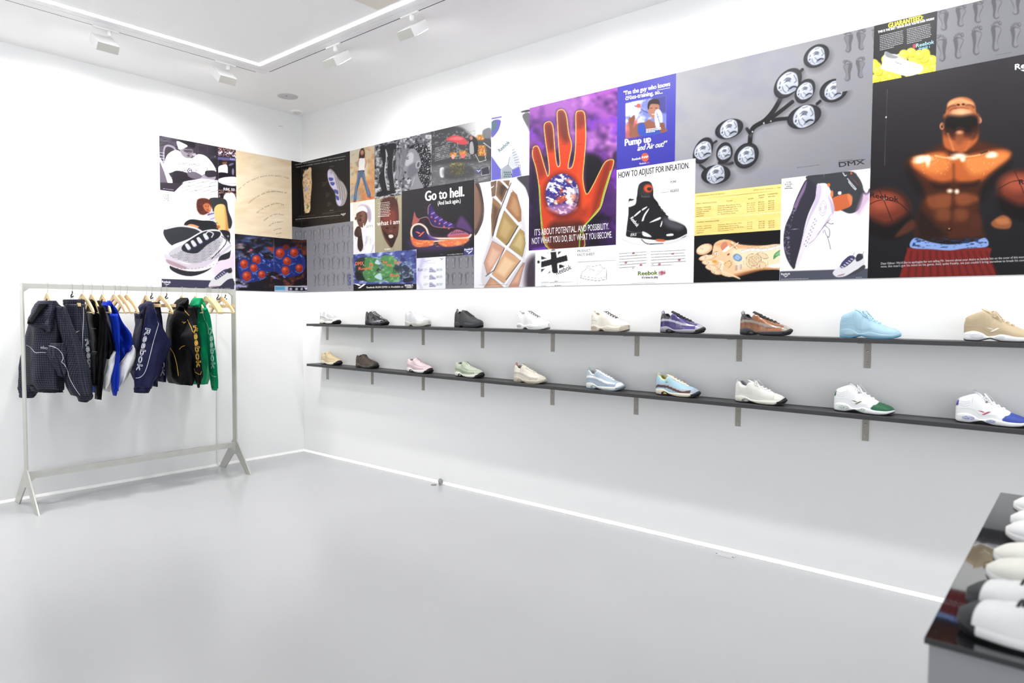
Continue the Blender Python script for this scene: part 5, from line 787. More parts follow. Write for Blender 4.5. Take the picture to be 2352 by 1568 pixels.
P.b([(442, 700), (450, 660), (460, 620), (630, 620), (635, 700), (628, 770), (560, 830), (520, 830), (450, 800)], 'b8602e', 8); P.b([(450, 700), (540, 712), (630, 696), (630, 740), (560, 760), (455, 745)], '6a3018', 16, .75); P.b([(458, 690), (545, 700), (628, 690), (622, 728), (545, 738), (466, 732)], '241210', 17, .85); P.b([(508, 730), (530, 720), (556, 722), (552, 775), (530, 792), (510, 775)], '92502c', 10, .8); P.e(532, 722, 18, 10, 'e8a880', 0, 7, .8); P.l([(470, 730), (500, 820)], 10, 'd8864c', 6, .8); P.l([(610, 730), (565, 820)], 10, 'c8743c', 6, .7)
P.b([(458, 640), (462, 590), (480, 550), (530, 530), (580, 534), (612, 560), (622, 600), (618, 640), (560, 655), (490, 655)], 'b4683c', 5); P.b([(480, 640), (500, 600), (540, 590), (590, 600), (600, 635), (540, 650)], 'd89a6c', 10, .9); P.b([(470, 580), (530, 560), (600, 575), (600, 560), (540, 538), (480, 555)], 'e8b07c', 8, .8)
P.l([(466, 596), (485, 580), (512, 576)], 6, '6a3820', 5, .9, smooth=True); P.l([(566, 574), (594, 574), (612, 588)], 6, '6a3820', 5, .9, smooth=True); P.l([(478, 604), (500, 592), (516, 590)], 4, '5a2c1a', 4, .7, smooth=True); P.e(540, 566, 26, 14, 'd89060', 0, 7, .9); P.e(526, 572, 8, 5, '2a120c', 0, 3); P.e(553, 570, 8, 5, '2a120c', 0, 3); P.l([(505, 596), (540, 588), (580, 594)], 4, '7a4028', 4, .8, smooth=True); P.e(540, 612, 34, 12, 'f0c090', 0, 9, .7)
P.e(438, 688, 14, 20, 'c07a50', 10, 3); P.e(640, 657, 14, 18, 'd08a60', -10, 3); P.e(436, 692, 5, 8, '3a1c14'); P.b([(446, 672), (458, 640), (485, 630), (540, 634), (600, 626), (632, 640), (638, 668), (628, 698), (585, 716), (548, 702), (520, 704), (490, 718), (458, 706)], '150e10', 13, .97); P.b([(470, 700), (500, 712), (505, 760), (480, 745)], '4a2214', 12, .7); P.b([(600, 700), (628, 700), (622, 750), (590, 760)], '4a2214', 12, .7)
for x, y, rx, ry in ((335, 865, 44, 16), (310, 882, 24, 10), (360, 880, 12, 26), (530, 850, 34, 12), (500, 864, 20, 8), (550, 866, 14, 16), (712, 845, 26, 16), (690, 852, 12, 8), (480, 1042, 14, 10), (518, 1045, 12, 12)): P.e(x, y, rx, ry, 'fff0dc', 0, 8, .95)
P.l([(400, 850), (480, 862), (620, 850), (690, 826)], 5, 'f8d8a8', 4, .8, smooth=True); P.l([(650, 838), (685, 826)], 6, '2a120c', 4); P.n('f0b070', 9, 8, .66, .8, [(300, 850), (500, 845), (470, 960), (340, 960)], seed=5, a=.5, oct=2).n('f0b070', 9, 8, .66, .8, [(560, 850), (780, 830), (660, 960), (580, 940)], seed=8, a=.5, oct=2)
P.e(477, 1252, 14, 8, '1c0e0a', 0, 3); P.e(476, 1248, 6, 4, 'c8905c', 0, 2); P.b([(600, 1180), (640, 1170), (650, 1240), (600, 1250)], '5a2c18', 10, .8)
for cx, cy, s_ in ((135, 1165, 1), (872, 1060, 1)):
    P.e(cx, cy, 132, 134, '1c0f0e', 0, 4); P.e(cx-2, cy-20, 124, 108, '7a3420', 0, 26, .95); P.e(cx-24, cy-60, 84, 50, 'b0553a', 0, 26, .9); P.b([(cx-120, cy+20), (cx, cy+60), (cx+124, cy+10), (cx+90, cy+110), (cx, cy+140), (cx-100, cy+100)], '120b0d', 22, .9)
    P.l([(cx-126, cy-30), (cx-40, cy-72), (cx+60, cy-60), (cx+118, cy-10)], 3.5, '2c1210', 1.6, smooth=True); P.l([(cx-40, cy-128), (cx-10, cy-60), (cx+30, cy+40)], 3.5, '2c1210', 1.6, smooth=True)
P.e(124, 1086, 9, 5, 'f4c8a8', 0, 4, .8)
P.b([(180, 1290), (240, 1220), (280, 1200), (290, 1240), (230, 1280)], '5c2e1c', 8); P.b([(705, 1215), (760, 1175), (800, 1185), (818, 1215), (800, 1248), (730, 1245)], '9a5a34', 6); P.b([(730, 1200), (790, 1190), (800, 1220), (750, 1225)], 'c07a48', 7, .8)
P.b([(245, 1370), (262, 1352), (480, 1362), (690, 1350), (700, 1400), (735, 1510), (760, 1640), (160, 1640), (205, 1510)], '8a2620', 4); [P.l([(270+k*34, 1375), (250+k*42, 1520)], 9, '5c1614', 7, .8) for k in range(13)]
P.b([(288, 1298), (380, 1322), (480, 1334), (600, 1320), (672, 1298), (684, 1345), (560, 1356), (480, 1366), (380, 1360), (266, 1350)], '8aa8e0', 3); P.n('26406c', 24, 9, .5, .68, [(290, 1300), (680, 1300), (680, 1355), (270, 1350)], seed=4, a=.9)
P.T('Reebok', 46, 1075, 200, 1102, 26, '2c1210', .04, h2=30); P.T('Reebok', 858, 1006, 1010, 1000, 26, '2c1210', .05); P.T('Reebok', 836, 382, 1010, 350, 30, 'eceaee', .05, h2=32); P.logo(864, 384, 110, 42, 'eceaee', -.16)
P.T("Dear Editor: We'd like to apologize for not telling Mr. Iverson about your desire to include him on the cover of this month's magazine. Right", 104, 1444, 1010, 1402, 12, 'c9c7ca', .01); P.T("now, the man's got his mind on his game. And, quite frankly, we just couldn't bring ourselves to break his concentration.", 104, 1460, 960, 1422, 12, 'c9c7ca', .01)
P.l([(138, 490), (124, 904)], 2, '6c6a70', .8, .8); P.e(132, 640, 4, 5, 'd8d8da'); P.done()
# ------------------------------------------------------------ sneakers
def interp(tab, s):
    xs = [a for a, b in tab]; ys = [b for a, b in tab]
    # smooth (monotone-ish) interpolation
    return float(np.interp(s, xs, ys)) if len(xs) < 3 else float(_cub(xs, ys, s))
def _cub(xs, ys, s):
    s = min(max(s, xs[0]), xs[-1]); i = min(int(np.searchsorted(xs, s, 'right'))-1, len(xs)-2)
    x0, x1 = xs[i], xs[i+1]; h = x1-x0; t = (s-x0)/h
    def m(k):
        if k == 0: return (ys[1]-ys[0])/(xs[1]-xs[0])
        if k == len(xs)-1: return (ys[-1]-ys[-2])/(xs[-1]-xs[-2])
        a = (ys[k]-ys[k-1])/(xs[k]-xs[k-1]); b = (ys[k+1]-ys[k])/(xs[k+1]-xs[k]); return 0 if a*b <= 0 else 2*a*b/(a+b)
    m0, m1 = m(i)*h, m(i+1)*h; t2, t3 = t*t, t*t*t
    return (2*t3-3*t2+1)*ys[i]+(t3-2*t2+t)*m0+(-2*t3+3*t2)*ys[i+1]+(t3-t2)*m1
WID = [(0, .02), (.012, .085), (.05, .12), (.15, .138), (.3, .128), (.45, .135), (.6, .165), (.72, .178), (.84, .168), (.90, .156), (.95, .122), (.98, .082), (.994, .046), (1, .006)]
FAM = {
 # low cushioned runner
 'runner': dict(rim=[(0, .36), (.05, .405), (.10, .41), (.17, .345), (.24, .335), (.30, .40), (.36, .415), (.44, .375), (.55, .325), (.7, .265), (.82, .225), (.92, .19), (1, .12)], open=(.07, .31), thr=(.31, .78),
   sole=[(0, .12), (.06, .14), (.18, .155), (.28, .125), (.38, .08), (.5, .085), (.7, .10), (.88, .105), (1, .115)], bot=[(0, .035), (.06, .008), (.25, .005), (.36, .03), (.46, .012), (.6, 0), (.8, .003), (.92, .025), (1, .07)], tongue=.47, tab=1),
 'zoom': dict(rim=[(0, .37), (.05, .43), (.10, .43), (.17, .36), (.24, .36), (.31, .43), (.38, .44), (.46, .41), (.56, .36), (.7, .30), (.82, .245), (.92, .215), (1, .14)], open=(.07, .32), thr=(.32, .76),
   sole=[(0, .15), (.08, .165), (.2, .155), (.3, .10), (.4, .115), (.52, .15), (.65, .135), (.8, .125), (.92, .15), (1, .16)], bot=[(0, .02), (.06, .004), (.24, .004), (.31, .05), (.38, .04), (.46, .004), (.7, 0), (.85, .008), (.94, .03), (1, .07)], tongue=.47, tab=0),
 'moc': dict(rim=[(0, .34), (.05, .375), (.10, .375), (.18, .325), (.26, .33), (.34, .395), (.40, .395), (.5, .345), (.62, .30), (.75, .265), (.85, .235), (.93, .205), (1, .14)], open=(.07, .33), thr=(.34, .56),
   sole=[(0, .10), (.06, .13), (.18, .145), (.28, .11), (.38, .085), (.5, .085), (.7, .095), (.88, .12), (1, .14)], bot=[(0, .03), (.06, .008), (.22, .005), (.32, .03), (.42, .01), (.6, 0), (.8, .005), (.92, .03), (1, .07)], tongue=.42, tab=0),
 'mid': dict(rim=[(0, .28), (.03, .36), (.07, .40), (.12, .425), (.2, .46), (.28, .485), (.34, .465), (.42, .41), (.52, .35), (.63, .28), (.75, .225), (.86, .185), (.94, .155), (1, .10)], open=(.06, .30), thr=(.30, .74),
   sole=[(0, .13), (.06, .16), (.16, .18), (.26, .15), (.36, .085), (.44, .10), (.53, .13), (.62, .115), (.74, .09), (.88, .085), (1, .10)], bot=[(0, .03), (.06, .006), (.2, .003), (.3, .025), (.38, .045), (.46, .022), (.56, .002), (.75, 0), (.88, .012), (1, .055)], tongue=.54, tab=0),
 'tennis': dict(rim=[(0, .26), (.04, .30), (.09, .31), (.17, .255), (.26, .25), (.33, .32), (.38, .335), (.46, .30), (.56, .265), (.7, .22), (.82, .195), (.92, .165), (1, .11)], open=(.07, .33), thr=(.33, .74),
   sole=[(0, .11), (.1, .115), (.3, .09), (.6, .085), (.85, .09), (1, .10)], bot=[(0, .02), (.06, .004), (.5, 0), (.85, .006), (1, .045)], tongue=.38, tab=0),
}
WIDM = [(0, .0), (.05, .62), (.15, .70), (.3, .66), (.45, .72), (.6, .86), (.75, .9), (.9, .85), (1, .8)]
m_up = attr_mat('sneaker_upper', .55, spec=.35, bump=(400, .05)); m_upm = attr_mat('sneaker_metallic_upper', .22, metal=.25, spec=.6, coat=.5); m_sole = attr_mat('sneaker_sole', .45, spec=.4)
NS = 116
KC = .74
_C0 = C
def CK(h):
    """leather and foam colour; bright whites keep more of their reflectance"""
    l = sum(int(h[i:i+2], 16) for i in (0, 2, 4))/3; return _C0(h, KC+(.90-KC)*min(1, max(0, (l-205)/38)))
def painter(rules, base):
    """rules: (kind, data, colour); evaluated in side view (s along the length, h up) on both flanks"""
    def f(S, Hh):
        S = np.asarray(S, float); Hh = np.asarray(Hh, float); c = np.tile(CK(base)[:3], (len(S), 1))
        for r in rules:
            k, d, col = r[:3]
            if k == 'poly':
                m = np.zeros(len(S), bool); n = len(d)
                for i in range(n):
                    a, b = d[i], d[(i+1) % n]
                    if a[1] != b[1]: m ^= ((a[1] > Hh) != (b[1] > Hh)) & (S < (b[0]-a[0])*(Hh-a[1])/(b[1]-a[1])+a[0])
                c[m] = CK(col)[:3]
            elif k == 'band':                  # ribbon between two height curves
                u, iv = np.unique(np.round(S, 5), return_inverse=True)
                lo = np.array([interp(d[0], v) for v in u])[iv]; hi = np.array([interp(d[1], v) for v in u])[iv]
                c[(S >= d[0][0][0]) & (S <= d[0][-1][0]) & (Hh >= lo) & (Hh <= hi)] = CK(col)[:3]
            elif k == 'ell': c[((S-d[0])/d[2])**2+((Hh-d[1])/d[3])**2 < 1] = CK(col)[:3]
        return c
    return f
def flank_details(ob, rules, L, root):
    """stitched seams and cushion windows laid on both flanks of the upper or the midsole"""
    lines = {}; wins = [r for r in rules if r[0] == 'mesh']
    for r in rules:
        if r[0] == 'line': lines.setdefault(r[2], []).append((r[1], r[3]))
    if not lines and not wins: return
    bv = BVHTree.FromPolygons([v.co for v in ob.data.vertices], [tuple(p.vertices) for p in ob.data.polygons])
    def hit(s, h, sg, d=.0009):
        q = bv.ray_cast(Vector(((s-.5)*L, sg*.25, h*L)), Vector((0, -sg, 0))); return None if q[0] is None or abs(q[0].y) < .004 else (q[0].x, q[0].y+sg*d, q[0].z)
    for col, ls in lines.items():
        V = []; F_ = []
        for sg in (-1, 1):
            for pts, r in ls:
                p = smoothpts(pts, 6, False) if len(pts) > 2 else np.array([np.array(pts[0])*(1-t)+np.array(pts[1])*t for t in np.linspace(0, 1, 6)]); pr = False; r = r*.62
                for i in range(len(p)):
                    e = p[min(i+1, len(p)-1)]-p[max(i-1, 0)]; e = e/(np.linalg.norm(e)+1e-9); A = hit(p[i][0]-e[1]*r, p[i][1]+e[0]*r, sg); B_ = hit(p[i][0]+e[1]*r, p[i][1]-e[0]*r, sg)
                    if A and B_:
                        V += [A, B_]
                        if pr: n = len(V); F_.append((n-4, n-3, n-1, n-2))
                    pr = bool(A and B_)
        if F_: mesh_obj('stitching', V, F_, mat('seam_'+col, CK(col), .6), root)
    if wins:
        nm = 'window_'+wins[0][2]; m = mat(nm, CK(wins[0][2]), .25, spec=.6)
        if not m.get('done'):
            m['done'] = 1; nt = m.node_tree; vo = nt.nodes.new('ShaderNodeTexVoronoi'); vo.inputs['Scale'].default_value = 190; tc = [n for n in nt.nodes if n.type == 'TEX_COORD'][0]; nt.links.new(tc.outputs['Object'], vo.inputs['Vector'])
            cr = nt.nodes.new('ShaderNodeValToRGB'); cr.color_ramp.elements[0].position = .30; cr.color_ramp.elements[0].color = CK(wins[0][2]); cr.color_ramp.elements[1].position = .42; cr.color_ramp.elements[1].color = CK(wins[0][3])
            nt.links.new(vo.outputs['Distance'], cr.inputs[0]); nt.links.new(cr.outputs[0], nt.nodes['Principled BSDF'].inputs['Base Color'])
        for r in wins:
            for sg in (-1, 1):
                d = r[1]; R_ = [[hit(d[0]+d[2]*q*math.cos(a*math.pi/12), d[1]+d[3]*q*math.sin(a*math.pi/12), sg, .0012) for a in range(24)] for q in (.02, .5, 1)]
                if any(x is None for R1 in R_ for x in R1): continue
                mesh_obj('cushion_window', [x for R1 in R_ for x in R1], [(k*24+a, k*24+(a+1) % 24, (k+1)*24+(a+1) % 24, (k+1)*24+a) for k in range(2) for a in range(24)], m, root)
def make_sneaker(fam, label, up, sole, up_rules=(), sole_rules=(), lining='cccccc', tongue=None, lace='ffffff', lace_n=6, outsole='1a1a1a', out_wrap=0, tab=None, metal=False, group=None, L=.288, hs=1.0, ws=1.0, name='sneaker', throat=None, fluff=0):
    """toe towards +X, heel at x=0, sole on z=0; origin at the middle of the sole"""
    Fm = FAM[fam]; t = empty(name, (0, 0, 0), label, 'sneaker', group); X = lambda s: (s-.5)*L
    fu = painter(up_rules, up); fs = painter(sole_rules, sole)
    o0, o1 = Fm['open']; SS = [.5-.5*math.cos(math.pi*i/NS)*(1-.0) for i in range(NS+1)]; SS = [.75*a+.25*(i/NS) for i, a in enumerate(SS)]
    bend = lambda s: .018*math.sin(math.pi*min(1, max(0, (s-.25)/.75)))*L/.288
    rimh = lambda s: (interp(Fm['rim'], s))*hs
    # upper shell
    V = []; SH = []; INN = []; rows = []; nout, nin = 32, 7
    for s in SS:
        w = interp(WID, s)*.97*ws; sh = interp(Fm['sole'], s)-.012; rh = rimh(s)
        if s <= o0: g = w*.55*(s/o0)**.5*.9 if s > 0 else 0
        elif s < o1: g = w*.60
        else: g = w*.60*max(0, 1-(s-o1)/(.12))**1.5
        if fam in ('mid',): g *= .85
        depth = 0 if g < .004 else min(rh-sh-.02, .22 if s < o1 else .22*max(0, 1-(s-o1)/.12))
        row = []
        for k in range(nout):
            a = k/(nout-1)
            p = 2.6 if s > .8 else 2.1
            if s < o1+.10: # wall that leans in towards the rim
                y = w*(1-.0*a)-(w-g-.012)*(a**2.4); h = sh+(rh-sh)*(math.sin(a*math.pi/2)**.95)
            else:
                ph = a*math.pi/2; y = w*math.cos(ph)**(2/p) if ph < math.pi/2 else 0; h = sh+(rh-sh)*math.sin(ph)**(1/1.0)
                y = max(y, g)
            row.append((y, h))
        for k in range(1, nin+1):
            a = k/nin; row.append((g*(1-a**3*.999), rh-depth*(1-(1-a)**2) if depth > 0 else rh))
        full = [(-y, h) for y, h in row]+[(y, h) for y, h in row[::-1]][1:]
        rows.append(len(V))
        for j, (y, h) in enumerate(full):
            V.append((X(s), y*L-bend(s)*.4, h*L))
            inner = nout <= j < len(full)-nout
            SH.append((s, h)); INN.append(inner and depth > 0)
    m = len(full); Fc = []
    for i in range(NS):
        for j in range(m-1): a, b = rows[i]+j, rows[i+1]+j; Fc.append((a, b, b+1, a+1))
    Cc = fu([a for a, b in SH], [b for a, b in SH]); Cc[np.array(INN)] = CK(lining)[:3]
    flank_details(mesh_obj('upper', V, Fc, m_upm if metal else m_up, t, True, Cc), up_rules, L, t)
    # midsole
    V = []; SH = []; rows = []; K = 13
    for s in SS:
        w = interp(WID, s)*1.04*ws; b = interp(Fm['bot'], s)+.012; tp = interp(Fm['sole'], s); row = []
        for k in range(K):
            a = k/(K-1); y = w*(1-.10*abs(2*a-1)**3-(.05*math.sin(a*math.pi) if False else 0)); row.append((y, b+(tp-b)*a))
        full = [(0, b)]+row+[(row[-1][0]*.8, tp)]; rows.append(len(V)); F2 = [(-y, h) for y, h in full[1:]][::-1]
        for y, h in full+F2: V.append((X(s), y*L-bend(s)*.4, h*L)); SH.append((s, h))
    m = len(full)+len(F2); Fc = []
    for i in range(NS):
        for j in range(m): a, b = rows[i]+j, rows[i+1]+j; a2, b2 = rows[i]+(j+1) % m, rows[i+1]+(j+1) % m; Fc.append((a, b, b2, a2))
    Fc += [tuple(rows[0]+j for j in range(m))[::-1], tuple(rows[NS]+j for j in range(m))]
    Cc = fs([a for a, b in SH], [b for a, b in SH])
    flank_details(mesh_obj('midsole', V, Fc, m_sole, t, True, Cc), sole_rules, L, t)
    # outsole with optional toe wrap
    V = []; rows = []
    for s in SS:
        w = interp(WID, s)*1.045*ws; b = interp(Fm['bot'], s); tp = b+.018+(out_wrap*max(0, (s-.86)/.14) if out_wrap else 0); ww = w*(1.02 if out_wrap and s > .86 else 1)
        rows.append(len(V)); V += [(X(s), -ww*L*.96-bend(s)*.4, b*L), (X(s), -ww*L-bend(s)*.4, tp*L), (X(s), ww*L-bend(s)*.4, tp*L), (X(s), ww*L*.96-bend(s)*.4, b*L)]
    if out_wrap:
        w = .04; V2 = len(V)
    Fc = [(rows[i]+j, rows[i+1]+j, rows[i+1]+(j+1) % 4, rows[i]+(j+1) % 4) for i in range(NS) for j in range(4)]+[(0, 1, 2, 3), (rows[NS]+3, rows[NS]+2, rows[NS]+1, rows[NS])]
    oo = mesh_obj('outsole', V, Fc, mat('outsole_'+outsole, outsole, .6), t, False)
    if out_wrap:
        vt = [(X(1)+.002*L/.288, 0, 0)]; mb = MB(); 
        pts = []
        for k in range(9):
            a = -1+2*k/8; s = 1-.11*a*a; pts.append((X(s)+.002, interp(WID, s)*L*1.0*(1 if a > 0 else -1)*(abs(a)**.2 if a else 0)-bend(s)*.4, (interp(Fm['bot'], s)+.045)*L))
        mb.tube(pts, [.002]+[.0075]*7+[.002], 8, r2=.0075); mb.build('toe_bumper', mat('outsole_'+outsole, outsole, .6), t, True)
    # tongue
    a0, a1 = Fm['thr']; tc_ = tongue or up; V = []; n = 14; wv = 6
    for i in range(n+1):
        q = i/n; s = a1-(a1-a0+.045)*q
        h = (rimh(max(s, a0)) if s > a0+.0 else rimh(a0))+.004; 
        if q > .72: h = rimh(a0+.03)+(Fm['tongue']*hs-rimh(a0+.03))*((q-.72)/.28)
        wd = (.030+.032*q)*(1 if q < .95 else .8)
        for th in (.012, -.006):
            for k in range(wv+1):
                u = -1+2*k/wv; V.append((X(s)+(.0 if th > 0 else -.004), u*wd*L*1.15-bend(s)*.4, (h+th*.55*(1 if q < .7 else 1.3)-.018*u*u)*L))
    r = 2*(wv+1); Fc = []
    for i in range(n):
        for k in range(wv): a = i*r+k; Fc += [(a, a+1, a+r+1, a+r), (a+wv+1+r, a+wv+2+r, a+wv+2, a+wv+1)]
        Fc += [(i*r, (i+1)*r, (i+1)*r+wv+1, i*r+wv+1), (i*r+wv, i*r+2*wv+1, (i+1)*r+2*wv+1, (i+1)*r+wv)]
    Fc.append(tuple(n*r+k for k in range(wv+1))+tuple(n*r+2*wv+1-k for k in range(wv+1)))
    mesh_obj('tongue', V, Fc, mat('tongue_'+tc_, tc_, .7), t, True)
    # laces
    if lace:
        mb = MB(); rr = .0022*L/.288
        for i in range(lace_n):
            q = (i+.5)/lace_n; s = a1-.03-(a1-a0-.04)*q; sn = s-.035; pw = .048+.014*q
            for sg in (-1, 1):
                P0 = (X(s), sg*pw*L-bend(s)*.4, (rimh(s)-.006)*L); P1 = (X((s+sn)/2), 0-bend(s)*.4, (rimh((s+sn)/2)+.024)*L); P2 = (X(sn), -sg*pw*L-bend(s)*.4, (rimh(sn)-.006)*L)
                mb.tube([P0, tuple((a+b)/2+(0, 0, .004*L/.288)[c] for c, (a, b) in enumerate(zip(P0, P1))), P1, tuple((a+b)/2+(0, 0, .004*L/.288)[c] for c, (a, b) in enumerate(zip(P1, P2))), P2], rr*1.25, 6, r2=rr*.8)
        mb.build('laces', mat('lace_'+lace, lace, .7), t, True)
        if fam == 'mid' or fluff:
            mb = MB(); s = a0+.07
            for sg in (-1, 1):
                for q in (.0, .6): mb.tube([(X(s), 0, (rimh(s)+.03)*L), (X(s+.04+q*.05), sg*.025*L/.288, (rimh(s)+.05)*L), (X(s+.08+q*.04), sg*.034*L/.288, (rimh(s+.06)+.015-q*.03)*L)] if q == 0 else [(X(s), 0, (rimh(s)+.03)*L), (X(s+.05), sg*.012, (rimh(s)+.045)*L), (X(s+.13), sg*.03, (rimh(s+.12)+.01)*L), (X(s+.16), sg*.042, (rimh(s+.15)-.03)*L)], rr*1.1, 6)
            mb.build('lace_bow', mat('lace_'+lace, lace, .7), t, True)
    if tab:
        mb = MB(); z = rimh(.04)*L; x = X(.035)
        mb.tube([(x+.004, 0, z-.012), (x-.006, 0, z+.004), (x-.008, 0, z+.016), (x-.002, 0, z+.023), (x+.006, 0, z+.016), (x+.007, 0, z+.0)], .0016, 8, r2=.0055); mb.build('pull_tab', mat('tab_'+tab, tab, .6), t, True)
    # padded collar rim
    mb = MB(); pts = []
    for sg in (-1, 1):
        ss = np.linspace(o0*.5, o1+.015, 16); 
        if sg == 1: ss = ss[::-1]
        for s in ss:
            w = interp(WID, s)*.97; g = w*.62*(.85 if fam == 'mid' else 1); g = g*(.8 if s < o0 else 1); pts.append((X(s)+(.0), sg*g*L, (rimh(s)-.004)*L))
    mb.tube(pts, .0042*L/.288, 8, closed=False); mb.build('collar', mat('collar_'+lining, lining, .75), t, True)
    return t
def bvh_of(obs):
    """world-space BVH of several mesh objects"""
    V = []; F_ = []; o = 0
    for ob in obs:
        M = world_m(ob); me = ob.data
        V += [M @ v.co for v in me.vertices]; F_ += [tuple(i+o for i in p.vertices) for p in me.polygons]; o += len(me.vertices)
    return BVHTree.FromPolygons(V, F_)
def world_m(ob):
    M = ob.matrix_basis.copy()
    while ob.parent is not None: ob = ob.parent; M = ob.matrix_basis @ M
    return M
def place(t, x, y, z, rz=0): t.location = (x, y, z); t.rotation_euler = (0, 0, rz); return t
LOGO = [((0, 0), (.30, .02), (.56, .34), (.44, .42)), ((.30, .95), (.78, .06), (1, 0), (.50, .95)), ((.60, .30), (.70, .26), (.80, .46), (.70, .56))]
def side_mark(t, s, h, w, hh, col, L=.288):
    """vector mark lying on the outer (-Y) flank of the upper"""
    up = [c for c in t.children if c.name.startswith('upper')][0]; bv = BVHTree.FromPolygons([v.co for v in up.data.vertices], [tuple(p.vertices) for p in up.data.polygons])
    V = []; Fc = []
    for q in LOGO:
        n = len(V)
        for u, v in q:
            x = (s+u*w-.5)*L; z = (h-v*hh)*L; hit = bv.ray_cast(Vector((x, -.2, z)), Vector((0, 1, 0)))
            V.append((x, (hit[0].y if hit[0] else -.05)-.0012, z))
        Fc.append((n, n+1, n+2, n+3))
    mesh_obj('side_logo', V, Fc, mat('logo_'+col, col, .4), t)
B = lambda lo, hi, c: ('band', (lo, hi), c)
GU, GL = 'sneakers on the upper shelf', 'sneakers on the lower shelf'
def runner_rules(stripe, stripe2, mud, toe):
    r = [B([(0, .13), (.1, .20), (.3, .19), (.5, .13), (.7, .11), (1, .11)], [(0, .22), (.1, .265), (.25, .26), (.45, .215), (.65, .17), (.9, .165), (1, .15)], stripe),
         B([(0, .215), (.1, .26), (.25, .255), (.45, .21), (.65, .165), (.86, .16)], [(0, .27), (.1, .31), (.25, .30), (.45, .255), (.65, .21), (.86, .185)], stripe2)]
    if mud: r.append(B([(.62, .08), (.8, .10), (1, .10)], [(.62, .135), (.8, .155), (1, .15)], mud))
    if toe: r.append(('poly', [(.88, .1), (.90, .19), (.95, .21), (1.02, .2), (1.02, .1)], toe))
    return r
ARCH = lambda c, c2: [('poly', [(.17, .03), (.19, .075), (.24, .095), (.32, .075), (.38, .045), (.36, .02), (.25, .015)], c), ('poly', [(.22, .045), (.26, .075), (.31, .06), (.33, .03), (.26, .03)], c2), ('line', [(0, .06), (.1, .07), (.17, .055)], c2, .004), ('line', [(.42, .045), (.6, .04), (.8, .045), (.95, .07)], c2, .003)]
ZH, ZL = 1.3192, .9302; YS = -.0905
XU = [.600, 1.300, 1.842, 2.432, 3.080, 3.730, 4.246, 4.757, 5.296, 5.848]
XLo = [.615, 1.160, 1.864, 2.440, 3.050, 3.695, 4.222, 4.735, 5.277, 5.826]
QS = [('ell', (.20, .098, .105, .050), 'dfe3ea'), ('ell', (.515, .078, .085, .036), 'dfe3ea')]
def question(label, up, sole, toe, heel, pod, mark, grp, mesh2=None, lin=None, eyelet=None):
    ur = [('line', [(.04, .33), (.12, .31), (.22, .345)], 'c9ccd2' if up == 'f2f3f5' else lin, .003), ('line', [(.06, .36), (.14, .345), (.22, .375)], 'c9ccd2' if up == 'f2f3f5' else lin, .003), ('line', [(.05, .30), (.14, .275), (.22, .305)], 'c9ccd2' if up == 'f2f3f5' else lin, .003),
          ('line', [(.0, .22), (.12, .235), (.25, .24), (.36, .15), (.45, .155), (.62, .175)], 'd2d5da' if up == 'f2f3f5' else lin, .003), ('line', [(.24, .34), (.25, .44)], 'd2d5da' if up == 'f2f3f5' else lin, .003)]
    if toe: ur.append(('poly', [(.66, .0), (.66, .13), (.70, .175), (.74, .19), (.78, .26), (1.02, .26), (1.02, 0)], toe))
    if heel: ur.append(('poly', [(-.02, .27), (.05, .28), (.055, .36), (.04, .395), (-.02, .4)], heel))
    p2 = mesh2 or pod
    sr = [('ell', (.20, .092, .115, .056), sole), ('mesh', (.20, .092, .088, .034), pod, p2), ('mesh', (.515, .072, .070, .026), pod, p2), ('line', [(.0, .10), (.08, .105), (.11, .09)], 'd4d7dc' if sole != up or up == 'f2f3f5' else lin, .003), ('line', [(.60, .066), (.75, .06), (.98, .072)], 'd4d7dc' if sole != up or up == 'f2f3f5' else lin, .003)]
    t = make_sneaker('mid', label, up, sole, ur, sr, lining=lin or 'e9e9ec', tongue=up, lace=up if up != 'f2f3f5' else 'fbfbfb', outsole='17181a' if up == 'f2f3f5' else ('2a2c30' if up == 'c9b596' else '5f9fbe'), group=grp, name='high_top_sneaker')
    if mark: side_mark(t, .32, .225, .19, .065, mark)
    if eyelet:
        mb = MB()
        for i in range(6):
            s = .70-.067*i; h = interp(FAM['mid']['rim'], s)-.035
            for sg in (-1, 1): mb.lathe([(.0052, 0), (.003, .0025)], 0, 0, 0, 10, Matrix.Translation(((s-.5)*.288, sg*(.070 if i < 3 else .072)*.288*1.15, h*.288)) @ Matrix.Rotation(sg*math.radians(-62), 4, 'X'))
        mb.build('eyelets', mat('eyelet', C(eyelet), .3, metal=.6), t, True)
    return t
W1, W2 = 'f2f3f5', 'fbfbfb'
def table(*a, **k): return a, k
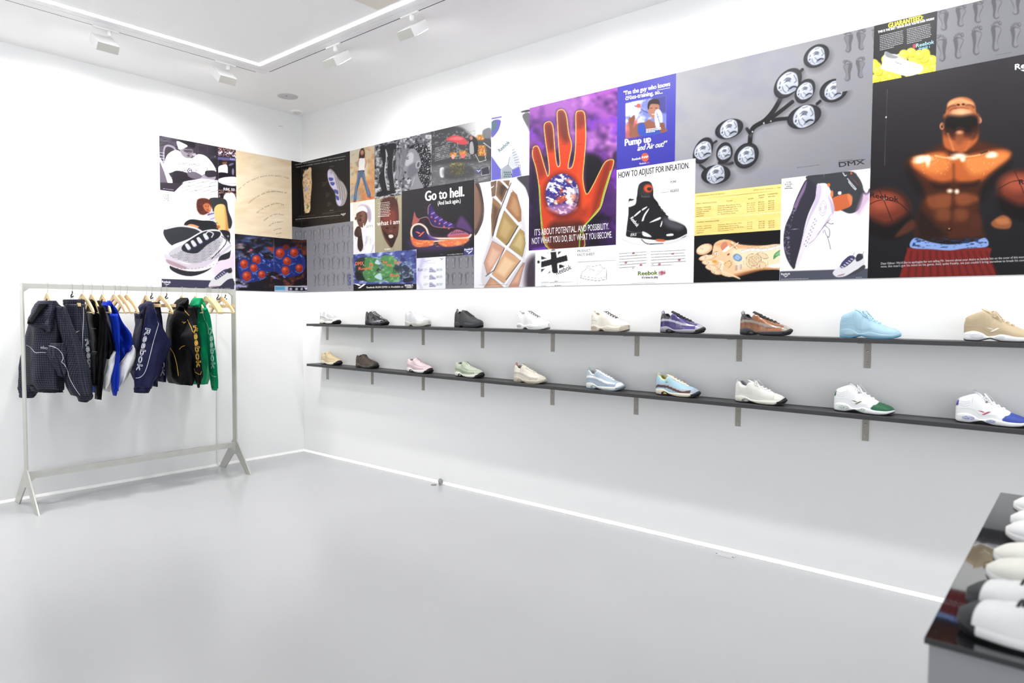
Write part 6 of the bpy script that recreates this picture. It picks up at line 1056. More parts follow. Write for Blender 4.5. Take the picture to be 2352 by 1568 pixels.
shoes_up = [
 ('runner', 'silver-white running sneaker with black toe rubber, leftmost on the upper shelf', 'e4e4e6', 'f6f5ee', runner_rules('c9cacd', 'f2f2f4', None, 'f4f4f4'), (), dict(lining='d2d2d4', tongue='eeeeef', lace='f4f4f4', out_wrap=.06, metal=True, hs=.97)),
 ('runner', 'glossy black running sneaker with silver laces tag on the upper shelf', '2c2e33', '34373c', runner_rules('1c1d21', '3b3e44', '8e9299', '1b1c1f'), (('line', [(0, .1), (.3, .08), (.9, .1)], '15161a', .004),), dict(lining='222327', tongue='b9bcc2', lace='222428', out_wrap=.05, metal=True)),
 ('zoom', 'bright white chunky sneaker without tab on the upper shelf, between two dark ones', 'dedfe2', 'd9d7cf', [('line', [(.3, .2), (.5, .22), (.8, .2)], 'dcdde0', .004), ('poly', [(.9, .1), (.92, .2), (1.02, .2), (1.02, .1)], 'c9cac6')], [('line', [(.02, .09), (.1, .10), (.25, .07)], 'b9b7ae', .006), ('line', [(.45, .1), (.6, .06), (.85, .07)], 'c4c4c2', .004)], dict(lining='eeeeee', lace='ffffff', outsole='b9b9b4')),
 ('zoom', 'charcoal black chunky sneaker on the upper shelf', '3c3e41', '3a3c41', [('line', [(.34, .16), (.45, .22), (.62, .20), (.86, .21)], '5a5d63', .005), ('poly', [(.32, .2), (.36, .36), (.46, .36), (.52, .22), (.42, .2)], '45463f')], [('line', [(.02, .07), (.12, .08), (.25, .06)], '6b6e75', .005), ('line', [(.38, .09), (.5, .05), (.9, .09)], '24262b', .006)], dict(lining='2b2d31', lace='2a2c30', outsole='17181a', tab='4a4c50')),
 ('zoom', 'white ribbed chunky sneaker with grey laces and heel cushion on the upper shelf', 'f0f0f1', 'f3f3f4', [('line', [(.32, .16+.03*k), (.45, .20+.03*k), (.62, .18+.025*k)], 'd9dadd', .003) for k in range(5)]+[('line', [(.03, .345), (.07, .345)], '4c4c50', .008)], [('poly', [(.02, .05), (.02, .1), (.16, .12), (.22, .08), (.2, .05)], 'c9cacf'), ('line', [(.4, .1), (.55, .05), (.9, .1)], 'd2d3d6', .004)], dict(lining='e6e6e2', lace='6c6e72', outsole='e2e2e2', tab='ecebe4')),
 ('zoom', 'ivory ribbed chunky sneaker with black laces on the upper shelf', 'efeade', 'ede7d9', [('line', [(.32, .16+.03*k), (.45, .20+.03*k), (.62, .18+.025*k)], 'd8d1c0', .003) for k in range(5)]+[('line', [(.03, .345), (.07, .345)], '3c3c3c', .008), ('line', [(.03, .25), (.16, .25), (.2, .22)], '9a9488', .006)], [('poly', [(.02, .05), (.02, .1), (.16, .12), (.22, .08), (.2, .05)], 'cfc2b0'), ('line', [(.4, .1), (.55, .05), (.9, .1)], 'cfc6b4', .004), ('poly', [(.86, .02), (.9, .16), (1.02, .16), (1.02, .02)], 'd9cabb')], dict(lining='e6dfc8', lace='37383a', outsole='cfc3b2', tab='e8e2d0')),
 ('runner', 'metallic purple and silver running sneaker with black tongue on the upper shelf', '43367a', 'a9a8b4', runner_rules('3a2e70', 'bcbcc6', '6450a4', 'b9b9c4')+[('band', ([(.02, .27), (.1, .31), (.3, .31)], [(.02, .5), (.1, .5), (.3, .335)]), '2a2834')], ARCH('1e1d24', '6c6a78'), dict(lining='23232b', tongue='18181c', lace='1a1a1e', out_wrap=.06, tab='9c9aa8', metal=True)),
 ('runner', 'metallic copper and grey running sneaker with black sole on the upper shelf', '99623e', '3c3c42', runner_rules('8c5632', '9c968e', 'b87850', 'b4aaa0')+[('band', ([(.02, .27), (.1, .31), (.3, .31)], [(.02, .5), (.1, .5), (.3, .335)]), '3a3330')], ARCH('131318', '5c5c64'), dict(lining='1f1f24', tongue='161618', lace='18181a', out_wrap=.06, tab='8f9096', metal=True)),
]
tabs = dict()
for i, (fam, lab, up, so, ur, sr, kw) in enumerate(shoes_up):
    t = make_sneaker(fam, lab, up, so, ur, sr, group=GU, **kw); place(t, XU[i], YS, ZH, math.radians(-3))
place(question('light blue tonal high-top sneaker on the upper shelf', 'accfe2', 'a2c9de', None, None, 'b0d0e0', None, GU, lin='7fb6d6'), XU[8], YS, ZH, math.radians(-2))
place(question('sand beige high-top sneaker with white sole on the upper shelf, cut by the right edge', 'c9b596', 'f4f4f6', None, None, 'e2e4e6', 'ede4d0', GU, lin='bda47c'), XU[9], YS, ZH, math.radians(-2))
def moc_rules(line, band=None):
    r = [('line', [(.36, .31), (.40, .26), (.50, .225), (.70, .205), (.9, .20)], line, .008), ('line', [(.30, .30), (.36, .33)], line, .007)]
    if band: r.insert(0, B([(0, .12), (.08, .17), (.2, .17), (.35, .11), (.6, .10), (.86, .12)], [(0, .20), (.08, .235), (.2, .225), (.4, .175), (.65, .16), (.86, .165)], band))
    return r
shoes_lo = [
 ('moc', 'sand yellow suede low sneaker with cream sole, leftmost on the lower shelf', 'e4cfa8', 'ece4cf', moc_rules('b89f74'), (('line', [(.22, .02), (.27, .09)], 'b9b09a', .007),), dict(lining='c9b48c', lace='e2cda6', out_wrap=.08, lace_n=3)),
 ('moc', 'dark brown suede low sneaker with grey sole on the lower shelf', '51443c', '5a554c', moc_rules('342b26'), (('line', [(.2, .02), (.27, .08)], '2c2924', .01),), dict(lining='1e1a18', lace='463a34', out_wrap=.07, lace_n=3)),
 ('moc', 'pale pink suede low sneaker with white sole on the lower shelf', 'ead4d8', 'f0efe8', moc_rules('c0a4ac', 'dcc2ca'), ARCH('26262a', 'e2e0dc'), dict(lining='d8c2c6', lace='ecd8dc', out_wrap=.08, lace_n=3)),
 ('moc', 'sage green suede low sneaker with white sole on the lower shelf', 'ccd4c0', 'eeeee2', moc_rules('93a086', '9fae92'), ARCH('26282a', 'dfe2d4'), dict(lining='b6c0a8', lace='d2dac8', out_wrap=.08, lace_n=3)),
 ('runner', 'cream running sneaker with a coral heel loop on the lower shelf', 'e6e0d2', 'dcd4c4', runner_rules('d6cebc', 'ece8dc', 'cfc6b4', 'e2dccc'), ARCH('b9ae9a', 'cfc6b2'), dict(lining='d4cdbc', lace='f2efe6', tongue='ddd6c6', outsole='b5a998', tab='e08a78')),
 ('runner', 'white and powder blue running sneaker on the lower shelf', 'bccbdc', 'eceee6', runner_rules('a9bbd0', 'f0f1ee', 'a4b8ce', 'eceeea'), ARCH('9ab0c0', 'dfe6e8'), dict(lining='eeeeee', lace='fafafa', tongue='f2f2f0', outsole='8a97a4', tab='bfe0e0', out_wrap=.04)),
 ('runner', 'sky blue sneaker with yellow lining and brown stripe on the lower shelf', 'b4d8ea', 'efe9d6', [B([(0, .13), (.1, .17), (.3, .17), (.5, .12), (.7, .09), (.92, .09)], [(0, .17), (.1, .225), (.28, .225), (.5, .175), (.7, .14), (.92, .175)], '6a4c48'), B([(0, .17), (.1, .225), (.28, .225), (.5, .175), (.7, .14), (.9, .17)], [(0, .20), (.1, .25), (.28, .25), (.5, .205), (.7, .175), (.9, .2)], 'c3c9d8'), ('poly', [(.88, .1), (.9, .2), (1.02, .22), (1.02, .1)], 'b9c6d8'), ('ell', (.30, .29, .035, .012), '6c8a5c'), ('line', [(.7, .13), (.78, .14)], 'd8c890', .006)], ARCH('3a2220', 'e2d48a'), dict(lining='e8d870', lace='f4efdc', tongue='efe8d2', out_wrap=.06, tab='f2f0ea', outsole='24282c')),
 ('runner', 'off-white ribbed running sneaker on the lower shelf, left of the green-toed high-top', 'e6e6e0', 'e9e7dc', [('line', [(.12, .19+.022*k), (.35, .185+.022*k), (.6, .14+.02*k), (.85, .13+.012*k)], 'd2d3c8' if k % 2 else 'c9d0bc', .003) for k in range(6)], ARCH('8e9098', 'd8dcc0'), dict(lining='b9bac0', lace='f4f4f2', tongue='e9e9e4', out_wrap=.07, tab='ececec', fluff=1)),
]
for i, (fam, lab, up, so, ur, sr, kw) in enumerate(shoes_lo):
    t = make_sneaker(fam, lab, up, so, ur, sr, group=GL, **kw); place(t, XLo[i], YS, ZL, math.radians(-3))
place(question('white high-top sneaker with dark green toe on the lower shelf', W1, W1, '2f6b4a', '3f7f5c', '3f6f5c', '6c7a4a', GL, mesh2='dfe8e2', eyelet='8f93a0'), XLo[8], YS, ZL, math.radians(-2))
place(question('white high-top sneaker with royal blue toe on the lower shelf, at the right edge', W1, W1, '3f55b0', '4a4aa4', '5a62a8', 'b04058', GL, mesh2='c9cfe8', eyelet='8a8ab0'), XLo[9], YS, ZL, math.radians(-2))
# ------------------------------------------------------------ display table and its shoes
tb = empty('display_table', (5.965, -2.56, 0), 'low grey display plinth with a glossy black top, bottom right corner', 'table')
MB().box(0, .95, .012, 1.34, 0, .843).build('body', mat('plinth_grey', C('8f9194'), .5), tb, bevel=.002)
MB().box(-.006, .96, 0, 1.35, .843, .855).build('top', mat('gloss_black', C('17171a'), .04, spec=.6, coat=.6), tb, bevel=.001)
GT = 'white sneakers on the display table'
def tshoe(lab, tipx, tipy, deg, up='f3f3f3', sole='f6f6f6', rules=(), srules=(), **kw):
    t = make_sneaker('tennis', lab, up, sole, list(rules), list(srules), group=GT, ws=1.12, **kw); a = math.radians(180+deg)
    q = unpx(tipx, tipy, 2, .855+.03); place(t, q[0]-math.cos(a)*.144, q[1]-math.sin(a)*.144, .8552, a)
stripe = [('line', [(.3, .12), (.5, .22)], 'e0e0e2', .004), ('poly', [(.885, -.1), (.885, .5), (1.02, .5), (1.02, -.1)], '3a3d3f')]
tshoe('white leather sneaker with black toe and laces, nearest on the display table', 2204, 1398, -10, rules=stripe, srules=[('poly', [(.86, -.1), (.86, .5), (1.02, .5), (1.02, -.1)], '2c2e30')], lace='26282a', outsole='141415', lining='d8d8d8', hs=1.05)
tshoe('white leather sneaker with black toe and laces, second on the display table', 2222, 1350, -10, rules=stripe, srules=[('poly', [(.86, -.1), (.86, .5), (1.02, .5), (1.02, -.1)], '2c2e30')], lace='26282a', outsole='141415', lining='d8d8d8', hs=1.05)
tshoe('cream-white smooth sneaker with black outsole, third on the display table', 2266, 1298, -6, up='f4f3ea', lace='f2f2ec', outsole='1a1b1c', hs=1.0)
tshoe('cream-white smooth sneaker with black outsole, fourth on the display table', 2283, 1262, -6, up='f4f3ea', lace='f2f2ec', outsole='1a1b1c', hs=1.0)
tshoe('all white sneaker, fifth on the display table', 2310, 1210, -4, outsole='3a3b3d', lace='ffffff')
tshoe('all white sneaker, sixth on the display table', 2321, 1185, -4, outsole='3a3b3d', lace='ffffff')
tshoe('all white sneaker, farthest on the display table', 2328, 1152, -4, outsole='4a4b4d', lace='ffffff')
# ------------------------------------------------------------ clothes rack
m_rack = mat('galvanised_steel', C('c6c7c0'), .42, metal=.45, spec=.5, noise=(9, .10))
rk = empty('clothes_rack', (.30, -1.70, 0), 'freestanding galvanised steel clothes rack with A shaped feet along the left wall', 'clothes rack')
YA, YB = -2.4905+1.70, -.9000+1.70
for nm, y in (('upright', YA), ('upright', YB)): MB().box(-.034, .034, y-.005, y+.005, .285, 1.633).build(nm, m_rack, rk, bevel=.0012)
MB().prism([(YA+.005, 1.597), (YA+.005, 1.565), (YA+.045, 1.597)], 0, -.012, .012).prism([(YB-.005, 1.597), (YB-.045, 1.597), (YB-.005, 1.565)], 0, -.012, .012).box(-.012, .012, YA+.005, YB-.005, 1.597, 1.633).build('top_rail', m_rack, rk)
MB().prism([(YA+.005, .215), (YA+.005, .175), (YA+.05, .215)], 0, -.014, .014).prism([(YB-.005, .215), (YB-.05, .215), (YB-.005, .175)], 0, -.014, .014).box(-.014, .014, YA+.005, YB-.005, .215, .262).build('bottom_rail', m_rack, rk)
for y in (YA, YB):
    a = MB().prism([(-.034, .285), (.034, .285), (.275, 0), (.185, 0), (.022, .152), (-.022, .152), (-.185, 0), (-.292, 0)], 1, y-.005, y+.005); a.build('a_foot', m_rack, rk, bevel=.0012)
# ------------------------------------------------------------ hangers
m_wood = mat('beech_wood', C('dcc092'), .45, spec=.35, noise=(40, .07)); m_wire = mat('hanger_wire', C('a2a5a8'), .3, metal=.7); m_blk = mat('black_clip', C('202124'), .5)
def hook_mb(): return MB().tube([(-.0175, 0, -.012)]+[(.018*math.cos(a), 0, .0005+.0045*math.sin(a)) for a in [math.pi*(1-k/9) for k in range(10)]]+[(.0165, 0, -.03), (.006, 0, -.042), (.0, 0, -.05), (0, 0, -.085)], .0016, 6)
def wood_hanger(label):
    t = empty('wooden_hanger', (0, 0, 0), label, 'hanger', 'hangers on the rack')
    hook_mb().build('hook', m_wire, t, True)
    top = [(-.218, -.205), (-.20, -.180), (-.13, -.128), (-.06, -.092), (-.025, -.072), (0, -.068), (.025, -.072), (.06, -.092), (.13, -.128), (.20, -.180), (.218, -.205)]
    bot = [(.212, -.222), (.19, -.208), (.12, -.158), (.045, -.122), (0, -.106), (-.045, -.122), (-.12, -.158), (-.19, -.208), (-.212, -.222)]
    MB().prism(top+bot, 1, -.0065, .0065).build('shoulder_frame', m_wood, t, bevel=.002)
    MB().tube([(-.203, 0, -.211), (.203, 0, -.211)], .005, 8).build('trouser_bar', m_wood, t, True); return t
def clamp_hanger(label):
    t = empty('clamp_hanger', (0, 0, 0), label, 'hanger', 'hangers on the rack')
    hook_mb().build('hook', m_wire, t, True)
    MB().tube([(.004, 0, -.055), (.012, 0, -.062), (.0, 0, -.072), (-.024, 0, -.088), (-.020, 0, -.096), (.015, 0, -.092), (.024, 0, -.088)], .0048, 8).build('locking_clip', m_blk, t, True)
    MB().tube([(-.018, 0, -.09), (-.045, 0, -.142)], .0013, 5).tube([(0, 0, -.09), (0, 0, -.142)], .0013, 5).tube([(.018, 0, -.09), (.045, 0, -.142)], .0013, 5).build('wires', m_wire, t, True)
    MB().box(-.155, .155, -.009, .009, -.166, -.140).build('clamp_bar', m_wood, t, bevel=.002); return t
def dup(root, loc, label):
    r = root.copy(); COL.objects.link(r); r.location = loc; r['label'] = label; r.rotation_euler = root.rotation_euler
    for ch in list(root.children): c = ch.copy(); COL.objects.link(c); c.parent = r
    return r
def ybar(pxx): return float(unpx(pxx, 655+(pxx-58)*.0285, 0, .30)[1])
W_ = [(109, 'beech hanger carrying the grey checked hooded jacket, leftmost on the rack'), (190, 'empty beech hanger right beside the grey checked trousers'), (211, 'beech hanger carrying the black jacket'), (236, 'beech hanger carrying the royal blue and white jacket'),
      (263, 'empty beech hanger right after the blue jacket, first of three'), (276, 'empty beech hanger in the middle of three after the blue jacket'), (291.5, 'empty beech hanger, last of three before the navy jacket'), (336, 'beech hanger carrying the navy jacket'), (369, 'empty beech hanger between navy trousers and black and yellow jacket'),
      (418, 'beech hanger carrying the black jacket with yellow lettering'), (450, 'beech hanger carrying the green jacket'), (474, 'empty beech hanger right of the green jacket, first of a tight bunch of four'), (477, 'empty beech hanger, second of the tight bunch of four'), (480, 'empty beech hanger, third of the tight bunch of four'), (483.5, 'empty beech hanger, last of the tight bunch of four'), (509, 'empty beech hanger nearest the right upright of the rack')]
w0 = wood_hanger(W_[0][1]); ZR = 1.6345
for i, (q, lb) in enumerate(W_):
    o = w0 if i == 0 else dup(w0, (.30, ybar(q), ZR), lb)
    o.location = (.30, ybar(q), ZR)
    if 'carrying' in lb: o.scale = (.70, 1, 1)
    else: o.scale = (1, 1, 1)
C_ = [(165, 'clamp hanger with a wooden bar gripping the grey checked trousers'), (348, 'clamp hanger gripping the navy trousers'), (382, 'empty clamp hanger with wooden bar left of the black and yellow jacket'), (500.5, 'empty clamp hanger left of the last beech hanger'), (517, 'empty clamp hanger, last before the right upright')]
c0 = clamp_hanger(C_[0][1])
for i, (q, lb) in enumerate(C_):
    if i == 0: c0.location = (.30, ybar(q), ZR)
    else: dup(c0, (.30, ybar(q), ZR), lb)
# ------------------------------------------------------------ clothes
def cloth(name, col, rough=.6, check=None):
    if name in _M: return _M[name]
    m = mat(name, C(col), rough, spec=.14, bump=(17, .55)); nt = m.node_tree; b = nt.nodes['Principled BSDF']
    if check:
        uv = nt.nodes.new('ShaderNodeUVMap'); uv.uv_map = 'UVMap'; sp_ = nt.nodes.new('ShaderNodeSeparateXYZ'); nt.links.new(uv.outputs['UV'], sp_.inputs[0]); outs = []
        for ax in ('X', 'Y'):
            mu = nt.nodes.new('ShaderNodeMath'); mu.operation = 'MULTIPLY'; mu.inputs[1].default_value = 1/.0165; fr = nt.nodes.new('ShaderNodeMath'); fr.operation = 'FRACT'
            lt = nt.nodes.new('ShaderNodeMath'); lt.operation = 'LESS_THAN'; lt.inputs[1].default_value = .30
            nt.links.new(sp_.outputs[ax], mu.inputs[0]); nt.links.new(mu.outputs[0], fr.inputs[0]); nt.links.new(fr.outputs[0], lt.inputs[0]); outs.append(lt)
        ad = nt.nodes.new('ShaderNodeMath'); ad.operation = 'ADD'; nt.links.new(outs[0].outputs[0], ad.inputs[0]); nt.links.new(outs[1].outputs[0], ad.inputs[1])
        ml = nt.nodes.new('ShaderNodeMath'); ml.operation = 'MULTIPLY'; ml.inputs[1].default_value = .5; nt.links.new(ad.outputs[0], ml.inputs[0])
        mx = nt.nodes.new('ShaderNodeMix'); mx.data_type = 'RGBA'; mx.inputs['A'].default_value = C(col); mx.inputs['B'].default_value = C(check); nt.links.new(ml.outputs[0], mx.inputs['Factor']); nt.links.new(mx.outputs['Result'], b.inputs['Base Color'])
    return m
OX, OY, KK = 40, 640, 5.225
def set_crop(ox, oy, k):
    global OX, OY, KK
    OX, OY, KK = ox, oy, k
def part(root, name, levels, x0, a, material, seed=1, fold=.012, nf=5, hem=None, open_top=True, sub=4, skew=0.0):
    """soft tube of cloth: levels = (y, left, right) read in the crop frame, standing at distance x0 from the wall, half depth a"""
    L = np.array(levels, float); t = np.linspace(0, len(L)-1, (len(L)-1)*sub+1); k = np.arange(len(L))
    ys = np.interp(t, k, L[:, 0]); l = np.array([_cub(list(k), list(L[:, 1]), v) for v in t]); r = np.array([_cub(list(k), list(L[:, 2]), v) for v in t])
    n = 40; V = []; UV = []; F_ = []; s_acc = 0; prev = None
    for i in range(len(t)):
        pl = unpx(l[i]/KK+OX, ys[i]/KK+OY, 0, x0); pr = unpx(r[i]/KK+OX, ys[i]/KK+OY, 0, x0); pc = (pl+pr)/2; R = abs(pr[1]-pl[1])/2
        th = (pc[1]-CAM[1])/(CAM[0]-x0); aa = min(a, .92*R/max(th, .05), max(.018, a)); b = math.sqrt(max(R*R-(aa*th)**2, (.22*R)**2)); f = i/(len(t)-1)
        z = pc[2]; dz = (pr[2]-pl[2])/(2*R+1e-6)
        if prev is not None: s_acc += float(np.linalg.norm(pc-prev))
        prev = pc; per = math.pi*(aa+b)
        amp = 1.5*fold*(.35+.65*math.sin(min(1, f*1.4)*math.pi/2))
        for j in range(n):
            ph = 2*math.pi*j/n; cx_, cy_ = math.cos(ph), math.sin(ph)
            w = math.sin(nf*ph+seed+1.1*math.sin(3.1*f+seed))*.55+(vnoise(np.array([ph*2.2+seed*3]), np.array([f*6.0+seed]), seed, 2)[0]-.5)*1.5
            k_ = 1+amp*w/max(min(aa, b), .02)*.55; x_ = aa*abs(cx_)**.85*np.sign(cx_)*k_; y_ = b*cy_*k_
            V.append((x0+x_, pc[1]+y_, z+dz*y_+.25*skew*x_)); UV.append((j/n*per, s_acc))
    m = len(t)
    for i in range(m-1):
        for j in range(n): F_.append((i*n+j, i*n+(j+1) % n, (i+1)*n+(j+1) % n, (i+1)*n+j))
    # turned-in ends
    for (ring_, up_) in ((0, 1), (m-1, -1)):
        c = np.mean([V[ring_*n+j] for j in range(n)], axis=0); o = len(V)
        for j in range(n): v = np.array(V[ring_*n+j]); q = v*.86+c*.14; q[2] -= up_*.02; V.append(tuple(q)); UV.append(UV[ring_*n+j])
        ci = len(V); V.append((c[0], c[1], c[2]-up_*.035)); UV.append((0, 0))
        for j in range(n):
            A = (ring_*n+j, ring_*n+(j+1) % n, o+(j+1) % n, o+j); B_ = (o+j, o+(j+1) % n, ci); F_.append(A if up_ < 0 else A[::-1]); F_.append(B_ if up_ < 0 else B_[::-1])
    V = [np.array(v)-np.array(root.location) for v in V]
    return mesh_obj(name, V, F_, material, root, True, None, UV)
def garment(name, label, cat, y, grp='clothes on the rack'): return empty(name, (.30, y, 1.45), label, cat, grp)
def cast(bv, x, y):
    d = FW+RT*((x-1176)/FPX)+UP*((784-y)/FPX); d = Vector(d).normalized(); h = bv.ray_cast(Vector(CAM), d)
    return None if h[0] is None else h[0]-d*.0025
def ribbon(root, obs, pts, w, material, name='piping', smooth=True, bv=None, step=3.0):
    """narrow tape sewn on the cloth along a line; w in frame pixels"""
    bv = bv or bvh_of(obs); p = smoothpts(pts, 8, False) if smooth else np.array(pts, float); p = p/KK+[OX, OY]; V = []; F_ = []; last = False; off = np.array(root.location)
    for i in range(len(p)):
        d = p[min(i+1, len(p)-1)]-p[max(i-1, 0)]; d = d/(np.linalg.norm(d)+1e-9); nrm = np.array([-d[1], d[0]])*w/2; A = cast(bv, *(p[i]+nrm)); B_ = cast(bv, *(p[i]-nrm))
        ok = A is not None and B_ is not None and (not last or (Vector(V[-1])+Vector(off)-B_).length < .08)
        if A is not None and B_ is not None:
            V += [np.array(A)-off, np.array(B_)-off]
            if ok and last: n = len(V); F_.append((n-4, n-3, n-1, n-2))
            last = True
        else: last = False
    if F_: return mesh_obj(name, V, F_, material, root)
def lettering(root, obs, txt, x0, y0, x1, y1, h, w, material, name='lettering', fill=False, flip=1):
    """outlined letters sewn on the cloth: baseline from (x0,y0) to (x1,y1) in the crop frame, letter height h"""
    bv = bvh_of(obs); v, f, W = glyphs(txt, .02, 0, not fill); d = np.array([x1-x0, y1-y0], float)/W; L = np.linalg.norm(d); nr = flip*np.array([d[1], -d[0]])/L*h
    P = (np.array([x0, y0])+v[:, :1]*d+v[:, 1:]*nr)/KK+[OX, OY]; off = np.array(root.location); V = []; F_ = []
    if fill:
        H_ = [cast(bv, *q) for q in P]; ix = {}
        for i, q in enumerate(H_):
            if q is not None: ix[i] = len(V); V.append(np.array(q)-off)
        F_ = [tuple(ix[i] for i in t) for t in f if all(i in ix for i in t) and max((H_[t[0]]-H_[i]).length for i in t) < .09]
    else:
        for a, b in f:
            A, B_ = P[a], P[b]; e = B_-A; ln = np.linalg.norm(e)
            if ln < 1e-6: continue
            m = max(1, int(ln/2.0)); nn = np.array([-e[1], e[0]])/ln*w/2; A = A-e/ln*w*.3; B2 = B_+e/ln*w*.3
            pr = None
            for k in range(m+1):
                c = A+(B2-A)*k/m; q1, q2 = cast(bv, *(c+nn)), cast(bv, *(c-nn))
                if q1 is None or q2 is None: pr = None; continue
                V += [np.array(q1)-off, np.array(q2)-off]
                if pr is not None and (q1-pr).length < .05: n = len(V); F_.append((n-4, n-3, n-1, n-2))
                pr = q1
    if F_: return mesh_obj(name, V, F_, material, root)
def cloth_mark(root, obs, x, y, w, h, material, slope=0):
    bv = bvh_of(obs); V = []; F_ = []; off = np.array(root.location)
    for q in LOGO:
        H_ = [cast(bv, (x+u*w)/KK+OX, (y+v*h+slope*u*w)/KK+OY) for u, v in q]
        if all(k is not None for k in H_): n = len(V); V += [np.array(k)-off for k in H_]; F_.append(tuple(range(n, n+len(q))))
    if F_: mesh_obj('chest_logo', V, F_, material, root)
m_chk = cloth('grey_check_nylon', '1d1f29', .5, '474a59'); m_blkc = cloth('black_nylon', '060608', .5); m_pipe = mat('white_piping', C('c9cbd2'), .5); m_yel = mat('yellow_embroidery', C('d8ae3c'), .5); m_wht = mat('white_embroidery', C('d6dcdc'), .5)
m_grnp = mat('pale_green_embroidery', C('c0ead8'), .5); m_blu = cloth('royal_blue_nylon', '0f30a8', .45); m_white = cloth('white_nylon', 'e6e7e8', .5); m_navy = cloth('navy_nylon', '151838', .5); m_grn = cloth('green_nylon', '0a8a5a', .5); m_drk = cloth('charcoal_mesh', '1c1c1e', .7); m_dkb = cloth('near_black_cloth', '08080b', .8); m_chd = cloth('charcoal_nylon', '131318', .55)
# grey checked hooded jacket
set_crop(40, 640, 5.225)
g = garment('hooded_jacket', 'dark grey checked hooded track jacket with white piping, leftmost on the rack', 'jacket', ybar(109))
bd = part(g, 'body', [(300, 255, 470), (335, 195, 520), (400, 165, 555), (520, 148, 575), (650, 125, 572), (800, 108, 565), (950, 105, 558), (1120, 106, 548), (1240, 112, 540), (1320, 150, 540)], .30, .175, m_chk, 2, .02, 6)
part(g, 'hem_band', [(1290, 150, 538), (1320, 160, 540), (1352, 175, 538)], .31, .13, m_chk, 4, .012, 16)
part(g, 'sleeve', [(860, 60, 130), (1000, 34, 150), (1150, 24, 190), (1290, 22, 255), (1370, 24, 235)], .14, .06, m_chk, 3, .012, 4)
part(g, 'cuff', [(1350, 26, 235), (1385, 26, 225), (1425, 24, 185)], .14, .05, m_chk, 5, .006, 14)
sl = part(g, 'sleeve', [(330, 440, 560), (430, 450, 610), (560, 480, 655), (700, 520, 712), (850, 540, 765), (1000, 548, 815), (1150, 550, 862), (1290, 580, 890), (1400, 650, 892)], .50, .075, m_chk, 7, .018, 5)
part(g, 'cuff', [(1385, 690, 905), (1420, 715, 902), (1475, 735, 840)], .50, .055, m_chk, 9, .006, 14)
fo = part(g, 'sleeve_fold', [(770, 400, 560), (850, 378, 572), (930, 382, 572), (1010, 420, 572), (1100, 470, 566), (1180, 505, 556)], .52, .04, m_chk, 11, .02, 5)
hd = part(g, 'hood', [(262, 250, 470), (300, 215, 492), (360, 188, 496), (430, 158, 490), (500, 122, 476), (545, 122, 455), (590, 200, 425), (630, 260, 370), (645, 290, 330)], .42, .10, m_chk, 13, .018, 4)
part(g, 'hood_shade', [(300, 262, 372), (345, 240, 330), (420, 196, 260), (490, 150, 215), (540, 122, 190)], .50, .03, m_dkb, 6, .006, 3)  # solid near-black piece standing in for the shade inside the hood
OB = [bd, sl, fo, hd]; bb = bvh_of([bd, sl, fo, g.children[0]])
ribbon(g, OB, [(105, 795), (150, 818), (180, 850), (215, 885), (280, 884), (345, 886)], 1.1, m_pipe)
ribbon(g, OB, [(372, 804), (430, 815), (490, 846), (535, 900), (548, 955), (532, 998), (565, 1030), (600, 1100), (625, 1190), (690, 1310), (760, 1410), (806, 1470)], 1.2, m_pipe)
lettering(g, OB, 'ebo', 276, 836, 360, 846, 36, 1.4, m_pipe, fill=True)
# grey checked trousers
g = garment('track_trousers', 'dark grey checked track trousers with outlined white lettering down the leg', 'trousers', ybar(165))
wb = part(g, 'waistband', [(248, 548, 800), (265, 548, 804), (312, 552, 806)], .33, .10, m_chk, 3, .006, 12)
lg = part(g, 'legs', [(305, 552, 806), (380, 560, 818), (480, 570, 835), (620, 580, 852), (780, 600, 866), (920, 610, 880), (1060, 625, 900), (1200, 650, 915), (1285, 690, 915)], .33, .11, m_chk, 5, .02, 6)
ribbon(g, [wb, lg], [(793, 345), (794, 480), (786, 620), (782, 760), (790, 900), (800, 1020), (806, 1060)], 1.3, m_pipe)
lettering(g, [wb, lg], 'Reebok', 812, 728, 866, 1200, 62, 1.0, m_pipe, flip=1)
cloth_mark(g, [lg], 680, 628, 65, 22, m_pipe, -.1)
# black jacket
g = garment('track_jacket', 'plain black zip jacket with a small white chest logo, beside the blue and white one', 'jacket', ybar(211))
bd = part(g, 'body', [(262, 852, 985), (300, 838, 1000), (380, 815, 1035), (480, 818, 1065), (620, 835, 1098), (760, 850, 1140), (870, 865, 1160), (960, 872, 1085), (1120, 885, 1010), (1285, 890, 960)], .30, .175, m_blkc, 2, .018, 5)
part(g, 'collar', [(248, 856, 900), (270, 850, 925), (330, 842, 945)], .34, .05, m_blkc, 3, .004, 3)
part(g, 'side_panel', [(885, 876, 956), (1000, 880, 950), (1150, 885, 945), (1275, 888, 940)], .47, .02, m_drk, 3, .004, 3)
part(g, 'blue_hem', [(1270, 884, 940), (1320, 884, 938), (1362, 888, 930)], .34, .05, m_blu, 3, .004, 3)  # blue edge of another garment, hung with this jacket
sl = part(g, 'sleeve', [(330, 960, 1040), (480, 990, 1072), (700, 985, 1090), (900, 965, 1070), (1060, 950, 1045), (1250, 935, 1022), (1445, 930, 996)], .50, .05, m_blkc, 7, .010, 4)
lettering(g, [bd, sl], 'Reebok', 888, 600, 945, 604, 14, 1, m_pipe, fill=True); ribbon(g, [bd, sl] + [c for c in g.children if c.name.startswith('side_panel')], [(876, 872), (920, 874), (957, 877)], 1.2, m_pipe)
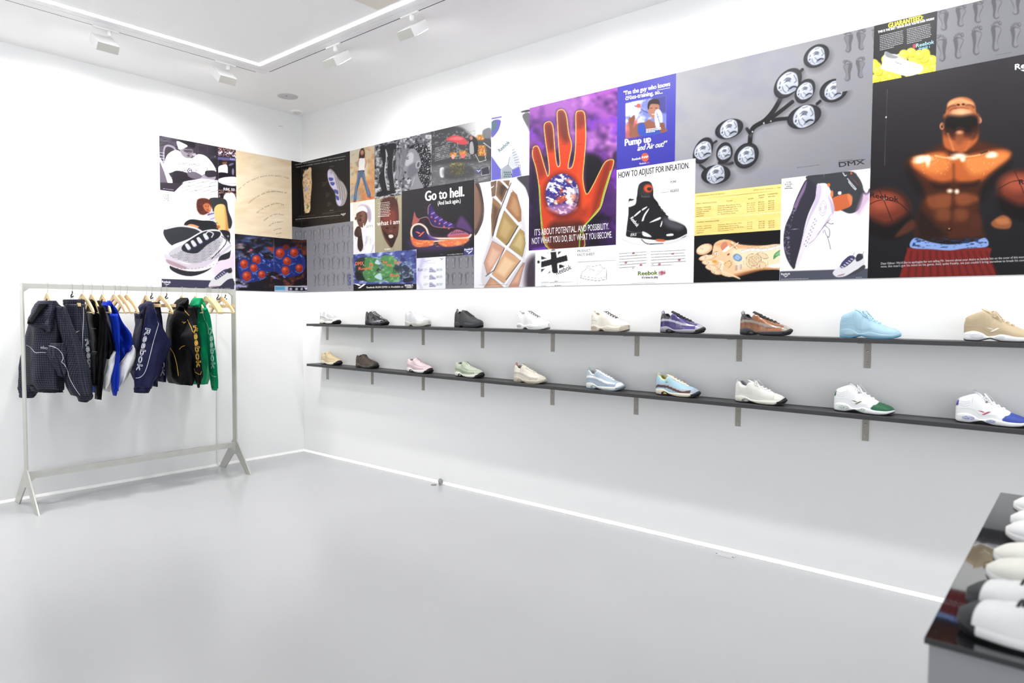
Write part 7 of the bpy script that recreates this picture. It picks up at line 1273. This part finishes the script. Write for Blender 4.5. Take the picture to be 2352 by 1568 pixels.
# blue and white jacket
g = garment('track_jacket', 'royal blue and white colour block track jacket', 'jacket', ybar(236))
bd = part(g, 'body', [(270, 1002, 1100), (330, 1005, 1160), (430, 1040, 1205), (560, 1075, 1265), (680, 1095, 1330), (780, 1110, 1378), (860, 1120, 1362), (950, 1130, 1310), (1060, 1150, 1225)], .30, .175, m_blu, 2, .02, 5)
wp = part(g, 'white_panel', [(790, 1180, 1385), (850, 1145, 1412), (930, 1085, 1420), (1010, 1055, 1395), (1080, 1048, 1352), (1160, 1020, 1310), (1240, 1014, 1262), (1310, 1012, 1210), (1345, 1010, 1130)], .26, .12, m_white, 5, .02, 4)
part(g, 'white_sleeve_panel', [(795, 1366, 1384), (850, 1338, 1412), (930, 1292, 1421), (1010, 1242, 1396), (1080, 1212, 1352), (1160, 1204, 1310), (1240, 1204, 1262), (1300, 1206, 1222)], .47, .045, m_white, 8, .008, 3)
wl = part(g, 'white_side_panel', [(862, 1152, 1180), (930, 1090, 1184), (1000, 1056, 1182), (1080, 1047, 1160), (1160, 1020, 1145), (1240, 1013, 1125), (1325, 1011, 1062)], .47, .04, m_white, 3, .008, 3)
part(g, 'hem_band', [(1255, 1060, 1240), (1280, 1060, 1235), (1308, 1062, 1225)], .26, .08, m_dkb, 5, .004, 4)
part(g, 'collar', [(262, 1040, 1118), (290, 1022, 1140), (340, 1000, 1150)], .36, .06, m_blu, 3, .006, 3)
part(g, 'sleeve', [(420, 1110, 1200), (560, 1130, 1230), (700, 1150, 1232), (850, 1165, 1226), (1000, 1158, 1224), (1100, 1138, 1222), (1230, 1122, 1214), (1340, 1130, 1200)], .50, .045, m_blu, 7, .010, 4)
part(g, 'cuff', [(1320, 1130, 1200), (1360, 1136, 1196), (1402, 1146, 1188)], .50, .035, m_blu, 9, .005, 10)
ribbon(g, [bd, wp]+[c for c in g.children if c.name.startswith('white_sleeve')], [(1376, 800), (1340, 870), (1290, 950), (1240, 1020), (1218, 1062)], .9, mat('coral_piping', C('c8646a'), .5))
# navy jacket
set_crop(290, 640, 5.225)
g = garment('track_jacket', 'navy track jacket with outlined white lettering down its bent sleeve', 'jacket', ybar(336))
bd = part(g, 'body', [(272, 205, 300), (340, 160, 330), (430, 122, 352), (520, 128, 372), (650, 96, 400), (800, 62, 415), (920, 90, 420), (1020, 68, 410), (1090, 40, 400), (1180, 80, 385), (1275, 130, 362)], .30, .175, m_navy, 2, .02, 5)
part(g, 'dark_opening', [(330, 215, 262), (430, 200, 255), (560, 190, 240), (760, 165, 215), (960, 150, 200)], .475, .02, m_dkb, 2, .004, 3)  # solid near-black strip laid on the front where the jacket opens
part(g, 'collar', [(268, 240, 300), (300, 190, 310), (370, 150, 320), (440, 122, 300), (480, 128, 240)], .36, .07, m_navy, 4, .012, 4)
sl = part(g, 'sleeve', [(285, 245, 312), (380, 232, 338), (500, 228, 392), (620, 215, 450), (700, 205, 492), (755, 195, 520), (830, 180, 500), (930, 150, 458), (1050, 120, 420), (1160, 100, 385), (1250, 95, 330), (1310, 94, 300)], .53, .07, m_navy, 7, .018, 4)
part(g, 'cuff', [(1290, 94, 302), (1325, 93, 285), (1366, 92, 268)], .53, .055, m_navy, 9, .006, 12)
ribbon(g, [bd, sl], [(374, 515), (386, 545), (365, 620), (325, 760), (285, 920), (250, 1050), (215, 1135), (165, 1182), (112, 1191)], 1.2, m_pipe)
lettering(g, [bd, sl], 'Reebok', 232, 590, 120, 1095, 62, 1.0, m_pipe, flip=1)
g = garment('track_trousers', 'navy track trousers with white letters on the leg, behind the navy jacket', 'trousers', ybar(348))
wb = part(g, 'waistband', [(280, 300, 400), (305, 305, 405), (335, 310, 402)], .30, .09, m_navy, 3, .005, 12)
lg = part(g, 'legs', [(325, 320, 404), (450, 335, 420), (600, 345, 436), (780, 355, 456), (900, 372, 462), (1060, 380, 466), (1235, 384, 470)], .28, .09, m_navy, 5, .012, 5)
lettering(g, [wb, lg], 'BOK', 412, 925, 412, 1165, 46, 1.0, m_wht)
# black and yellow jacket
g = garment('track_jacket', 'black track jacket with yellow piping and outlined yellow lettering on the sleeve', 'jacket', ybar(418))
bd = part(g, 'body', [(300, 590, 740), (345, 562, 770), (400, 522, 800), (500, 492, 822), (650, 476, 838), (800, 465, 850), (950, 468, 858), (1080, 474, 852), (1170, 482, 840), (1232, 505, 815), (1262, 520, 790)], .30, .175, m_blkc, 2, .02, 5)
part(g, 'collar', [(228, 645, 738), (250, 615, 746), (300, 582, 742), (350, 572, 735)], .34, .09, m_blkc, 4, .012, 4)
sl = part(g, 'sleeve', [(330, 740, 800), (430, 755, 826), (540, 740, 850), (630, 700, 864), (700, 660, 874), (770, 690, 882), (850, 752, 888), (950, 792, 892), (1060, 806, 898), (1150, 812, 906), (1205, 826, 892), (1260, 842, 886)], .52, .06, m_chd, 7, .012, 4)
part(g, 'cuff', [(1245, 846, 886), (1275, 848, 884), (1308, 854, 880)], .52, .035, m_blkc, 9, .004, 10)
OB = [bd, sl]
for q in ([(576, 372), (552, 398), (520, 430)], [(695, 342), (708, 388), (735, 418), (756, 442)], [(735, 488), (755, 535), (780, 585), (796, 638)], [(500, 800), (540, 850), (572, 905), (600, 1000), (616, 1090), (625, 1165)], [(636, 850), (662, 818), (705, 801)], [(815, 1078), (828, 1118), (862, 1140), (888, 1148), (902, 1112)]): ribbon(g, OB, q, 1.1, m_yel)
lettering(g, OB, 'Reebok', 806, 566, 846, 1062, 56, 1.15, m_yel); cloth_mark(g, [bd], 664, 515, 54, 24, m_yel); ribbon(g, OB, [(800, 560), (850, 560)], 1.1, m_yel, smooth=False)
# green jacket
g = garment('track_jacket', 'bright green track jacket with white piping and outlined lettering on the sleeve', 'jacket', ybar(450))
bd = part(g, 'body', [(290, 775, 930), (345, 768, 958), (440, 775, 1000), (560, 800, 1018), (700, 810, 1032), (850, 800, 1040), (950, 760, 1020), (1080, 700, 998), (1200, 662, 985), (1256, 655, 975)], .29, .13, m_grn, 2, .022, 5)
part(g, 'collar', [(230, 800, 912), (262, 785, 925), (320, 768, 930), (345, 775, 925)], .34, .07, m_grn, 4, .010, 4)
part(g, 'dark_opening', [(335, 790, 862), (420, 812, 858), (500, 822, 852)], .47, .02, m_dkb, 2, .003, 3)  # near-black strip set over the front below the collar
sl = part(g, 'sleeve', [(350, 915, 970), (450, 940, 1004), (560, 962, 1024), (700, 975, 1045), (850, 985, 1065), (1000, 995, 1080), (1130, 1004, 1086), (1250, 1012, 1092), (1310, 1022, 1092)], .51, .06, m_grn, 7, .010, 4)
part(g, 'cuff', [(1295, 1020, 1092), (1318, 1024, 1093), (1338, 1028, 1090)], .51, .04, m_grn, 9, .004, 12)
OB = [bd, sl]
for q in ([(884, 335), (905, 390), (922, 425), (940, 490), (970, 540), (984, 600), (986, 665)], [(1014, 1128), (1024, 1155), (1050, 1172), (1080, 1176)]): ribbon(g, OB, q, 1.1, m_grnp)
lettering(g, OB, 'Reebok', 1000, 592, 1022, 1080, 50, 1.05, m_grnp); cloth_mark(g, [bd], 864, 520, 18, 9, m_grnp)
